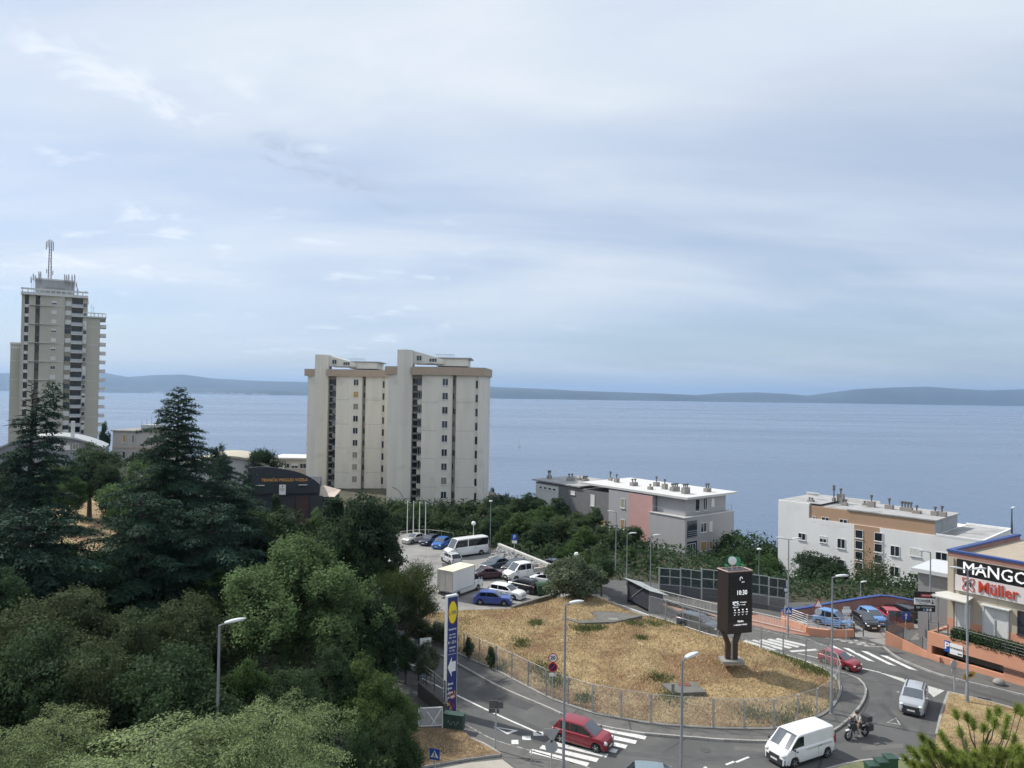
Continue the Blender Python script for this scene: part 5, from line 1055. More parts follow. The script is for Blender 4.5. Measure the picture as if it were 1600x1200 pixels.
def vehicle(name, label, cat, p_rear, p_front, near, spec, colm, group=None, k=.93, z=0.012):
    S = dict(L=4.1, W=1.75, H=1.5, ride=.2, wb=2.5, r=.31, hood=.78, belt=.95, ws0=.95, ws1=.25, rr1=-1.35, rr0=-1.9, tail=.95, glass=True, side=None, rear=True, sedan=False, tumble=.80, wsoff=0, lights='std'); S.update(spec)
    a, b_ = G(*p_rear), G(*p_front); d = (b_ - a); h = math.atan2(d.y, d.x); mid = (a + b_) / 2
    lf = Vector((-math.sin(h), math.cos(h), 0)); W, L, H = S['W'], S['L'], S['H']
    if near == 'L': mid -= lf * (W / 2)
    if near == 'R': mid += lf * (W / 2)
    e = empty(name, (mid.x, mid.y, z), h, label, cat, group); hw = W / 2; e.scale = (k, k, k)
    # ---- lower body loft
    xs_ = sorted(set([round(-L / 2 + L * i / 44, 3) for i in range(45)] + [round(s * S['wb'] / 2 + q, 3) for s in (-1, 1) for q in (-(S['r'] + .05), -(S['r'] - .03), S['r'] - .03, S['r'] + .05)]))
    rr0, ws0 = S['rr0'], S['ws0']
    def ztop(x):
        pts = [(-L / 2, S['tail'] - .22), (-L / 2 + .06, S['tail'] - .05), (-L / 2 + .22, S['tail']), (rr0, S['belt']), (ws0, S['belt']), (ws0 + (L / 2 - ws0) * .55, (S['belt'] * .35 + S['hood'] * .65) + .05), (L / 2 - .22, S['hood']), (L / 2 - .06, S['hood'] - .12), (L / 2, S['hood'] - .32)]
        return float(np.interp(x, [p[0] for p in pts], [p[1] for p in pts]))
    def hwid(x): u = abs(x) / (L / 2); return hw * (1 - .13 * u ** 5 - (.10 if u > .97 else 0))
    body = MB(); rings = []
    for x in xs_:
        zb = S['ride']
        for c in (-S['wb'] / 2, S['wb'] / 2):
            q = abs(x - c); ra = S['r'] + .055
            if q < ra: zb = max(zb, S['r'] + math.sqrt(ra * ra - q * q))
        zt_ = ztop(x); w_ = hwid(x); zm = max(zb + .02, S['ride'] + (zt_ - S['ride']) * .55); zb = min(zb, zt_ - .12); zm = min(zm, zt_ - .08)
        half = [(w_ * .95, zb), (w_ * 1.0, min(zm, zb + .1) if zb < zm - .1 else zm), (w_ * 1.0, zm), (w_ * .965, zt_ - .05), (w_ * .90, zt_), (w_ * .5, zt_ + .025), (0, zt_ + .035)]
        rings.append([(x, y, zz) for y, zz in half] + [(x, -y, zz) for y, zz in reversed(half[:-1])])
    n = len(rings[0]); vs = [p for r_ in rings for p in r_]
    fs = [(i * n + k, (i + 1) * n + k, (i + 1) * n + k + 1, i * n + k + 1) for i in range(len(rings) - 1) for k in range(n - 1)]
    fs += [tuple(range(n)), tuple((len(rings) - 1) * n + k for k in reversed(range(n)))]
    body.add(vs, fs)
    # ---- greenhouse loft
    h0 = S['belt']; gx = sorted(set([round(rr0 + (ws0 - rr0) * i / 36, 3) for i in range(37)])); parts = {}
    def roofz(x):
        pts = [(rr0, h0 + .02), (S['rr1'], H - .05), (S['rr1'] + .3, H - .01), ((S['rr1'] + S['ws1']) / 2, H), (S['ws1'] - .3, H - .015), (S['ws1'], H - .06), (ws0, h0 + .02)]
        return float(np.interp(x, [p[0] for p in pts], [p[1] for p in pts]))
    gr = []; wbm = hw * .90; wtop = hw * S['tumble']
    for x in gx:
        zt_ = roofz(x); k = (zt_ - h0) / (H - h0); wt = wbm + (wtop - wbm) * k; w_b = wbm * hwid(x) / hw; ins = min(.07, (zt_ - h0) * .4)
        half = [(w_b, h0 - .02), (w_b + (wt - w_b) * .12, h0 + (zt_ - h0) * .1), (wt + (w_b - wt) * .12, h0 + (zt_ - h0) * .86 ), (wt - .02, zt_ - ins * .4), (wt * .86, zt_ + .0), (wt * .45, zt_ + .02), (0, zt_ + .028)]
        gr.append([Vector((x, y, zz)) for y, zz in half] + [Vector((x, -y, zz)) for y, zz in reversed(half[:-1])])
    side = S['side'] if S['side'] is not None else [(S['rr1'] + .10, (S['rr1'] + S['ws1']) / 2 - .10), ((S['rr1'] + S['ws1']) / 2 - .02, S['ws1'] + (ws0 - S['ws1']) * .55)]
    def emit(bucket, q, off=0.006):
        nn = (q[1] - q[0]).cross(q[3] - q[0]) if (q[1] - q[0]).length > 1e-4 else (q[2] - q[1]).cross(q[3] - q[1])
        c = (q[0] + q[2]) / 2; nn = nn.normalized() if nn.length > 0 else Vector((0, 0, 1))
        if nn.dot(c - Vector((c.x, 0, h0 - .4))) < 0: nn = -nn
        parts.setdefault(bucket, MB()).add([p + nn * off for p in q], [(0, 1, 2, 3)])
    for i in range(len(gx) - 1):
        xm = (gx[i] + gx[i + 1]) / 2
        for k in range(n - 1):
            q = [gr[i][k], gr[i + 1][k], gr[i + 1][k + 1], gr[i][k + 1]]; kk = k if k < 6 else 11 - k; b_ = None
            if kk in (4, 5) and xm > S['ws1'] - .02 and S['glass']: b_ = 'windscreen'
            if kk in (4, 5) and xm < S['rr1'] + .02 and S['rear'] : b_ = 'rear_window'
            if kk == 1 :
                for j, (x0, x1) in enumerate(side):
                    if x0 < xm < x1: b_ = ('sw', j, k < 6)
            body.add(q, [(0, 1, 2, 3)])
            if b_: emit(b_, q)
    body.build('body', colm, e, smooth=30)
    for k, mb in parts.items():
        if isinstance(k, tuple): mb.build('side_window', glass, e, smooth=True)
        else: mb.build(k, M('windscreen_glass', (.09, .105, .125), .05, .1, 1, spec=.7) if k == 'windscreen' else glass, e, smooth=True)  # windscreen base colour lightened to grey blue, standing in for reflected sky
    # ---- underbody, bumpers, sills
    MB().box(-L / 2 + .15, L / 2 - .15, -hw * .82, hw * .82, S['ride'] - .02, S['ride'] + .38).build('underbody', darkpl, e)
    for s in (-1, 1):
        bm = MB(); x0 = s * L / 2; w_ = hw * .80
        bm.prism([(x0 - s * .28, -hw * .93), (x0 - s * .06, -hw * .86), (x0 + s * .025, -w_ * .8), (x0 + s * .035, 0), (x0 + s * .025, w_ * .8), (x0 - s * .06, hw * .86), (x0 - s * .28, hw * .93)][::s], S['ride'] - .02, S['ride'] + (.26 if S['lights'] != 'van' else .36), bottom=True)
        bm.build('bumper', darkpl if S['lights'] in ('van', 'suv', 'mpv') else colm, e)
        MB().box(x0 + s * .036 - .008, x0 + s * .036 + .008, -.26, .26, S['ride'] + .17, S['ride'] + .28).build('licence_plate', plate_m, e)
        MB().box(-S['wb'] / 2 + S['r'] + .12, S['wb'] / 2 - S['r'] - .12, s * hw * .95 - .015, s * hw * .95 + .03, S['ride'] - .01, S['ride'] + .07).build('sill', darkpl, e)
    gw, gz0, gz1 = (.62, .50, .22) if S['lights'] == 'suv' else (.42, .38, .24)
    MB().box(L / 2 - .05, L / 2 + .03, -hw * gw, hw * gw, S['hood'] - gz0, S['hood'] - gz1).build('grille', darkpl, e)
    if S['lights'] == 'suv':
        MB().box(ws0 - .0, ws0 + .02, -.3, .3, S['belt'] + .03, S['belt'] + .05).build('wiper', black, e)
        for s in (-1, 1): MB().box(S['rr1'] + .1, S['ws1'] - .1, s * hw * .62 - .02, s * hw * .62 + .02, H + .01, H + .06).build('roof_rail', darkpl, e)
    lz = S['hood'] - .19; big = S['lights'] in ('van', 'mpv')
    for s in (-1, 1):
        l_ = MB().sphere((L / 2 - .16, s * hw * .70, lz + .02), 1, 12, sq=(.20, hw * .20, .09 if not big else .15)); l_.build('headlight', lens, e, smooth=True)
        t_ = MB()
        if S['lights'] == 'van': t_.box(-L / 2 - .012, -L / 2 + .08, s * hw * .88 - .07, s * hw * .88 + .045, S['tail'] - .35, S['tail'] + .25)
        else: t_.sphere((-L / 2 + .10, s * hw * .76, S['tail'] - .16), 1, 10, sq=(.13, hw * .15, .11))
        t_.build('taillight', redlens, e, smooth=True)
        m_ = MB(); mx_ = S['ws1'] + (ws0 - S['ws1']) * .72; m_.sphere((mx_, s * (hw + .10), h0 + .09), 1, 8, sq=(.07, .11, .08)); m_.box(mx_ - .02, mx_ + .02, min(s * hw * .85, s * (hw + .06)), max(s * hw * .85, s * (hw + .06)), h0 + .03, h0 + .07); m_.build('mirror', darkpl if S['lights'] in ('van', 'mpv') else colm, e)
        for dx in (((S['rr1'] + S['ws1']) / 2 - .06), S['ws1'] + (ws0 - S['ws1']) * .5, ):
            MB().box(dx - .28, dx - .10, s * hw * 1.0 - .01, s * hw * 1.0 + .022, h0 - .16, h0 - .12).build('door_handle', darkpl, e)
            MB().box(dx - .006, dx + .006, s * hw * 1.0 - .004 if s > 0 else s * hw * 1.0 - .003, s * hw * 1.0 + .003 if s > 0 else s * hw * 1.0 + .004, S['ride'] + .12, h0 - .12).build('door_gap', black, e)
        for c in (-S['wb'] / 2, S['wb'] / 2):
            wv = link('wheel', tyre_m, e); wv.location = (c, s * (hw - .13), S['r']); wv.scale = (S['r'], .21, S['r']); wv.rotation_euler = (0, 0, 0 if s > 0 else math.pi)
            link('rim', rim_m, wv)
    return e, S
SP = dict(
 mpv=dict(L=4.28, W=1.75, H=1.64, wb=2.76, r=.32, hood=.86, belt=1.0, ws0=1.25, ws1=.35, rr1=-1.55, rr0=-2.0, lights='mpv', tail=1.0),
 hatch=dict(L=4.05, W=1.73, H=1.47, wb=2.52, hood=.80, belt=.93, ws0=.98, ws1=.25, rr1=-1.45, rr0=-1.93),
 wagon=dict(L=4.5, W=1.78, H=1.48, wb=2.65, hood=.78, belt=.93, ws0=1.0, ws1=.3, rr1=-1.8, rr0=-2.15),
 sedan=dict(L=4.6, W=1.80, H=1.43, wb=2.72, hood=.78, belt=.93, ws0=1.0, ws1=.3, rr1=-.95, rr0=-1.65, tail=.97),
 suv=dict(L=4.2, W=1.77, H=1.60, wb=2.58, r=.35, ride=.24, hood=.98, belt=1.08, ws0=1.05, ws1=.4, rr1=-1.5, rr0=-1.95, lights='suv', tail=1.1),
 van=dict(L=4.80, W=1.92, H=1.96, wb=3.1, r=.33, ride=.24, hood=1.0, belt=1.15, ws0=1.95, ws1=1.15, rr1=-2.28, rr0=-2.37, tail=1.15, lights='van', side=[(.62, 1.68)], tumble=.84),
 mini=dict(L=6.9, W=2.0, H=2.65, wb=4.0, r=.36, ride=.28, hood=1.15, belt=1.35, ws0=2.7, ws1=2.0, rr1=-3.35, rr0=-3.42, tail=1.35, lights='van', side=[(-3.2, -2.1), (-2.06, -1.0), (-.96, .2), (.24, 1.3), (1.4, 2.4)], tumble=.85))
def pc(n, c, r=.28): return paint('paint_' + n, c, r)
red, wht, slv, blu, nvy, blk, gry, beig = pc('dark_red', (.23, .012, .025)), pc('white', (.72, .73, .73)), pc('silver', (.48, .50, .53)), pc('blue', (.02, .06, .28)), pc('navy', (.015, .02, .05)), pc('black', (.012, .013, .016)), pc('slate', (.055, .075, .10)), pc('beige', (.40, .39, .36))
lbl, teal, crm = pc('light_blue', (.10, .24, .50)), pc('teal_grey', (.16, .22, .25)), pc('maroon', (.06, .02, .03))
V = vehicle
V('minivan', 'dark red minivan driving over the striped crossing', 'minivan', (872, 1162), (931, 1179), 'R', SP['mpv'], red, k=.88)
e, S = V('delivery_van', 'white delivery van with black bumper at the bottom edge', 'van', (1291, 1187), (1249, 1201), 'L', SP['van'], wht)
for s in (-1, 1):
    MB().box(-1.9, .5, s * .965 - .004 if s > 0 else s * .965 - .006, s * .965 + .006 if s > 0 else s * .965 + .004, .98, 1.02).build('side_moulding', M('van_groove', (.35, .36, .36), .5), e)
MB().box(2.02, 2.09, -.32, .32, 1.07, 1.10).build('bonnet_vent', darkpl, e)
V('compact_suv', 'silver compact SUV coming towards the viewer on the right road', 'car', (1433, 1090), (1423, 1121), 'C', SP['suv'], pc('grey_silver', (.36, .38, .41)))
V('hatchback', 'red hatchback behind the rounded fence corner', 'car', (1288, 1039), (1318, 1049), 'R', SP['hatch'], red, k=.80)
V('station_wagon', 'slate blue wagon on the upper road behind the wire fence', 'car', (1070, 982), (1100, 990), 'R', SP['wagon'], gry)
V('hatchback', 'grey green car of which only the roof shows at the bottom edge', 'car', (1002, 1248), (1062, 1253), 'R', SP['hatch'], teal)
V('sedan', 'silver beige sedan parked first in the row beside the flagpoles', 'car', (667, 846), (643, 851), 'L', SP['sedan'], beig)
V('hatchback', 'navy car between the silver beige sedan and the bright blue one', 'car', (690, 847), (668, 855), 'L', SP['hatch'], nvy)
V('hatchback', 'bright blue car parked left behind the white minibus', 'car', (708, 850), (687, 861), 'L', SP['hatch'], pc('bright_blue', (.02, .12, .42)))
e, S = V('minibus', 'long white minibus with dark tinted side windows', 'minibus', (756, 867), (713, 873), 'L', SP['mini'], wht)
V('hatchback', 'small white hatchback seen from behind in front of the minibus', 'car', (702, 883.5), (689, 877), 'L', SP['hatch'], slv)
V('sedan', 'dark brown sedan half behind the box truck', 'car', (755, 907), (782, 905), 'R', SP['sedan'], crm)
V('sedan', 'large dark grey saloon right of the small white hatchback', 'car', (797, 887), (769, 893), 'L', dict(SP['sedan'], L=4.9, wb=2.9), gry)
V('hatchback', 'black car between the dark grey saloon and the white pickup', 'car', (824, 890), (800, 897), 'L', SP['hatch'], blk)
V('hatchback', 'black hatchback with red rear light behind the white saloon', 'car', (822, 929), (799, 924), 'L', SP['suv'], blk)
V('hatchback', 'white car half hidden by the grey green tree', 'car', (860, 920), (833, 916), 'L', SP['suv'], wht)
V('hatchback', 'white saloon parked behind the blue hatchback', 'car', (770, 933), (801, 938.5), 'R', SP['wagon'], wht)
V('hatchback', 'royal blue hatchback parked nearest to the dry grass', 'car', (748, 946), (789, 948), 'R', dict(SP['hatch'], L=4.35, wb=2.7), blu)
V('sedan', 'dark car behind the flatbed of the white pickup', 'car', (866, 893), (842, 890), 'L', SP['sedan'], nvy)
e, S = V('panel_van', 'light blue van parked against the pink wall', 'van', (1284, 978), (1309, 984), 'R', dict(SP['mpv'], H=1.8), lbl, k=.84)
V('hatchback', 'black car in front of the light blue hatchback in the yard', 'car', (1331, 974), (1345, 983), 'R', SP['hatch'], blk, k=.84)
V('hatchback', 'light blue hatchback in the walled yard', 'car', (1340, 966), (1359, 977), 'R', SP['hatch'], lbl, k=.86)
V('hatchback', 'bright red hatchback seen from behind in the walled yard', 'car', (1381, 974), (1368, 963), 'L', SP['hatch'], pc('bright_red', (.34, .02, .03)))
V('station_wagon', 'dark wagon beyond the bright red hatchback', 'car', (1408, 969), (1389, 961), 'L', SP['wagon'], blk)
# box truck
cab = dict(L=6.3, W=1.98, H=2.25, wb=3.9, r=.35, ride=.32, hood=1.12, belt=1.3, ws0=2.45, ws1=1.7, rr1=1.02, rr0=.98, tail=.8, lights='van', side=[(1.15, 2.15)], rear=False, tumble=.86)
e, S = V('box_truck', 'white box truck with cream roof parked behind the pylon', 'truck', (713, 936), (752, 921.5), 'R', dict(cab, belt=1.3, tail=.75), wht)
b_ = MB(); b_.box(-3.25, .95, -1.1, 1.1, .95, 3.25); bx = b_.build('cargo_box', M('cargo_box_white', (.70, .70, .69), .5, .05, .6, streak=True), e)
MB().box(-3.3, 1.0, -1.14, 1.14, 3.252, 3.30).build('box_roof', M('cream_roof', (.68, .64, .48), .6, .08, 1), bx); fr_ = MB()
for y in (-1.1, 1.1):
    for x in (-3.25, .95): fr_.box(x - .04, x + .04, y - .03, y + .03, .9, 3.25)
fr_.box(-3.28, -3.22, -1.1, 1.1, .88, .98); fr_.box(-3.26, .98, -1.13, -1.1, .88, .97); fr_.build('box_trim', galv, bx); MB().box(-3.27, -3.252, -.01, .01, 1.0, 3.2).build('door_gap', darkpl, bx); MB().box(-3.26, -3.251, -1.0, 1.0, 1.02, 3.18).build('rear_door', M('cargo_door', (.52, .50, .46), .5, .08, 1), bx)
MB().box(-3.3, -3.1, -1.0, 1.0, .42, .62).build('rear_bar', darkpl, e)
# double cab pickup
cab = dict(L=5.6, W=1.95, H=2.15, wb=3.5, r=.34, ride=.3, hood=1.05, belt=1.25, ws0=1.95, ws1=1.2, rr1=-.72, rr0=-.80, tail=.78, lights='van', side=[(-.55, .18), (.28, 1.5)], rear=False, tumble=.86)
e, S = V('pickup', 'white double cab flatbed pickup among the parked cars', 'truck', (847, 903), (803, 910), 'L', cab, wht)
fb = MB(); fb.box(-2.95, -.9, -1.0, 1.0, .86, .98); fb.box(-2.95, -.9, -1.0, -.96, .98, 1.32); fb.box(-2.95, -.9, .96, 1.0, .98, 1.32); fb.box(-2.95, -2.91, -.96, .96, .98, 1.32); fb.box(-.94, -.9, -.96, .96, .98, 1.9); fb.build('flatbed', M('flatbed_grey', (.36, .34, .31), .6, .1, 2), e)

# ---------------- motorcycle and rider
Pm = (G(1326, 1156) + G(1352, 1150)) / 2; dv = G(1327, 1156) - G(1352, 1150); hd_ = math.atan2(dv.y, dv.x)
e = empty('motorcycle', (Pm.x, Pm.y, .012), hd_, 'black and white touring motorcycle with top case turning at the footway', 'motorcycle')
for x, r_ in ((.76, .31), (-.74, .31)):
    wv = MB(); n = 20
    for k in range(n): a0, a1 = 2 * math.pi * k / n, 2 * math.pi * (k + 1) / n; wv.tube([(x + r_ * .88 * math.cos(a0), 0, r_ + r_ * .88 * math.sin(a0)), (x + r_ * .88 * math.cos(a1), 0, r_ + r_ * .88 * math.sin(a1))], .078, 6, caps=False)
    w2 = wv.build('wheel', black, e, smooth=True); rb = MB().lathe([(.06, -.05), (.06, .05)], (x, 0, r_), 'y', 10)
    for k in range(6): a = k * math.pi / 3; rb.tube([(x, 0, r_), (x + r_ * .85 * math.cos(a), 0, r_ + r_ * .85 * math.sin(a))], .014, 5)
    rb.lathe([(.13, .03), (.13, .04)], (x, 0, r_), 'y', 14); rb.build('rim', chrome, w2)
b_ = MB(); b_.add([(-.35, -.12, .85), (-.35, .12, .85), (.15, .15, .88), (.15, -.15, .88), (.45, -.15, 1.02), (.45, .15, 1.02), (.62, .10, .95), (.62, -.10, .95), (.5, .13, .55), (.5, -.13, .55), (-.1, .14, .42), (-.1, -.14, .42), (-.4, .1, .6), (-.4, -.1, .6)],
     [(0, 1, 2, 3), (3, 2, 5, 4), (4, 5, 6, 7), (7, 6, 8, 9), (9, 8, 10, 11), (11, 10, 12, 13), (13, 12, 1, 0), (1, 12, 10, 2), (2, 10, 8, 5), (5, 8, 6), (0, 3, 11, 13), (3, 4, 9, 11), (4, 7, 9)]); b_.build('body', darkpl, e, smooth=60)
b_ = MB(); b_.add([(.38, -.30, .62), (.38, .30, .62), (.80, 0, .74), (.46, -.26, 1.12), (.46, .26, 1.12), (.78, 0, 1.0)], [(0, 2, 5, 3), (2, 1, 4, 5), (3, 5, 4), (0, 1, 2), (1, 0, 3, 4)]); b_.build('fairing', darkpl, e); MB().box(.55, .98, -.07, .07, .60, .66).build('front_mudguard', wht, e); MB().box(-.7, -.3, -.16, .16, .74, .84).build('side_panel', wht, e)
MB().add([(.5, -.17, 1.08), (.5, .17, 1.08), (.42, .12, 1.38), (.42, -.12, 1.38), (.68, 0, 1.03), (.5, 0, 1.4)], [(0, 4, 5, 3), (4, 1, 2, 5)]).build('windshield', glass, e)
MB().sphere((.70, 0, .93), .085, 10).build('headlight', lens, e, smooth=True)
b_ = MB(); b_.add([(-.65, -.13, .86), (.12, -.13, .82), (.12, .13, .82), (-.65, .13, .86), (-.65, -.11, .94), (.1, -.12, .88), (.1, .12, .88), (-.65, .11, .94)], [(0, 3, 2, 1), (4, 5, 6, 7), (0, 1, 5, 4), (1, 2, 6, 5), (2, 3, 7, 6), (3, 0, 4, 7)]); b_.build('seat', black, e)
for s in (-1, 1): MB().box(-.98, -.5, s * .33 - .11, s * .33 + .11, .48, .88).build('pannier', darkpl, e)
b_ = MB(); b_.box(-1.06, -.60, -.28, .28, .98, 1.32); b_.box(-.98, -.64, -.21, .21, 1.28, 1.33); b_.build('top_case', darkpl, e)
for s in (-1, 1):
    MB().tube([(.50, s * .09, 1.02), (.76, s * .09, .31)], .03, 6).build('fork', galv, e); MB().tube([(.44, 0, 1.05), (.42, s * .2, 1.1), (.36, s * .38, 1.08)], .018, 6).build('handlebar', black, e)
    MB().sphere((.42, s * .40, 1.22), 1, 8, sq=(.03, .08, .05)).build('mirror', darkpl, e); MB().tube([(-.1, s * .14, .5), (-.7, s * .12, .31)], .03, 6).build('swingarm', galv, e)
MB().tube([(.1, -.17, .35), (-.4, -.2, .4), (-.85, -.2, .6)], .055, 8).build('exhaust', chrome, e); MB().box(-.15, .35, -.17, .17, .28, .62).build('engine', galv, e); MB().tube([(-.55, 0, .9), (-.75, 0, .98), (-.9, 0, 1.0)], .04, 5).build('carrier', black, e)
rider = empty('person', (Pm.x, Pm.y, .012), hd_, 'motorcyclist in pale shirt and dark shorts with helmet, riding the motorcycle', 'person')
def skin(name, J, E, mat, parent, lev=2):
    me = bpy.data.meshes.new(name); me.from_pydata([j[0] for j in J], E, []); me.materials.append(mat); o = link(name, me, parent)
    sk = o.modifiers.new('s', 'SKIN'); sk.use_smooth_shade = True
    for v, j in zip(me.skin_vertices[0].data, J): v.radius = (j[1], j[2] if len(j) > 2 else j[1])
    me.skin_vertices[0].data[0].use_root = True
    ss = o.modifiers.new('u', 'SUBSURF'); ss.levels = ss.render_levels = lev
    return o
J = [((-.22, 0, .96), .15, .13), ((-.18, 0, 1.12), .13, .12), ((-.10, 0, 1.32), .15, .115), ((-.04, 0, 1.46), .11, .10), ((-.01, 0, 1.54), .055), ((.02, 0, 1.66), .085),
     ((-.06, .19, 1.43), .06), ((.10, .27, 1.22), .046), ((.33, .34, 1.11), .035), ((.38, .36, 1.10), .03), ((-.06, -.19, 1.43), .06), ((.10, -.27, 1.22), .046), ((.33, -.34, 1.11), .035), ((.38, -.36, 1.10), .03),
     ((-.18, .12, .93), .10), ((.22, .20, .90), .075), ((.10, .22, .50), .05), ((.02, .22, .32), .04), ((.17, .23, .28), .04), ((-.18, -.12, .93), .10), ((.22, -.20, .90), .075), ((.10, -.22, .50), .05), ((.02, -.22, .32), .04), ((.17, -.23, .28), .04)]
E_ = [(0, 1), (1, 2), (2, 3), (3, 4), (4, 5), (3, 6), (6, 7), (7, 8), (8, 9), (3, 10), (10, 11), (11, 12), (12, 13), (0, 14), (14, 15), (15, 16), (16, 17), (17, 18), (0, 19), (19, 20), (20, 21), (21, 22), (22, 23)]
skin('body', J, E_, M('skin', (.50, .32, .24), .6, .06, 5), rider)
skin('shirt', [((-.2, 0, .98), .16, .14), ((-.16, 0, 1.15), .15, .135), ((-.09, 0, 1.33), .165, .13), ((-.05, 0, 1.44), .12, .11), ((-.06, .2, 1.42), .075), ((.04, .25, 1.29), .062), ((-.06, -.2, 1.42), .075), ((.04, -.25, 1.29), .062)], [(0, 1), (1, 2), (2, 3), (3, 4), (4, 5), (3, 6), (6, 7)], M('pale_shirt', (.58, .60, .58), .85, .08, 8), rider)
skin('shorts', [((-.22, 0, .93), .165, .13), ((-.12, .13, .93), .115), ((.14, .19, .92), .09), ((-.12, -.13, .93), .115), ((.14, -.19, .92), .09)], [(0, 1), (1, 2), (0, 3), (3, 4)], M('dark_cloth', (.03, .032, .04), .9, .1, 8), rider)
b_ = MB().sphere((.02, 0, 1.68), 1, 16, sq=(.15, .125, .14)); b_.build('helmet', paint('helmet_black', (.03, .03, .035)), rider, smooth=True)
MB().sphere((.06, 0, 1.67), 1, 14, sq=(.125, .108, .06)).build('visor', glass, rider, smooth=True)
for s in (-1, 1): MB().box(-.02, .24, s * .225 - .05, s * .225 + .05, .20, .29).build('shoe', M('pale_shoe', (.5, .5, .5), .8), rider)
for s in (-1, 1):
    for k in range(4): MB().tube([(.36, s * (.335 + .022 * k), 1.115), (.395, s * (.337 + .022 * k), 1.10), (.385, s * (.337 + .022 * k), 1.07), (.355, s * (.335 + .022 * k), 1.065)], .010, 6).build('finger', MATS['skin'], rider)
    MB().tube([(.345, s * .325, 1.10), (.35, s * .32, 1.07), (.375, s * .33, 1.055)], .011, 6).build('thumb', MATS['skin'], rider)
# ================================================================== TREES AND SHRUBS
def unit(rs, n):
    v = rs.randn(n, 3); return v / np.linalg.norm(v, axis=1)[:, None]
def norm(v): return v / np.maximum(1e-9, np.linalg.norm(v, axis=1))[:, None]
def leaves(name, c, nrm, size, asp, mat, rs, axis=None, tone=None):
    """rhombic leaf faces at c facing nrm; axis = preferred long direction"""
    n = len(c); a = axis if axis is not None else unit(rs, n)
    a = norm(a - nrm * (a * nrm).sum(1)[:, None] * (0.0 if axis is not None else 1.0)); b = norm(np.cross(nrm, a))
    s = size * rs.uniform(.65, 1.35, n)[:, None]; u = a * s; v = b * s * asp
    V = np.stack([c - u, c + v, c + u, c - v], 1).reshape(-1, 3)
    return npmesh(name, V, 4, mat, rs.rand(n) if tone is None else tone)
def trunkmesh(h, r, rs, limbs, mat=bark):
    mb = MB(); b = rs.uniform(-.3, .3, 2) * r * 3
    pts = [(b[0] * k * k, b[1] * k * k, h * k) for k in (0, .25, .5, .75, 1)]
    mb.tube(pts, [r * 1.25, r, r * .85, r * .65, r * .35], 8)
    for lx_, ly_, lz_ in limbs:
        s = min(.9, max(.25, .6 * lz_ / h)); mb.tube([(b[0] * s * s, b[1] * s * s, h * s), (lx_ * .5, ly_ * .5, h * s + (lz_ - h * s) * .45), (lx_, ly_, lz_)], [r * .45, r * .3, r * .1], 6)
    return mb.mesh('trunk', mat, True)
def broad(seed, Rr, Hh, base, nl=14, nt=42, nv=14, size=.17, asp=.55, spread=.28, mat=None, up=.3, flat=1.0, droop=0.0, lobe=(.26, .42), fill=.12, taper=0.0, zs=.7):
    rs = np.random.RandomState(seed); hc = Hh - base; C_, tones = [], []; N_ = []; L_ = []
    lob = []
    for i in range(nl):
        d = unit(rs, 1)[0]; f = rs.uniform(.35, .8); zz = d[2] * f
        k = 1 - taper * max(0, zz + .2)
        lob.append((d[0] * Rr * f * k, d[1] * Rr * f * k, base + hc * (.5 + .5 * zz * .82), Rr * rs.uniform(*lobe) * k))
    lob.append((0, 0, base + hc * .78, Rr * lobe[1] * (1 - taper * .5))); lob.append((0, 0, base + hc * .4, Rr * lobe[1] * 1.1))
    for cx_, cy_, cz_, r_ in lob:
        d = unit(rs, nt); d[:, 2] = d[:, 2] * .9 + up * .5; d = norm(d); tip = np.array([cx_, cy_, cz_]) + d * r_ * rs.uniform(.8, 1.18, nt)[:, None] * np.array([1, 1, .85 * flat])
        tt = rs.rand(nt)
        cc = np.repeat(tip, nv, 0) + rs.randn(nt * nv, 3) * spread * np.array([1, 1, zs]); cc[:, 2] -= droop * np.abs(rs.randn(nt * nv)) * spread
        C_.append(cc); N_.append(norm(np.repeat(d, nv, 0) * .8 + rs.randn(nt * nv, 3) * .55 + np.array([0, 0, .35]))); tones.append(np.clip(np.repeat(tt, nv) * .6 + rs.rand(nt * nv) * .4, 0, 1))
    C_ = np.concatenate(C_); N_ = np.concatenate(N_); tones = np.concatenate(tones); k = C_[:, 2] > base * .6
    me = leaves('crown', C_[k], N_[k], size, asp, mat, rs, tone=tones[k])
    return me, trunkmesh(base + hc * .62, max(.12, Hh * .022), rs, [l[:3] for l in lob[:6]])
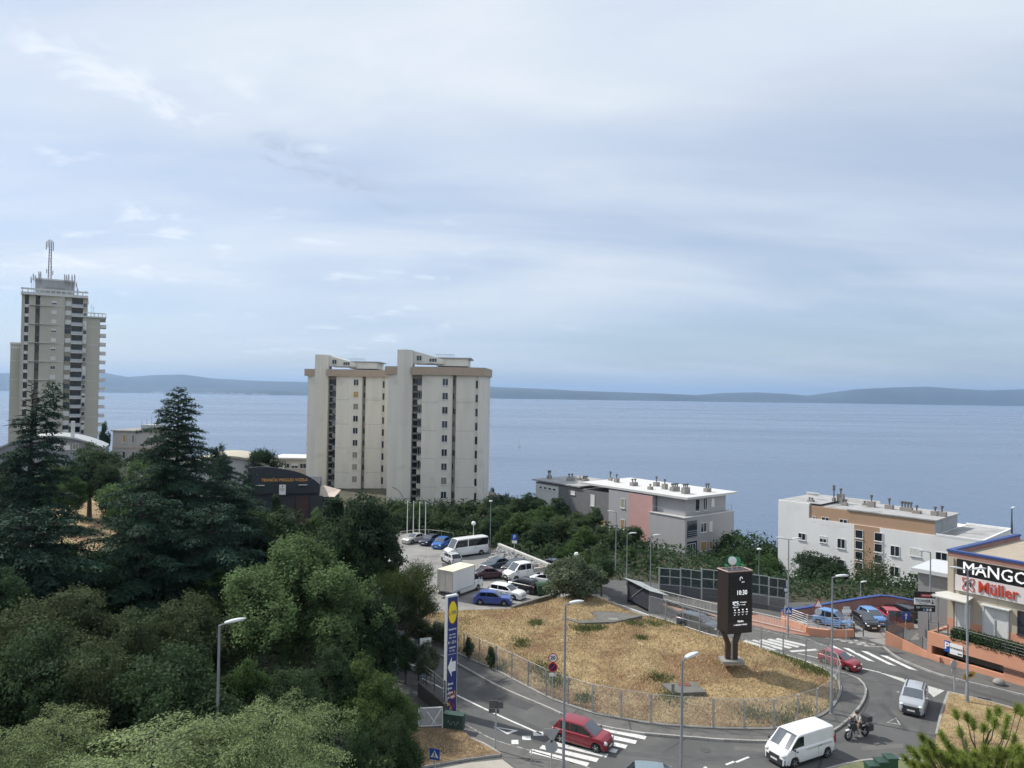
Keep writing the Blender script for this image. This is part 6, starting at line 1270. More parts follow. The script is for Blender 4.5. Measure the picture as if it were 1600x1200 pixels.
def cedar(seed, Hh, Rr, nb=70, dens=1.0, size=.3, mat=None, mode='dark', base=.1, top=.75, lift=.15, fall=.30, asp=.30, var=(.5, 1.25), bend=0.0, bt=1.0):
    rs = np.random.RandomState(seed); P_, A_, T_ = [], [], []; mb = MB()
    mb.tube([(0, 0, 0), (0, 0, Hh * .5), (.1, 0, Hh * .97)], [Hh * .02, Hh * .012, .03], 8)
    for i in range(nb):
        t_ = (i + rs.rand()) / nb; z0 = Hh * (base + (1 - base) * t_ ** .92); L = Rr * (1 - t_) ** top * rs.uniform(*var) + .35
        az = i * 2.39996 + rs.uniform(-.4, .4); ca, sa = math.cos(az), math.sin(az); lf = lift + .5 * max(0, t_ - .75)
        def pos(s): return np.array([ca * L * s, sa * L * s, z0 + L * (lf * s * 1.6 - fall * s * s)])
        mb.tube([pos(0), pos(.5), pos(.95)], [(.05 + L * .012) * bt, (.04 + L * .006) * bt, .012 * bt], 5)
        m = max(3, int(L * 4.2 * dens)); tw = rs.rand()
        for j in range(m):
            s = .12 + .88 * (j + rs.rand()) / m
            for sg in (-1, 1):
                l2 = (L * .34 * (1.08 - s) + .32) * rs.uniform(.6, 1.15); a2 = az + sg * rs.uniform(.75, 1.2); dv = np.array([math.cos(a2), math.sin(a2), 0])
                q = max(3, int(l2 * 5.5 * dens)); p0 = pos(s)
                ss = (np.arange(q) + rs.rand(q)) / q; pp_ = p0 + dv * (l2 * ss)[:, None]; pp_[:, 2] += .06 - .42 * l2 * ss * ss + rs.randn(q) * .05; pp_ += rs.randn(q, 3) * .06
                P_.append(pp_); ax = dv * 1.0 + rs.randn(q, 3) * .45; ax[:, 2] -= .45 * ss + .05; A_.append(ax); T_.append(np.full(q, tw) * .5 + rs.rand(q) * .5)
    P_ = np.concatenate(P_); A_ = norm(np.concatenate(A_)); T_ = np.concatenate(T_); n = len(P_)
    Nn = norm(rs.randn(n, 3) * .45 + np.array([0, 0, 1.0]))
    P_[:, 0] += bend * np.clip(P_[:, 2] / Hh - .55, 0, 1) ** 2 * 5
    me = leaves('crown', P_, Nn, size, asp, mat, rs, axis=A_, tone=T_)
    return me, mb.mesh('trunk', barkd)
def needles_tree(seed, Rr, Hh, base, nl, nt, nv, ln, mat, flat=.6, wid=.012, spread=.12):
    rs = np.random.RandomState(seed); hc = Hh - base; V = []; lob = []; T_ = []
    for i in range(nl):
        d = unit(rs, 1)[0]; f = rs.uniform(.4, .85); lob.append((d[0] * Rr * f, d[1] * Rr * f, base + hc * (.5 + .45 * d[2] * f), Rr * rs.uniform(.25, .4)))
    tw = MB()
    for cx_, cy_, cz_, r_ in lob:
        d = unit(rs, nt); d[:, 2] = np.abs(d[:, 2]) * .9 - .12; d = norm(d); tip = np.array([cx_, cy_, cz_]) + d * r_ * rs.uniform(.7, 1.1, nt)[:, None] * np.array([1, 1, flat])
        for k in range(0, nt, 2): tw.tube([(cx_ * .9, cy_ * .9, cz_ - r_ * .35), tuple(tip[k])], [.05, .012], 4)
        T = np.repeat(tip, nv, 0) + rs.randn(nt * nv, 3) * spread; dd = norm(np.repeat(d, nv, 0) * .6 + rs.randn(nt * nv, 3) * .6 + np.array([0, 0, .35])); sd_ = norm(np.cross(dd, unit(rs, nt * nv))) * wid
        L2 = ln * rs.uniform(.6, 1.2, nt * nv)[:, None]; V.append(np.stack([T - sd_, T + sd_, T + dd * L2], 1).reshape(-1, 3)); T_.append(np.clip(np.repeat(rs.rand(nt), nv) * .5 + rs.rand(nt * nv) * .5, 0, 1))
    me = npmesh('crown', np.concatenate(V), 3, mat, np.concatenate(T_))
    tm = trunkmesh(base + hc * .4, max(.12, Hh * .02), rs, [l[:3] for l in lob]); return me, tm, tw.mesh('twigs', bark)

g_dark = leafmat('foliage_dark_green', (0.036, 0.060, 0.028)); g_deep = leafmat('foliage_deep_evergreen', (0.026, 0.044, 0.024)); g_mid = leafmat('foliage_mid_green', (0.050, 0.084, 0.028))
g_bright = leafmat('foliage_fresh_green', (0.078, 0.118, 0.048)); g_olive = leafmat('foliage_olive', (0.054, 0.070, 0.034)); g_grey = leafmat('foliage_grey_green', (0.088, 0.108, 0.066)); g_lime = leafmat('foliage_lime', (0.105, 0.145, 0.035))
g_cedar = leafmat('needles_dark', (0.022, 0.044, 0.029), .4, .15); g_cedl = leafmat('needles_silver_green', (0.135, 0.175, 0.078), .55, .2); g_pine = leafmat('needles_fresh', (0.15, 0.19, 0.045), .4, .35); g_pined = leafmat('needles_pine_dark', (0.040, 0.060, 0.018), .4, .2)
g_thick = leafmat('foliage_thicket', (0.052, 0.080, 0.036))
PR = {}
def proto(key, fn):
    if key not in PR: PR[key] = fn()
    return PR[key]
def plant(me, px, ptop, depth, Hproto, label, mat=None, name='tree', cat='tree', group=None, wscale=1.0, rot=None, zb=None, z_top=None, hmin=None):
    P = D(px, 700, depth); zt_ = z_top if z_top is not None else HT(Vector((P.x, P.y, 0)), ptop)
    zb = float(zterr(np.array(P.x), np.array(P.y))) - .1 if zb is None else zb
    s = (zt_ - zb) / Hproto; e = empty(name, (P.x, P.y, zb), rnd.uniform(0, 6.28) if rot is None else rot, label, cat, group)
    e.scale = (s * wscale, s * wscale, s)
    for k, m_ in enumerate(me):
        o = link(m_.name.split('.')[0], m_, e)
        if k == 0 and mat: o.material_slots[0].link = 'OBJECT'; o.material_slots[0].material = mat
    return e
nA = broad(81, 4.0, 10, 1.6, 22, 30, 52, .082, mat=g_olive, spread=.19, lobe=(.18, .32)); nB = broad(82, 4.4, 9, 1.2, 24, 30, 50, .082, mat=g_olive, spread=.2, lobe=(.18, .30)); nC = broad(83, 3.4, 10.5, 1.5, 22, 28, 52, .078, mat=g_mid, taper=.35, spread=.18, lobe=(.2, .32)); nD = broad(84, 4.6, 8, .8, 26, 28, 50, .085, mat=g_olive, spread=.2, lobe=(.17, .3))
bA = broad(1, 4.0, 10, 2.2, 18, 32, 34, .115, mat=g_mid, spread=.22, lobe=(.2, .36)); bB = broad(2, 4.2, 9, 1.6, 20, 32, 32, .115, mat=g_mid, spread=.23, lobe=(.2, .34)); bC = broad(3, 3.4, 10.5, 2.0, 18, 30, 34, .11, mat=g_mid, taper=.35, spread=.2); bD = broad(4, 4.6, 8, 1.0, 22, 30, 32, .12, mat=g_mid, spread=.24, lobe=(.2, .34))
far1 = broad(6, 4.4, 8, .8, 20, 34, 26, .145, mat=g_dark, spread=.26, lobe=(.24, .38)); far2 = broad(7, 4.0, 7, .6, 18, 34, 26, .145, mat=g_dark, spread=.26, lobe=(.24, .4)); far3 = broad(9, 3.6, 9, 1.0, 18, 34, 26, .14, mat=g_dark, spread=.25, lobe=(.24, .38))
ced1 = cedar(21, 22, 6.4, 125, 2.1, .15, g_cedar, bend=1.6); ced2 = cedar(22, 22, 8.4, 140, 1.95, .15, g_cedar, top=.72); ced3 = cedar(23, 10, 5.2, 50, 2.3, .14, g_cedar, top=.5)
cyp = broad(31, 1.15, 9, .3, 26, 34, 12, .14, .4, .14, g_deep, .7, 1.3, lobe=(.45, .7), taper=.75)
# --- prominent trees
plant(ced1, 47, 597, 58, 22, 'tall dark cedar with bent tip in front of the antenna tower', g_cedar, 'cedar_tree', wscale=.92, rot=.6)
plant(ced2, 277, 606, 70, 22, 'big dark cedar with layered branches, highest tree before the open sea', g_cedar, 'cedar_tree', wscale=.9, rot=1.9)
plant(ced3, 352, 752, 72, 10, 'dark layered cedar below the vehicle test station', g_cedar, 'cedar_tree', zb=4, wscale=1.25)
plant(ced3, 383, 738, 92, 10, 'dark conifer standing directly left of the vehicle test station', g_cedar, 'cedar_tree', zb=2, wscale=.75, rot=3.3)
plant(ced3, 350, 712, 96, 10, 'dark conifer between the biggest cedar and the vehicle test station', g_cedar, 'cedar_tree', zb=4, wscale=.62, rot=.9)
plant(ced3, 225, 772, 60, 10, 'low dark cedar with wide flat tiers beside the dry slope', g_cedar, 'cedar_tree', zb=1, wscale=1.05, rot=2.2)
plant(ced3, 335, 790, 62, 10, 'dense dark cedar in the shade right of the flat-tiered one', g_cedar, 'cedar_tree', zb=0, wscale=1.0, rot=4.0)
plant(ced3, 40, 800, 52, 10, 'shadowy cedar tiers under the bent-tipped cedar', g_cedar, 'cedar_tree', zb=0, wscale=1.1, rot=5.1)
plant(bA, 142, 688, 122, 10, 'round dark tree with bare trunk standing on the dry slope', g_dark, 'shade_tree', wscale=1.15)
plant(bA, 182, 712, 118, 10, 'dark rounded tree right of the bare-trunked tree', g_dark, 'shade_tree', wscale=.8, rot=2.0)
plant(bA, 75, 716, 116, 10, 'dark rounded tree between the bent cedar and the curved roof', g_mid, 'shade_tree', wscale=.8, rot=4.0)
plant(bC, 108, 730, 112, 10.5, 'light green tree left of the bare-trunked round tree', g_mid, 'shade_tree')
plant(bA, 222, 712, 96, 10, 'yellowish green tree left of the biggest cedar', g_bright, 'shade_tree', wscale=.9)
plant(bB, 205, 752, 92, 9, 'light green tree in front of the yellowish green one', g_mid, 'shade_tree', wscale=.8)
plant(far1, 226, 700, 130, 8, 'dark flat pine crown under the flat roofed house block', g_deep, 'pine_tree', zb=6)
pin1 = needles_tree(41, 3.2, 9, 5.5, 9, 40, 14, .45, g_deep, .35, .05, .25)
plant(pin1, 417, 702, 128, 9, 'flat topped umbrella pine behind the test station', g_deep, 'pine_tree', wscale=.9)
plant(far3, 345, 690, 118, 9, 'small dark conifer right of the biggest cedar', g_cedar, 'conifer', zb=5, wscale=.6)
big = broad(51, 5.4, 13, 1.5, 44, 34, 58, .082, .55, .15, g_bright, .6, 1.0, 0, lobe=(.17, .28), taper=.35, zs=2.0)
plant(big, 468, 815, 51, 13, 'large fresh green tree with upright leafy shoots in the middle of the grove', g_bright, 'leafy_tree', zb=-.1, wscale=1.3, rot=.4)
drk = broad(52, 3.6, 13, .6, 30, 34, 40, .10, .6, .2, g_deep, .3, 1.0, lobe=(.26, .4), taper=.45)
plant(drk, 572, 735, 64, 13, 'tall blackish evergreen behind the fresh green tree', g_deep, 'evergreen_tree', wscale=1.0)
plant(cyp, 524, 750, 72, 9, 'dark cypress left of the tall blackish evergreen', g_deep, 'cypress_tree', zb=1, wscale=1.2)
plant(cyp, 433, 758, 92, 9, 'slim cypress standing before the test station sign', g_deep, 'cypress_tree', zb=2, wscale=.9)
plant(cyp, 553, 757, 70, 9, 'dark cypress tip against the left beige tower', g_deep, 'cypress_tree', zb=3, wscale=1.1)
plant(bB, 535, 800, 62, 9, 'dark crown between the fresh green tree and the blackish evergreen', g_dark, 'leafy_tree', wscale=.7, zb=0)
plant(bC, 497, 785, 76, 10.5, 'light green rounded tree below the right end of the test station', g_bright, 'shade_tree', zb=3, wscale=.55)
pin2 = needles_tree(42, 4.2, 9, 2.0, 12, 60, 22, .32, g_pined, .55, .02, .2)
plant(pin2, 640, 850, 58, 9, 'pine with rounded needle masses reaching over the parking lot edge', g_pined, 'pine_tree', rot=1.0, wscale=.80)
plant(pin2, 610, 880, 56, 9, 'lower dark pine left of the box truck', g_deep, 'pine_tree', rot=3.4, wscale=.8)
plant(drk, 590, 905, 52, 13, 'dense dark bush below the overhanging pine', g_deep, 'evergreen_tree', rot=2.4, wscale=.75, zb=-2)
plant(bB, 640, 985, 55, 9, 'dark green shrub at the left end of the wire fence', g_dark, 'shrub', cat='shrub', wscale=.60)
for i, (px, pt_, dp_, m_, lab, pr_, hp, wsc) in enumerate([
    (120, 905, 46, g_olive, 'olive grey leafy tree in the lower left grove', nB, 9, 1.0), (35, 930, 42, g_olive, 'greyish tree at the left edge above the silvery cedar', nD, 8, .9),
    (215, 935, 44, g_olive, 'olive tree left of the lone street lamp in the grove', nA, 10, .95), (290, 920, 47, g_olive, 'olive green tree behind the lone street lamp', nD, 8, .85),
    (345, 880, 60, g_mid, 'bright green tree crown above the lone street lamp', bC, 10.5, .9), (395, 1000, 38, g_mid, 'mid green tree right of the lone street lamp', nC, 10.5, .72),
    (70, 960, 38, g_dark, 'dark low tree in the lower left corner of the grove', nB, 9, .9), (165, 985, 37, g_olive, 'sparse olive shrub tree above the silvery cedar', nA, 10, .9),
    (255, 1000, 36, g_dark, 'dark grey green thicket tree below the street lamp', nD, 8, .9), (520, 985, 42, g_dark, 'dark green tree below the large fresh green tree', nC, 10.5, .85),
    (575, 1010, 42, g_mid, 'green tree between the dark grove and the white sign', nA, 10, .75), (606, 1040, 40, g_mid, 'yellowish green tree left of the advertising pylon', nB, 9, .75),
    (618, 1105, 36, g_dark, 'dark shrub at the white mesh banner', nD, 8, .5), (470, 1030, 38, g_dark, 'shaded tree in the hollow above the silvery cedar', nB, 9, .8),
    (572, 1110, 33, g_dark, 'dark tree by the lower edge left of the soil patch', nA, 10, .55), (565, 960, 50, g_dark, 'dense dark tree right of the fresh green one', nA, 10, .7),
    (300, 845, 64, g_dark, 'dark tree crown under the big cedar', bD, 8, .8), (150, 860, 58, g_mid, 'green undergrowth tree at the foot of the dry slope', bD, 8, .8), (110, 840, 72, g_bright, 'bright green bush at the lower end of the dry slope', bB, 9, .6),
    (450, 795, 74, g_dark, 'dark crown under the vehicle test station', far1, 8, .9), (400, 800, 76, g_dark, 'dark crown right of the dense cedar', far2, 7, .9), (20, 715, 84, g_dark, 'dark tree behind the cedar at the left edge', bB, 9, .8), (0, 870, 47, g_dark, 'dark tree cut by the left edge', nA, 10, .8)]):
    plant(pr_, px, pt_, dp_, hp, lab, m_, 'leafy_tree' if 'shrub' not in lab else 'shrub', cat='tree' if 'shrub' not in lab else 'shrub', wscale=wsc)
# --- silvery cedar close below the viewer
def spray_cedar(seed, Rr, Hh, mat, nb=90, dens=1.5, size=.2, top=.5): return cedar(seed, Hh, Rr, nb, dens, size, mat, top=top, base=.5, lift=.10, fall=.20, asp=.45, var=(.55, 1.12), bt=.3)
scA = spray_cedar(61, 9.5, 11, g_cedl, 66, 2.5, .056, .42); scB = spray_cedar(62, 6.0, 10, g_cedl, 40, 2.7, .056, .5)
plant(scA, 430, 1113, 29, 11, 'broad silvery green cedar spreading along the bottom edge', None, 'silver_cedar', wscale=.72, rot=0.3, zb=-1.5)
plant(scB, 108, 1112, 31, 10, 'small layered silvery cedar tip at the lower left', None, 'silver_cedar', wscale=.9, rot=2.0, zb=0)
plant(scB, 10, 1146, 30, 10, 'silvery cedar cut by the lower left corner', None, 'silver_cedar', wscale=1.0, rot=4.0, zb=0)
plant(scB, 250, 1142, 27, 10, 'silvery cedar between the broad one and the small tip', None, 'silver_cedar', wscale=1.35, rot=5.0, zb=0)
plant(pin2, 632, 1168, 31, 9, 'fresh green pine top at the lower edge left of the soil patch', g_pined, 'pine_tree', wscale=.35, zb=-.1)
# --- thicket behind the parking lot and round the grey block
r0 = random.Random(17)
TKB = [(720, 'bushy green tree behind the flagpoles and the row of parked cars', 'thicket trees behind the flagpoles'), (800, 'bushy green tree in the thicket behind the minibus and rubble wall', 'thicket trees behind the minibus'),
       (890, 'bushy green tree in the thicket above the rubble wall', 'thicket trees above the rubble wall'), (960, 'bushy green tree below the dark wing of the grey block', 'thicket trees below the dark wing'), (2000, 'bushy green tree below the pink wall panel and terrace of the grey block', 'thicket trees below the terrace')]
def tk(px, pt_, dp_, w_=1.0, m_=None):
    w_ *= 1.12
    pr_, hp = r0.choice([(far1, 8), (far2, 7), (far3, 9)])
    lb, gp = [(l, g) for x, l, g in TKB if px < x][0]
    plant(pr_, px, pt_, dp_, hp, lb, m_ or r0.choice([g_dark, g_mid, g_thick, g_thick]), 'thicket_tree', group=gp, wscale=w_)
for px, pt_, dp_, w_ in [(612, 778, 126, .8), (625, 784, 122, .8), (650, 786, 120, .8), (690, 782, 126, .9), (715, 788, 122, .9), (735, 782, 130, .9), (760, 778, 126, 1), (785, 792, 116, 1), (805, 775, 128, 1), (830, 770, 130, 1), (815, 800, 110, 1.05), (850, 790, 118, 1.1), (845, 815, 104, 1), (875, 775, 126, 1.05), (880, 808, 108, 1.1), (905, 800, 116, 1), (915, 820, 102, 1.1), (930, 790, 118, .9), (945, 820, 106, 1), (965, 825, 104, 1), (990, 822, 106, .9), (1005, 842, 103, .85), (1040, 862, 101, .8), (1060, 872, 97, .8), (985, 855, 95, .9), (1020, 868, 93, .9), (1090, 876, 96, .8), (1115, 874, 99, .7), (940, 850, 96, .9), (900, 845, 97, .9), (775, 822, 112, .9), (800, 835, 106, .8), (1085, 868, 102, .7), (632, 792, 117, .8), (660, 797, 115, .85), (686, 799, 114, .85), (712, 800, 113, .85), (738, 803, 110, .8), (765, 810, 107, .8), (790, 820, 104, .8), (830, 845, 101, .8), (860, 850, 98, .8), (880, 855, 95, .8)]:
    tk(px, pt_, dp_, w_)
for k, (px, pt_, dp_) in enumerate([(1150, 832, 112), (1175, 838, 110), (1200, 850, 108), (1165, 860, 98), (1195, 868, 97), (1140, 850, 105)]):
    plant([far1, far2, far3][k % 3], px, pt_, dp_, [8, 7, 9][k % 3], 'bushy green tree in the gap between the grey and the white block', [g_mid, g_dark][k % 2], 'thicket_tree', group='trees between the two apartment blocks', wscale=.8)
plant(far3, 770, 760, 168, 9, 'small conifer at the right foot of the nearer beige tower', g_cedar, 'conifer', wscale=.5, zb=-4); plant(far3, 792, 768, 150, 9, 'small dark tree against the sea right of the beige towers', g_dark, 'thicket_tree', wscale=.6, zb=-6)
plant(far3, 163, 655, 190, 9, 'conifer tip showing right of the antenna tower', g_cedar, 'conifer', wscale=.35, zb=3)
# trees by the small shed and lot corner
lime = broad(71, 2.7, 6, .3, 18, 60, 15, .15, .45, .2, g_grey, .6, 1.0, lobe=(.28, .42))
plant(lime, 898, 866, 76, 6, 'grey green young tree at the corner of the parking lot', g_grey, 'ornamental_tree', wscale=1.15)
plant(bA, 942, 862, 80, 10, 'dense dark shrub tree right of the grey green one', g_dark, 'shade_tree', wscale=1.05); plant(lime, 915, 862, 83, 6, 'light leaved tree behind the grey green one', g_mid, 'ornamental_tree', wscale=.9)
plant(bD, 1280, 862, 93, 8, 'round dark tree in front of the white block', g_deep, 'shade_tree', wscale=1.35, zb=-3); plant(bD, 1305, 878, 90, 8, 'dark tree right behind the round one', g_dark, 'shade_tree', wscale=.7, zb=-3)
sp_ = broad(72, 3.0, 7.5, 1.0, 13, 22, 8, .14, .5, .4, g_olive, .3, 1.0, lobe=(.3, .45)); plant(sp_, 1362, 856, 88, 7.5, 'sparse olive tree with bare twigs before the brown wall panel', g_olive, 'sparse_tree', wscale=.95, zb=-3)
plant(far2, 1150, 905, 88, 7, 'dark bush behind the noise barrier', g_dark, 'shrub', cat='shrub', zb=-2, wscale=.9); plant(far2, 1200, 915, 86, 7, 'dark bush behind the right end of the noise barrier', g_dark, 'shrub', cat='shrub', zb=-2, wscale=.8); plant(far1, 1238, 934, 88, 8, 'dark bush at the foot of the white block corner', g_dark, 'shrub', cat='shrub', zb=-2, wscale=.7); plant(far2, 1330, 918, 88, 7, 'dark bush between the round tree and the sparse one', g_dark, 'shrub', cat='shrub', zb=-2, wscale=1.0); plant(far1, 1395, 915, 86, 8, 'dark bush right of the sparse tree behind the pink wall', g_dark, 'shrub', cat='shrub', zb=-2, wscale=.8); plant(far1, 1100, 895, 90, 8, 'dark bush behind the middle of the noise barrier', g_dark, 'shrub', cat='shrub', zb=-1, wscale=.9); plant(far1, 1055, 895, 90, 8, 'dark bush behind the left end of the noise barrier', g_dark, 'shrub', cat='shrub', zb=-1, wscale=.9)
# shrubs along the fence
sh = broad(73, .8, 1.6, .05, 9, 26, 9, .07, .5, .1, g_olive, .5)
for px, py, w_, lab in ((738, 1031, .55, 'first small bush climbing the wire fence beyond the advertising pylon'), (773, 1047, .6, 'second small bush climbing the wire fence'), (690, 1006, 1.1, 'yellowish weeds at the fence behind the pylon'), (665, 1000, 1.2, 'weedy bush at the left end of the fence'), (650, 992, 1.3, 'bush under the pine at the fence corner'), (700, 1012, .8, 'tall weeds between pylon and fence')):
    P = G(px, py); e = plant(sh, px, 0, P.y, 1.6, lab, g_olive if 'yellow' in lab or 'weed' in lab else g_dark, 'shrub', cat='shrub', wscale=w_, zb=.1, z_top=1.9)
P = G(1168, 958); plant(sh, 1168, 0, P.y, 1.6, 'small green shrub at the foot of the noise barrier', g_mid, 'shrub', cat='shrub', wscale=1.2, zb=0, z_top=1.1)
P = G(690, 1068); plant(lime, 672, 0, 55, 6, 'grey leaved shrub hanging over the white sign', g_grey, 'shrub', cat='shrub', wscale=.55, zb=0, z_top=3.4)
# clipped hedge on the terrace
hd, x0, x1 = HEDGE; rs = np.random.RandomState(3); n = 26000
c = np.stack([rs.uniform(x0, x1, n), .5 + rs.uniform(-.45, .55, n), rs.uniform(0, .85, n)], 1); k = rs.rand(n); c[k < .45, 2] = .85 + rs.randn((k < .45).sum()) * .06; kk = (k > .45) & (k < .8); c[kk, 1] = .05 + rs.randn(kk.sum()) * .05
link('foliage', leaves('foliage', c, norm(rs.randn(n, 3) + np.array([0, -.4, .6])), .09, .5, g_dark, rs), hd)
MB().box(x0, x1, .15, .9, 0, .72).build('branches', M('hedge_core', (.02, .025, .012), .95, .2, 5), hd)
# near pine tips at the lower right
rs = np.random.RandomState(91); e = empty('young_pine', (D(1520, 1150, 13).x, 13.0, 0), 0, 'young pine with fresh needle tufts close to the viewer at the lower right', 'pine tree')
tips = []
for px, py in [(1493, 1112), (1510, 1118), (1545, 1112), (1560, 1108), (1575, 1120), (1590, 1103), (1598, 1108), (1520, 1126), (1537, 1135), (1440, 1150), (1452, 1158), (1422, 1170), (1412, 1182), (1470, 1145), (1480, 1160), (1500, 1140), (1555, 1125), (1570, 1145), (1586, 1150), (1430, 1195), (1445, 1180), (1462, 1175), (1475, 1190), (1492, 1172), (1508, 1160), (1522, 1178), (1540, 1160), (1552, 1175), (1566, 1185), (1580, 1172), (1594, 1185), (1505, 1192), (1530, 1195), (1450, 1197)] + [(rs.uniform(1425, 1680), rs.uniform(1165, 1290)) for _ in range(270)]:
    tips.append(D(px, py, 13 + rs.uniform(-1.1, 1.1)))
o0 = e.location; tw = MB(); V = []; T_ = []; tw.tube([(0, 0, 0), (.1, 0, 8), (.1, .1, 13.2)], [.22, .15, .05], 8)
for p in tips:
    p = p - o0; b_ = Vector((p.x * .45 + .1, p.y * .45, p.z - .55 - .45 * abs(p.x) * .5)); mid = (p + b_) / 2 + Vector((0, 0, -.12)); tw.tube([b_, mid, p], [.014, .010, .005], 5)
    b2 = Vector((.1, 0.05, max(9.0, b_.z - .8))); tw.tube([b2, b_], [.028, .014], 5)
    d = (p - mid).normalized(); n = 380; s = rs.rand(n) ** .9; base_ = np.array(p)[None] - np.array(d)[None] * (s * rs.uniform(.10, .26))[:, None]
    dd = norm(np.array(d)[None] * 1.0 + rs.randn(n, 3) * .78); sd_ = norm(np.cross(dd, unit(rs, n))) * .0046; L2 = (.13 * rs.uniform(.7, 1.2, n))[:, None]
    V.append(np.stack([base_ - sd_, base_ + sd_, base_ + dd * L2], 1).reshape(-1, 3)); T_.append(np.clip(rs.rand() * .5 + rs.rand(n) * .5, 0, 1))
link('needles', npmesh('needles', np.concatenate(V), 3, g_pine, np.concatenate(T_)), e); tw.build('branches', bark, e)
# undergrowth under the grove so no bare soil shows
rs = np.random.RandomState(77); n = 130000; x = rs.uniform(-75, -7, n); y = rs.uniform(18, 118, n)
k = ~(((x + 72) ** 2 / 20 ** 2 + (y - 112) ** 2 / 26 ** 2) < 1) & ~inpoly(x, y, [tuple(p) for p in road]) & ~inpoly(x, y, dp); x, y = x[k], y[k]; hh = rs.rand(len(x)) ** 2 * 1.7
c = np.stack([x, y, hh + zterr(x, y)], 1); me = leaves('undergrowth', c, norm(rs.randn(len(x), 3) + np.array([0, 0, .8])), .16, .5, g_dark, rs)
tag(link('undergrowth', me), 'dark leafy undergrowth beneath the grove on the left', 'undergrowth', kind='stuff')
n = 75000; x = rs.uniform(-25, 78, n); y = rs.uniform(79.5, 150, n); k = ~inpoly(x, y, [tuple(p) for p in road]) & (zterr(x, y) > -9); x, y = x[k], y[k]
me = leaves('undergrowth', np.stack([x, y, rs.rand(len(x)) ** 2 * 1.6 + zterr(x, y)], 1), norm(rs.randn(len(x), 3) + np.array([0, 0, .8])), .24, .5, g_dark, rs)
tag(link('undergrowth', me), 'dark leafy undergrowth of the thicket behind the parking lot', 'undergrowth', kind='stuff')
# ================================================================== STREET FURNITURE
def lamp(px, py_base, py_top, label, head='cobra', hr=0.0, r=.075, z0=.1, depth=None, hl=1.0, mat=lampgrey, H=None, name='street_lamp', arm=.35):
    P = G(px, py_base) if depth is None else Vector((D(px, py_top, depth).x, depth, 0)); H = HT(P, py_top) - z0 if H is None else H
    e = empty(name, (P.x, P.y, z0), hr, label, 'street lamp'); MB().lathe([(r * 1.35, 0), (r * 1.3, 1.0), (r, 1.05), (r * .62, H - .12)], seg=10).build('pole', mat, e, smooth=True)
    MB().box(-.14, .14, -.14, .14, -.1, .03).build('base_plate', galv, e)
    heads = (1,) if head == 'cobra' else ((1, -1) if head == 'double' else ())
    for s in heads:
        MB().tube([(0, 0, H - .14), (s * arm, 0, H - .06)], .04, 6).build('arm', mat, e)
        m_ = MB(); x0 = s * (arm - .12); n = 7; L = hl; rg = []
        for i in range(n):
            t_ = i / (n - 1); w_ = .17 * (math.sin(math.pi * (t_ * .80 + .17)) ** .6); hh = .10 * (math.sin(math.pi * (t_ * .85 + .12)) ** .6); zc = H - .05 + .10 * t_
            rg += [(x0 + s * L * t_, -w_, zc), (x0 + s * L * t_, -w_ * .8, zc + hh * .8), (x0 + s * L * t_, 0, zc + hh), (x0 + s * L * t_, w_ * .8, zc + hh * .8), (x0 + s * L * t_, w_, zc), (x0 + s * L * t_, 0, zc - .05)]
        m_.add(rg, [(i * 6 + k, i * 6 + (k + 1) % 6, (i + 1) * 6 + (k + 1) % 6, (i + 1) * 6 + k) for i in range(n - 1) for k in range(6)] + [tuple(range(6)), tuple((n - 1) * 6 + k for k in range(6))])
        h_ = m_.build('lamp_head', lamphead, e, smooth=True); MB().box(min(x0 + s * .35, x0 + s * L * .9), max(x0 + s * .35, x0 + s * L * .9), -.10, .10, H - .03, H - .01).build('lens', lens, h_)
    if head == 'globe': MB().sphere((0, 0, H + .10), .32, 16).build('globe', M('opal_globe', (.8, .8, .8), .3, .02, 2), e, smooth=True)
    if head == 'small': MB().lathe([(.05, H - .1), (.26, H - .04), (.24, H + .06), (.1, H + .12)], seg=14).build('lamp_head', lamphead, e, smooth=True)
    if head == 'gooseneck': MB().tube([(0, 0, H - .1), (-.2, 0, H + 1.0), (-1.0, 0, H + 2.1), (-2.0, 0, H + 2.6)], [.06, .05, .045, .06], 6).build('arm', mat, e)
    return e
lamp(880, 1215, 941, 'tall single arm street lamp beside the red minivan', 'cobra', .15, .09, 0, hl=.85)
lamp(1066, 1274, 1043, 'street lamp rising from the bottom edge before the concrete slab', 'cobra', .6, .085, 0, depth=35.5, hl=.9, H=9.3 - .0)
lamp(343, 1340, 973, 'lone street lamp standing among the trees of the grove', 'cobra', .5, .085, 0, depth=34.5, hl=.95)
lamp(1299, 1117, 899, 'single arm street lamp beside the rounded fence corner', 'cobra', -.1, .085, .1, hl=.85)
lamp(1511, 1099, 888, 'double arm street lamp on the lower right verge', 'double', -.1, .09, .13, hl=.95, arm=.45)
lamp(1231, 996, 841, 'double arm street lamp in front of the corner of the white block', 'double', -.1, .08, .05, hl=.85, arm=.4)
lamp(1454, 0, 861, 'single arm street lamp rising behind the centre signboard', 'cobra', math.pi, .08, 2.15, depth=65, hl=.8)
lamp(1345, 985, 909, 'short lamp inside the pink walled yard', 'cobra', .1, .06, 0, depth=80, hl=.7, arm=.15)
lamp(963, 905, 799, 'first tall lamp in the thicket left of the grey block', 'cobra', math.pi, .07, 0, depth=90, hl=.9)
lamp(980, 935, 833, 'second tall lamp above the lean-to shed', 'cobra', .1, .07, 0, depth=84, hl=.9)
lamp(1017, 935, 836, 'third tall lamp left of the noise barrier', 'cobra', .1, .07, 0, depth=82, hl=.9)
lamp(1186, 948, 858, 'thin lamp with small head behind the noise barrier', 'small', 0, .05, 0, depth=80)
lamp(740, 840, 819, 'white globe lamp behind the minibus', 'globe', 0, .06, 0, depth=103, mat=white)
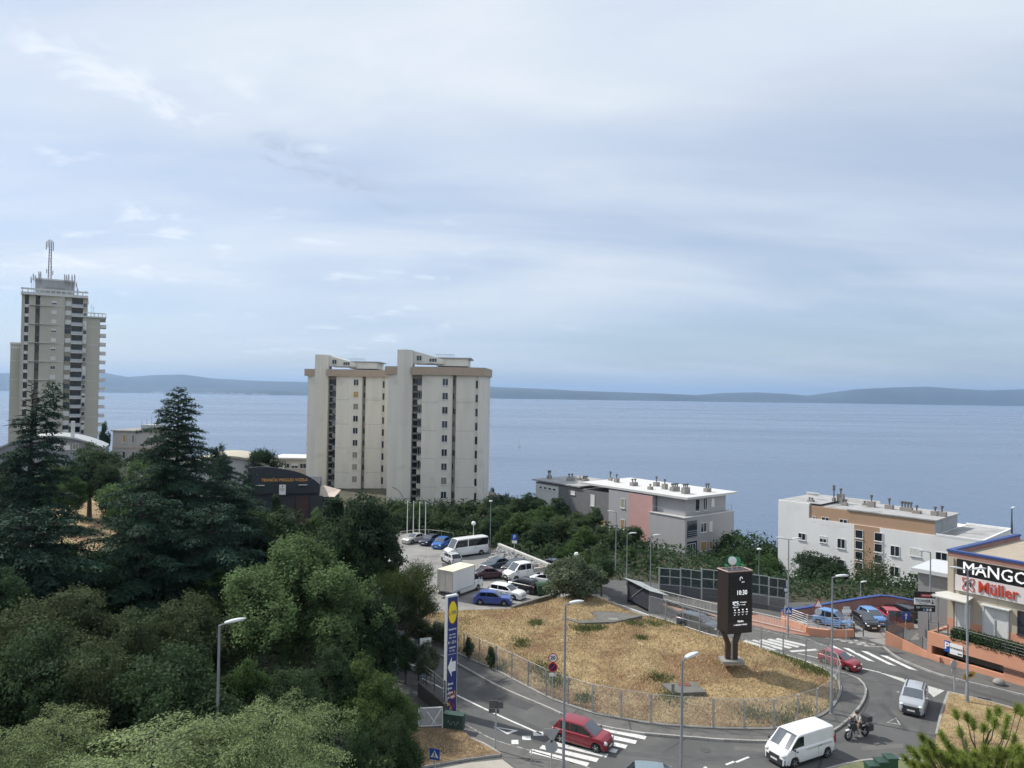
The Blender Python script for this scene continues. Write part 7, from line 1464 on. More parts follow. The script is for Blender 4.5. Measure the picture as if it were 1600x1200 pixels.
lamp(901, 905, 868, 'white globe lamp beside the grey green tree', 'globe', 0, .06, 0, depth=88, mat=white)
lamp(767, 862, 783, 'thin lamp post behind the rear of the minibus', 'small', 0, .05, 0, depth=101)
lamp(631, 800, 785, 'gooseneck lamp against the nearer beige tower', 'gooseneck', 0, .06, 0, depth=125, mat=darkpl)
lamp(755, 800, 781, 'small pale gooseneck lamp at the right foot of the nearer beige tower', 'gooseneck', 0, .05, 0, depth=128, mat=white)
sc_ = D(1581, 855, 70); o = lamp(1581, 0, 793, 'black lamp post on the shopping centre roof', 'cobra', .0, .07, 8.6, depth=74, mat=darkpl, hl=.4, arm=.1)
# ---------------- flagpoles, rails and rubble wall at the parking lot
for k, (px, lab) in enumerate(((636, 'leftmost of the four white flagpoles'), (645.5, 'second white flagpole from the left'), (655, 'third white flagpole from the left'), (664.5, 'rightmost of the four white flagpoles'))):
    P = G(px, 842 - k * .6); H = HT(P, 784 + k * .5); e = empty('flagpole', (P.x, P.y, 0), 0, lab, 'flagpole', 'white flagpoles by the parking lot'); MB().lathe([(.08, 0), (.05, H)], seg=8).build('pole', white, e); MB().sphere((0, 0, H + .05), .09, 8).build('finial', white, e); MB().tube([(0, 0, H - .1), (.5, 0, H - .1)], .02, 5).build('arm', white, e)
railing([(p.x, p.y) for p in gpts([(626, 841), (650, 838), (675, 838), (708, 843)])], 'white rail along the back of the parking lot', whitem, 1.0, 2.2, 0, .0)
# rubble retaining wall with concrete capping
rb0, rb1 = G(763, 873), G(882, 912); rs = np.random.RandomState(14); e = empty('rubble_wall', tuple(rb0), 0, 'sloping wall of piled grey stones behind the parked cars', 'stone wall'); dv = (rb1 - rb0); L = dv.length; dv /= L; nv_ = Vector((-dv.y, dv.x, 0)); mb = MB()
n = 900; H0, H1 = 1.5, .5
for i in range(n):
    t_ = rs.rand(); u_ = rs.rand(); hh = H0 + (H1 - H0) * t_; c = dv * L * t_ + nv_ * (u_ * 1.6 + .1) + Vector((0, 0, hh * u_ + .1)); s = rs.uniform(.16, .36); a = rs.uniform(0, 3.14); ax = Vector((math.cos(a), math.sin(a), rs.uniform(-.4, .4))).normalized(); ay = ax.cross(Vector((0, 0, 1))).normalized(); az = ax.cross(ay)
    mb.add([c + ax * s, c - ax * s * .9, c + ay * s * .8, c - ay * s * .7, c + az * s * .6, c - az * s * .6], [(0, 2, 4), (2, 1, 4), (1, 3, 4), (3, 0, 4), (2, 0, 5), (1, 2, 5), (3, 1, 5), (0, 3, 5)])
mb.build('stones', M('rubble_stone', (.30, .30, .30), .9, .45, 1.5, .2), e)['kind'] = 'stuff'
def ptw(t_, off, z): return dv * L * t_ + nv_ * off + Vector((0, 0, z))
MB().add([ptw(0, 0, 0), ptw(1, 0, 0), ptw(1, 1.7, H1), ptw(0, 1.7, H0), ptw(0, 2.3, 0), ptw(1, 2.3, 0)], [(0, 1, 2, 3), (3, 2, 5, 4)]).build('earth_core', conc, e)
MB().add([ptw(0, 1.5, H0 + .1), ptw(1, 1.5, H1 + .1), ptw(1, 1.95, H1 + .1), ptw(0, 1.95, H0 + .1), ptw(0, 1.5, H0 + .35), ptw(1, 1.5, H1 + .35), ptw(1, 1.95, H1 + .35), ptw(0, 1.95, H0 + .35)], [(0, 1, 5, 4), (4, 5, 6, 7), (2, 3, 7, 6), (1, 2, 6, 5), (3, 0, 4, 7)]).build('coping', M('coping_concrete', (.5, .49, .46), .85, .12, 1), e)
# stone kerb wall at the corner of lot and island
wall_line([(800, 953, 947), (820, 949, 940.5), (845, 942, 933), (868, 935, 927)], 'low rough stone wall between the parked cars and the dry grass', M('dark_stone', (.16, .155, .14), .9, .3, 2.5, .5), None, .35, name='stone_wall')
# dumpster
P = G(848, 930); e = empty('dumpster', (P.x, P.y, 0), .25, 'dark green waste container at the parking lot corner', 'waste container'); gm = M('green_plastic', (.02, .07, .035), .6, .1, 3)
MB().add([(-.6, -.45, .15), (.6, -.45, .15), (.6, .45, .15), (-.6, .45, .15), (-.7, -.55, 1.15), (.7, -.55, 1.15), (.7, .55, 1.15), (-.7, .55, 1.15)], [(0, 1, 5, 4), (1, 2, 6, 5), (2, 3, 7, 6), (3, 0, 4, 7), (3, 2, 1, 0)]).build('body', gm, e)
MB().add([(-.74, -.58, 1.152), (.74, -.58, 1.152), (.74, .58, 1.152), (-.74, .58, 1.152), (-.7, -.3, 1.4), (.7, -.3, 1.4), (.7, .45, 1.4), (-.7, .45, 1.4)], [(0, 1, 5, 4), (1, 2, 6, 5), (2, 3, 7, 6), (3, 0, 4, 7), (4, 5, 6, 7)]).build('lid', gm, e)
for sx_ in (-.5, .5):
    for sy_ in (-.35, .35): MB().lathe([(.1, -.03), (.1, .03)], (sx_, sy_, .1), 'y', 10).build('wheel', black, e)
# ---------------- slabs on the grass
for q, hh, lab, nm in (([(882, 985), (938, 970), (1003, 980), (960, 990), (905, 992)], .10, 'flat grey concrete slab in the far part of the dry grass', 'concrete_slab'),):
    P = gpts(q); z = float(zisl(np.array(P[0].x), np.array(P[0].y))); e = empty(nm, (P[0].x, P[0].y, z), 0, lab, 'slab'); MB().prism([(p.x - P[0].x, p.y - P[0].y) for p in P], -.3, .08).build('slab_body', conc2, e)
    MB().box(4.1, 5.0, -.2, .3, .082, .11).build('hatch_cover', conc, e)
P = gpts([(1033, 1068), (1085, 1065), (1104, 1081), (1052, 1083)], .6); e = empty('concrete_chamber', (P[0].x, P[0].y, .1), 0, 'raised grey concrete chamber cover in the near part of the dry grass', 'concrete chamber')
MB().prism([(p.x - P[0].x, p.y - P[0].y) for p in P][::1], -.1, .5).build('chamber', conc2, e); c_ = ((P[1] + P[0]) / 2 - P[0]) * 1.35; MB().box(c_.x - .5, c_.x + .4, c_.y - .75, c_.y - .15, .502, .53).build('rusty_lid', M('rust', (.16, .06, .035), .9, .2, 4), e)
pB_ = P[3] - P[0]; MB().box(pB_.x - .1, pB_.x + .12, pB_.y + .15, pB_.y + .28, .5, 1.1).build('stub', conc, e)
P = gpts([(950, 945), (985, 955), (1010, 963), (985, 967), (955, 962), (935, 952)], .25); one('concrete_slab', MB().prism([(p.x, p.y) for p in P], .05, .30), conc, 'cracked pale paving slab before the low white wall', 'slab', base=(P[0].x, P[0].y, .05))

# ---------------- digital sign post (totem) on its mound
zb = float(zisl(np.array(HX), np.array(HY))); P = Vector((HX, HY, zb)); Pz = G(1143, 1031, zb); e = empty('digital_totem', (Pz.x, Pz.y, zb), 0, 'tall dark display pylon showing 10:30 on two steel legs', 'display pylon')
s_ = FPX / Pz.y; H1 = HT(Pz, 892) - zb; H0 = HT(Pz, 988) - zb
rot_ = R(17); wf = 2.2; ws_ = 1.3      # front width, side depth
fx = Vector((math.cos(rot_), math.sin(rot_), 0)); corner = Vector(((1140 - 1143) / s_ - .35, -.55, 0)); sdv = Vector((-.356, .934, 0)).normalized()
A0, B0, C0_, D0_ = corner, corner + fx * wf, corner + fx * wf + sdv * ws_, corner + sdv * ws_
cabm = M('brown_black_cabinet', (.024, .018, .018), .45, .15, 2, streak=True)
def q3(p, z): return (p.x, p.y, z)
MB().add([q3(p, H0) for p in (A0, B0, C0_, D0_)] + [q3(p, H1) for p in (A0, B0, C0_, D0_)], [(0, 1, 5, 4), (1, 2, 6, 5), (2, 3, 7, 6), (3, 0, 4, 7), (3, 2, 1, 0), (4, 5, 6, 7)]).build('cabinet', cabm, e)
cn = MB()
for a, b_ in ((A0, B0), (B0, C0_), (C0_, D0_), (D0_, A0)): cn.tube([q3(a, H1 + .03), q3(b_, H1 + .03)], .06, 4)
cn.build('top_frame', M('rosy_trim', (.35, .24, .22), .6, .1, 2), e)
fn = Vector((fx.y, -fx.x, 0)); scr = MB(); a, b_ = A0 + fx * .12 + fn * .02, B0 - fx * .08 + fn * .02
scr.add([q3(a, H0 + .9), q3(b_, H0 + .9), q3(b_, H1 - .15), q3(a, H1 - .15)], [(0, 1, 2, 3)]); scr.build('screen', M('display_black', (.012, .014, .018), .25, .1, 1), e)
lt = glow('led_text', (.9, .92, .95), .55); cen = (a + b_) / 2 + fn * .03; hs = H1 - H0
def tt(s, size, u_, zf, sx_=1.0, al='CENTER', bold=0): text(s, size, lt, e, (cen.x + fx.x * u_, cen.y + fx.y * u_, H0 + hs * zf), (R(90), 0, rot_), 'lettering', .004, al, bold, sx_)
tt('10:30', .52, .1, .66, .85); tt('27°C', .26, -.45, .50, 1, 'CENTER', .008); tt('A Sunčano', .13, .25, .505); tt('Hum. 51 %  •  6 km/h', .12, -.1, .465); tt('NE  2 m/s', .12, -.45, .43)
for k in range(4):
    u_ = -.52 + k * .36; o = MB().sphere((0, 0, 0), .055, 8).build('weather_icon', lt, e); o.location = (cen.x + fx.x * u_, cen.y + fx.y * u_, H0 + hs * .385); tt(('11', '14', '17', '20')[k] + ':00', .10, u_, .345); tt(('28°', '30°', '29°', '26°')[k], .10, u_, .305)
tt('Rijeka', .22, .0, .20); tt('u najboljem izdanju', .155, 0, .145, 1.0); tt('grad', .13, .2, .835)
rg = MB(); [rg.tube([(cen.x + fx.x * (.03 + .11 * math.cos(k * .5)), cen.y + fx.y * (.03 + .11 * math.cos(k * .5)), H0 + hs * .885 + .15 * math.sin(k * .5)), (cen.x + fx.x * (.03 + .11 * math.cos(k * .5 + .5)), cen.y + fx.y * (.03 + .11 * math.cos(k * .5 + .5)), H0 + hs * .885 + .15 * math.sin(k * .5 + .5))], .018, 4) for k in range(8)]; rg.build('emblem', lt, e)
legm = M('dark_steel_leg', (.045, .028, .025), .5, .15, 3)
for s, top in ((-1, Vector((-.68, .0, 0))), (1, Vector((.62, .25, 0)))):
    b0 = Vector((s * .27, .1, 0)); m_ = MB(); 
    for (p0, z0), (p1, z1) in (((b0, 0), (b0, 1.9 * H0 / 2.6 if 0 else H0 - .85)), ((b0, H0 - .85), (top, H0 + .05))):
        w_ = .19; m_.add([(p0.x - w_, p0.y - .2, z0), (p0.x + w_, p0.y - .2, z0), (p0.x + w_, p0.y + .2, z0), (p0.x - w_, p0.y + .2, z0), (p1.x - w_, p1.y - .2, z1), (p1.x + w_, p1.y - .2, z1), (p1.x + w_, p1.y + .2, z1), (p1.x - w_, p1.y + .2, z1)], [(0, 1, 5, 4), (1, 2, 6, 5), (2, 3, 7, 6), (3, 0, 4, 7)])
    m_.build('leg', legm, e)
MB().box(-.85, .85, -.6, .7, -.15, .06).build('plinth', conc, e); MB().tube([(.02, -.1, .06), (.02, -.1, H0 - .3)], .03, 6).build('cable_pipe', galv, e)
gfl = M('green_ornament', (.03, .28, .12), .4, .1, 2); orn = [(.12, .35), (.38, .28), (.6, .6), (.9, .55), (1.1, .4), (1.35, .45), (1.6, .3), (1.8, .25)]
for k, (u_, hh) in enumerate(orn):
    p = A0 + fx * u_ + sdv * (.3 + .5 * (k % 2)); o = MB(); o.tube([q3(p, H1), q3(p, H1 + hh)], .02, 5); o.build('ornament_stem', galv, e)
    r_ = .12 + .22 * (k in (2, 3, 5)); o = MB().sphere((p.x, p.y, H1 + hh + r_ * .6), 1, 10, sq=(r_, .04, r_)); o.build('ornament_disc', gfl if k != 2 else white, e, smooth=True)
# loose pale stones and a few bare soil scars on the island
mb = MB(); rs = np.random.RandomState(31)
for k in range(260):
    x, y = rs.uniform(mnx, mxx), rs.uniform(mny, mxy)
    if not inpoly(np.array([x]), np.array([y]), isl)[0]: continue
    s = rs.uniform(.04, .13); z = float(zisl(np.array(x), np.array(y))); a = rs.uniform(0, 3); mb.add([(x + s, y, z), (x - s, y + s * .3, z), (x, y + s * .8, z), (x, y - s * .7, z), (x + s * .1, y, z + s * .7)], [(0, 2, 4), (2, 1, 4), (1, 3, 4), (3, 0, 4)])
tag(mb.build('loose_stones', M('pale_stone', (.34, .31, .26), .9, .3, 3)), 'small pale stones scattered in the dry grass', 'stones', kind='stuff')
# ---------------- signs
signm = M('sign_back_grey', (.42, .43, .44), .5, .06, 3, 0, .3); sblue = M('sign_blue', (.015, .08, .36), .4, .05, 2); sred = M('sign_red', (.45, .02, .02), .4, .05, 2)
def post_sign(px, py, label, H, z0=.1, name='road_sign', cat='road sign', rz=0.0, r=.035, P=None):
    P = P or G(px, py); e = empty(name, (P.x, P.y, z0), rz, label, cat); MB().lathe([(r, 0), (r, H)], seg=8).build('pole', galv, e); return e
def disc(e, z, r, mat, y=-.05, name='disc', seg=24): return MB().lathe([(r, y), (r, y + .02)], (0, 0, z), 'y', seg).build(name, mat, e)
def tri(e, z, s, mat, y=-.05, up=True, name='triangle', back=None):
    k = 1 if up else -1; p = [(-s / 2, -k * s * .29), (s / 2, -k * s * .29), (0, k * s * .58)]
    return MB().add([(a, y, z + b2) for a, b2 in p] + [(a, y + .02, z + b2) for a, b2 in p], [(0, 1, 2), (5, 4, 3), (0, 3, 4, 1), (1, 4, 5, 2), (2, 5, 3, 0)]).build(name, mat, e)
e = post_sign(863, 1095, 'round speed limit 20 sign above a no stopping disc by the fence', 3.2); disc(e, 3.0, .34, sred, -.06, 'rim_disc'); disc(e, 3.0, .27, white, -.075, 'face_disc'); text('20', .36, black, e, (0, -.085, 3.0), (R(90), 0, 0), 'lettering', .003, bold=.01)
disc(e, 2.33, .34, sred, -.06, 'rim_disc'); disc(e, 2.33, .25, M('dark_blue_disc', (.015, .02, .10), .4), -.075, 'face_disc'); MB().obox((0, -.085, 2.33), (.17, 0, .17), (0, .004, 0), (.03, 0, -.03)).build('bar', sred, e); MB().box(-.25, .25, -.06, -.04, 1.68, 1.88).build('plate', white, e)
e = post_sign(861, 1225, 'back of a give way sign and a round sign beside the lamp at the crossing', 3.0, 0, P=Vector((G(861, 1225).x, G(861, 1225).y, 0))); tri(e, 2.85, .92, signm, up=False, name='give_way_plate'); disc(e, 2.12, .36, signm, name='round_plate')
e = post_sign(774, 1172, 'dark back of a small sign on a pole left of the crossing', 3.0, .02, r=.05); MB().box(-.42, .12, -.05, 0, 2.55, 3.05).build('sign_plate', M('dark_plate', (.09, .09, .09), .6), e); MB().box(.1, .45, -.14, -.1, 2.6, 3.0).build('sign_plate', MATS['dark_plate'], e); MB().box(-.45, .2, .02, .05, 2.25, 2.5).build('plate', MATS['dark_plate'], e)
def crossing_face(e, z, w_=.6, y=-.06):
    MB().box(-w_ / 2, w_ / 2, y, y + .02, z - w_ / 2, z + w_ / 2).build('sign_plate', sblue, e); tri(e, z - .04, w_ * .78, white, y - .01, name='white_triangle')
    f = MB(); f.lathe([(.035, y - .02), (.035, y - .015)], (0, 0, z + .12), 'y', 10); f.obox((0, y - .018, z + .02), (.03, 0, 0), (0, .003, 0), (0, 0, .08)); f.obox((-.05, y - .018, z - .12), (.02, 0, 0), (0, .003, 0), (.04, 0, .08)); f.obox((.05, y - .018, z - .12), (.02, 0, 0), (0, .003, 0), (-.04, 0, .08)); f.build('walking_figure', black, e)
P = G(679, 1215); e = post_sign(0, 0, 'blue pedestrian crossing sign above the driveway at the lower left', 1.9, 0, rz=-.3, P=Vector((P.x, P.y, 0))); e.children[0].scale.z = .62 ; crossing_face(e, 1.35, .62)
P = G(1231, 996); e = empty('road_sign', (P.x, P.y - .12, .05), 0, 'blue pedestrian crossing sign on the double arm lamp', 'road sign'); crossing_face(e, 2.45, .6, -.03)
e = post_sign(1231, 985, 'small round dark sign behind the blue crossing sign', 3.9, 0, P=Vector((G(1227, 983).x, G(1227, 983).y, 0))); disc(e, 3.75, .3, M('dark_blue_disc', (.015, .02, .10), .4)); disc(e, 3.75, .18, lamphead, -.06)
e = post_sign(1278, 1000, 'grey triangular warning sign over a round plate by the yard entrance', 3.1, .1, P=Vector((G(1278, 992).x, G(1278, 992).y, 0))); tri(e, 2.75, .95, sred, -.055, name='red_triangle'); tri(e, 2.74, .68, white, -.075, name='white_triangle'); disc(e, 2.05, .32, lamphead)
e = post_sign(1323, 1000, 'white cluster of sign plates in front of the blue van', 3.1, .0, P=Vector((G(1322, 1001).x, G(1322, 1001).y, 0))); MB().box(-.3, .3, -.05, -.03, 2.35, 3.1).build('plate', lamphead, e); MB().box(-.42, .42, -.08, -.055, 2.55, 2.85).build('plate', white, e); disc(e, 2.1, .2, lamphead)
P = G(1492, 1083); e = post_sign(1492, 1083, 'leaning grey sign post with round sign backs on the tip of the verge', 2.3, .13, r=.06); e.rotation_euler = (0, -.10, .4); disc(e, 2.05, .36, signm); disc(e, 1.55, .3, signm)
P = G(1511, 1097); e = empty('road_sign', (P.x, P.y - .12, .13), 0, 'yellow arrow shaped direction sign on the double arm lamp', 'road sign'); MB().add([(-.35, -.06, 1.55), (.35, -.06, 1.75), (.5, -.06, 2.05), (.3, -.06, 2.2), (-.3, -.06, 2.0), (-.45, -.06, 1.8)], [(0, 1, 2, 3, 4, 5)]).build('sign_plate', M('ochre_sign', (.42, .26, .03), .5), e); MB().add([(-.2, -.07, 1.72), (.25, -.07, 1.82), (.3, -.07, 2.02), (-.2, -.07, 1.93)], [(0, 1, 2, 3)]).build('arrow', darkpl, e); MB().tube([(0, .12, 1.9), (0, -.06, 1.9)], .05, 6).build('bracket', galv, e)
P = G(1410, 984); e = post_sign(0, 0, 'blue sign with white straight ahead arrow at the ramp', 1.9, .2, P=Vector((G(1415, 995).x, G(1415, 995).y, 0))); MB().box(-.42, .42, -.05, -.03, 1.35, 2.1).build('sign_plate', sblue, e); MB().add([(-.05, -.06, 1.45), (.05, -.06, 1.45), (.05, -.06, 1.8), (.16, -.06, 1.8), (0, -.06, 2.02), (-.16, -.06, 1.8), (-.05, -.06, 1.8)], [(0, 1, 2, 6), (3, 4, 5)]).build('arrow', white, e)
e = post_sign(805, 884, 'blue parking sign on a pole by the rubble wall', 5.0, .0, P=Vector((G(803, 899).x, G(803, 899).y, 0))); 
e2_ = e; MB().box(-.35, .35, -.05, -.03, 4.3, 5.0).build('sign_plate', sblue, e); text('P', .6, white, e, (0, -.06, 4.65), (R(90), 0, 0), 'lettering', .003); MB().box(-.3, .3, -.05, -.03, 3.9, 4.22).build('plate', white, e)
# centre signboard
Ps = G(1450, 985, 2.15); e = empty('centre_signboard', (Ps.x, Ps.y, 2.15), -.12, 'stack of three dark and white direction panels reading TOWER', 'signboard'); s_ = FPX / Ps.y; zt_ = HT(Ps, 924) - 2.15; zb_ = HT(Ps, 955.5) - 2.15; w_ = 30.5 / s_; hp = (zt_ - zb_) / 3
MB().lathe([(.08, 0), (.08, zt_)], seg=8).build('pole', lampgrey, e); x0 = -w_ * .70
for k, mt in enumerate((M('black_sign', (.012, .012, .014), .4), white, MATS['black_sign'])): MB().box(x0, x0 + w_, -.16, -.10, zt_ - hp * (k + 1) + .03, zt_ - hp * k).build('panel', mt, e)
ym = -.175; text('TOWER', hp * .60, darkpl, e, (x0 + w_ * .42, ym, zt_ - hp * 1.42), (R(90), 0, 0), 'lettering', .004, bold=.008, sx=1.0); text('CENTER RIJEKA', hp * .18, darkpl, e, (x0 + w_ * .42, ym, zt_ - hp * 1.82), (R(90), 0, 0), 'lettering', .004)
MB().add([(x0 + w_ * .87, ym, zt_ - hp * 1.85), (x0 + w_ * .95, ym, zt_ - hp * 1.6), (x0 + w_ * .89, ym, zt_ - hp * 1.6), (x0 + w_ * .89, ym, zt_ - hp * 1.2), (x0 + w_ * .85, ym, zt_ - hp * 1.2), (x0 + w_ * .85, ym, zt_ - hp * 1.6), (x0 + w_ * .79, ym, zt_ - hp * 1.6)], [(0, 1, 2, 5, 6), (2, 3, 4, 5)]).build('arrow', darkpl, e)
MB().box(x0 + w_ * .3, x0 + w_ * .8, ym, ym + .01, zt_ - hp * .8, zt_ - hp * .35).build('red_strip', sred, e); MB().box(x0 + w_ * .86, x0 + w_ * .96, ym, ym + .01, zt_ - hp * .8, zt_ - hp * .2).build('white_strip', white, e); text('PARKING', hp * .28, white, e, (x0 + w_ * .55, ym - .01, zt_ - hp * .57), (R(90), 0, 0), 'lettering', .003)
text('W', hp * .5, white, e, (x0 + w_ * .17, ym, zt_ - hp * 2.4), (R(90), 0, 0), 'lettering', .004); text('AUTOPRAONICA', hp * .24, white, e, (x0 + w_ * .62, ym, zt_ - hp * 2.3), (R(90), 0, 0), 'lettering', .004)
for k in range(3): MB().box(x0 + w_ * (.42 + k * .15), x0 + w_ * (.52 + k * .15), ym, ym + .01, zt_ - hp * 2.85, zt_ - hp * 2.5).build('icon', [M('icon_blue', (.1, .3, .5), .5), lamphead, white][k], e)
# parking sign on the terrace wall
a_, b_ = wx(1476), wx(1504); e = empty('parking_wall_sign', (d0.x + wd.x * a_, d0.y + wd.y * a_, 0), wang, 'blue and white garage sign with letter P on the orange terrace wall', 'sign'); W_ = b_ - a_; zt_ = HT(Vector((d0.x + wd.x * a_, d0.y + wd.y * a_, 0)), 1000); zb_ = zt_ - .98
MB().box(0, W_ * .3, -.06, -.012, zb_ + .08, zt_).build('sign_plate', sblue, e); MB().box(W_ * .3 + .003, W_ * 1.02, -.05, -.012, zb_, zt_ - .1).build('sign_plate', white, e); text('P', .8, white, e, (W_ * .15, -.07, (zt_ + zb_) / 2 + .07), (R(90), 0, 0), 'lettering', .004, bold=.02); text('AUTOPARKING', .2, darkpl, e, (W_ * .66, -.06, zt_ - .48), (R(90), 0, 0), 'lettering', .003, bold=.004); MB().box(W_ * .75, W_ * .98, -.055, -.051, zb_ + .1, zb_ + .2).build('small_print', darkpl, e)
# bollard, stone
P = G(1555, 1009, 2.15); e = empty('bollard', (P.x, P.y, 2.15), 0, 'plain grey post standing in the hedge before the double door', 'post'); MB().lathe([(.11, 0), (.11, 2.1)], seg=12).build('post_body', galv, e)
P = G(1561, 1072); one('stone_block', MB().sphere((0, 0, .2), 1, 12, sq=(.45, .38, .3)), conc, 'pale rounded boulder on the footway under the orange wall', 'boulder', smooth=True).location = (P.x, P.y, .1)
e = post_sign(830, 1193, 'short white and black marker post on the shoulder', .85, .01, name='marker_post', cat='marker post', r=.03); MB().lathe([(.04, .5), (.04, .85)], seg=8).build('reflector', white, e)
# ---------------- advertising pylon
bse = G(703, 1115); dp_ = bse.y; top_l, top_r = D(705, 932, dp_), D(718, 929, dp_ + .5); H = HT(bse, 932); Hb = 0.15; 
e = empty('advertising_pylon', (bse.x, bse.y, 0), R(38), 'tall narrow blue supermarket pylon with yellow oval logo and white arrow', 'advertising pylon'); e.scale = (.72, 1, 1)
Wp = 1.12; navy_ = M('pylon_blue', (.018, .035, .16), .4, .05, 1); x0 = -Wp / 2
lean = 0.0
MB().box(x0, -x0, -.14, .14, Hb, H).build('panel', navy_, e); MB().box(x0 - .07, x0 - .003, -.16, .16, Hb - .1, H + .1).build('edge_frame', lamphead, e); MB().box(-x0 + .003, -x0 + .04, -.16, .16, Hb - .1, H + .05).build('edge_frame', lamphead, e); MB().box(x0 - .003, -x0 + .003, -.15, .15, H + .002, H + .12).build('top_cap', lamphead, e)
for s in (-.4, .4): MB().box(s - .06, s + .06, -.06, .06, -.1, Hb).build('foot', galv, e)
yel = M('logo_yellow', (.80, .66, .02), .4, .04, 2)
def oval(rx, rz, y, m_, z, nm): return MB().add([(rx * math.cos(k * math.pi / 14), y, z + rz * math.sin(k * math.pi / 14)) for k in range(28)], [tuple(range(28))]).build(nm, m_, e)
zl = H - 1.05; oval(.50, .80, -.146, sred, zl, 'logo_ring'); oval(.465, .75, -.150, yel, zl, 'logo_oval'); text('L   DL', .33, sblue, e, (0, -.156, zl - .03), (R(90), R(-6), 0), 'lettering', .002, bold=.012, sx=.95); text('i', .36, sred, e, (-.09, -.158, zl - .02), (R(90), R(-6), 0), 'lettering', .002, bold=.02)
z = H - 2.2
for s, sz_, dz in (('Iznenadi se', .19, .36), ('radno vrijeme', .13, .22), ('PON – SUB', .15, .32), ('8 – 22 h', .27, .36), ('NEDJELJOM', .14, .22), ('8 – 14 h', .17, .34)): text(s, sz_, white, e, (0, -.146, z), (R(90), 0, 0), 'lettering', .002, bold=.003); z -= dz
MB().box(-.45, .45, -.147, -.142, z + .1, z + .12).build('thin_line', white, e); z -= .75
MB().add([(-.48, -.147, z), (-.02, -.147, z + .68), (-.02, -.147, z + .34), (.44, -.147, z + .34), (.44, -.147, z - .34), (-.02, -.147, z - .34), (-.02, -.147, z - .68)], [(0, 6, 5, 2, 1), (2, 5, 4, 3)]).build('arrow', white, e); z -= 1.15
for s in ('Skreni', 'lijevo', 'prema', 'parkingu'): text(s, .24, white, e, (-.45, -.146, z), (R(90), 0, 0), 'lettering', .002, 'LEFT', bold=.006); z -= .3
r0 = random.Random(5); colr = [M('print_orange', (.6, .25, .03), .5), M('print_red', (.35, .04, .03), .5), M('print_yellow', (.65, .5, .08), .5), M('print_violet', (.08, .05, .2), .5)]
for k in range(26): x = r0.uniform(-.46, .42); zz = Hb + .15 + r0.random() ** 1.4 * 1.3; r_ = r0.uniform(.05, .14); MB().add([(x + r_ * math.cos(a * .8), -.143 - k * .0004, zz + r_ * 1.2 * math.sin(a * .8)) for a in range(8)], [tuple(range(8))]).build('printed_food', colr[k % 4], e)
# white narrow sign board
P = G(664, 1052); P = Vector((P.x, P.y, 0)); P = D(664, 1045, 56); P.z = 0; e = empty('white_signboard', (P.x, P.y, 0), R(18), 'narrow white info board with drawn shirt and blue print behind the shrubs', 'signboard'); H = HT(P, 997)
MB().box(-.45, .45, -.05, .05, .5, H).build('panel', white, e); MB().box(-.53, -.452, -.08, .08, 0, H + .02).build('side_post', darkpl, e); MB().box(.455, .50, -.08, .08, 0, H).build('side_post', darkpl, e)
k_ = MB(); sh_ = [(-.25, .35), (-.12, .5), (.12, .5), (.25, .35), (.33, .1), (.2, 0), (.2, -.25), (-.2, -.25), (-.2, 0), (-.33, .1)]
for i in range(10): a, b_ = sh_[i], sh_[(i + 1) % 10]; k_.tube([(a[0], -.06, H - .85 + a[1]), (b_[0], -.06, H - .85 + b_[1])], .018, 4)
k_.build('drawn_shirt', sblue, e)
for k in range(3): MB().tube([(-.2, -.06, H - .75 - k * .1), (0, -.06, H - .8 - k * .1), (.2, -.06, H - .75 - k * .1)], .02, 4).build('drawn_wave', sblue, e)
for k in range(4): MB().box(-.3, .3, -.058, -.052, H - 1.5 - k * .2, H - 1.44 - k * .2).build('print_line', darkpl, e)
MB().add([(.26 * math.cos(a * .45), -.056, H - 2.65 + .33 * math.sin(a * .45)) for a in range(14)], [tuple(range(14))]).build('blue_badge', M('pale_blue_print', (.25, .4, .7), .5), e)
# green cabinet, mesh banner, dark fence and low wall left of the road
P = G(711, 1142); e = empty('utility_cabinet', (P.x, P.y, .1), -.25, 'dark green scribbled metal cabinet below the pylon', 'cabinet'); cg = M('cabinet_green', (.03, .065, .05), .6, .25, 2); MB().box(-.75, .55, -.15, .35, 0, .95).build('body', cg, e); MB().box(-.8, .6, -.2, .4, .952, 1.0).build('lid', cg, e); MB().box(-.12, -.1, -.16, -.152, .05, .9).build('door_gap', black, e)
sc = MB(); [sc.tube([(-.5 + k * .09, -.16, .45 + .15 * math.sin(k * 1.7)), (-.41 + k * .09, -.16, .45 + .15 * math.sin(k * 1.7 + 1.7))], .012, 4) for k in range(9)]; sc.build('scribble', M('pale_scribble', (.3, .36, .34), .6), e)
P = G(676, 1141); e = empty('mesh_banner', (P.x, P.y, .1), .15, 'grey and white printed banner on a frame beside the green cabinet', 'banner'); MB().box(-.9, .6, -.03, 0, .25, 1.35).build('panel', M('banner_grey', (.36, .37, .38), .6, .25, 3), e); fb = MB(); fb.box(-.95, .65, -.05, .02, 1.35, 1.40); fb.box(-.95, .65, -.05, .02, .2, .25); fb.box(-.95, -.9, -.05, .02, 0, 1.4); fb.box(.6, .65, -.05, .02, 0, 1.4); fb.obox((.25, -.04, .8), (.32, 0, .5), (0, .006, 0), (.02, 0, -.02)); fb.obox((-.1, -.04, .75), (.28, 0, -.4), (0, .006, 0), (.02, 0, .02)); fb.build('frame', white, e)
slat_rail([G(662, 1090), G(678, 1102), G(694, 1118)], [1.0, 1.0, 1.0], 1.4, 'dark bar fence on the low wall left of the pylon', darkrail, 5); wall_line([(655, 1088, 1066), (678, 1106, 1084), (696, 1122, 1100)], 'dark low wall behind the banner', M('dark_wall', (.09, .085, .08), .9, .2, 1), None, .25, name='low_wall')
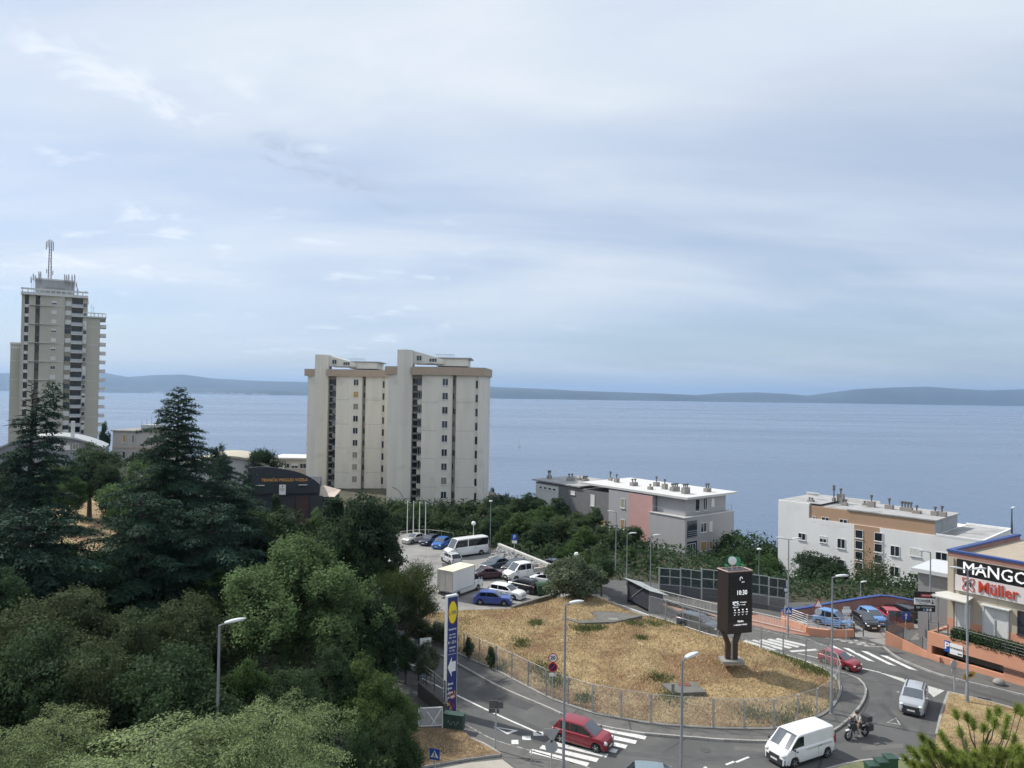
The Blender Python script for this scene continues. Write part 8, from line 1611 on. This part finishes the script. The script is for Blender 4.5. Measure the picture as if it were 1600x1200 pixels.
wall_line([(618, 1036, 1028), (640, 1044, 1037), (652, 1050, 1042)], 'pale low wall glimpsed between the shrubs left of the white board', palec, None, .2, name='low_wall')
# green bins at the bottom edge
for k, (px, py, lab) in enumerate(((1362, 1207, 'left and lowest of three dark green bin lids at the bottom edge'), (1377, 1206, 'middle one of three dark green bin lids at the bottom edge'), (1391, 1205, 'right and highest of three dark green bin lids at the bottom edge'))):
    P = G(px, py); e = empty('recycling_bin', (P.x, P.y, .1), .1, lab, 'bin', 'green bins'); hh = .35 + k * .18; MB().box(-.3, .3, -.3, .3, 0, hh).build('body', gm, e); MB().prism([(-.34, -.34), (.34, -.34), (.34, .34), (-.34, .34)], hh + .002, hh + .09).build('lid', cg, e)
# wooden poles, sailing boat
P = D(811, 698, 900); P.z = -41; P = G(811, 698, -41); e = empty('sailing_boat', tuple(P), .4, 'tiny white sailing boat out on the open sea', 'boat'); e.scale = (.45, .45, .45); MB().add([(-5, -1.2, 1.2), (4, -1.4, 1.2), (6.5, 0, 1.4), (4, 1.4, 1.2), (-5, 1.2, 1.2), (-4.5, -.5, -.3), (4.5, 0, -.3), (-4.5, .5, -.3)], [(0, 1, 2, 3, 4), (0, 5, 6, 1), (1, 6, 2), (4, 3, 6, 7), (3, 2, 6), (0, 4, 7, 5)]).build('hull', white, e); MB().add([(1, 0, 2), (-4.5, 0, 2.2), (1, .1, 14)], [(0, 1, 2)]).build('sail', white, e); MB().tube([(1.1, 0, 1.2), (1.1, 0, 14.5)], .12, 6).build('mast', galv, e)
# ================================================================== HAZE
hz = bpy.data.materials.new('air_haze'); hz.use_nodes = True; t = hz.node_tree
for n_ in list(t.nodes):
    if n_.type != 'OUTPUT_MATERIAL': t.nodes.remove(n_)
pv = t.nodes.new('ShaderNodeVolumePrincipled'); pv.inputs['Color'].default_value = (.44, .66, 1.0, 1); pv.inputs['Density'].default_value = 5.0e-5; pv.inputs['Anisotropy'].default_value = 0.2
t.links.new(pv.outputs[0], t.nodes['Material Output'].inputs['Volume'])
mb = MB().box(-52000, 52000, -200, 45000, -46, 620); o = mb.build('haze', hz); tag(o, 'thin blue sea haze over the whole view', 'haze', kind='stuff')
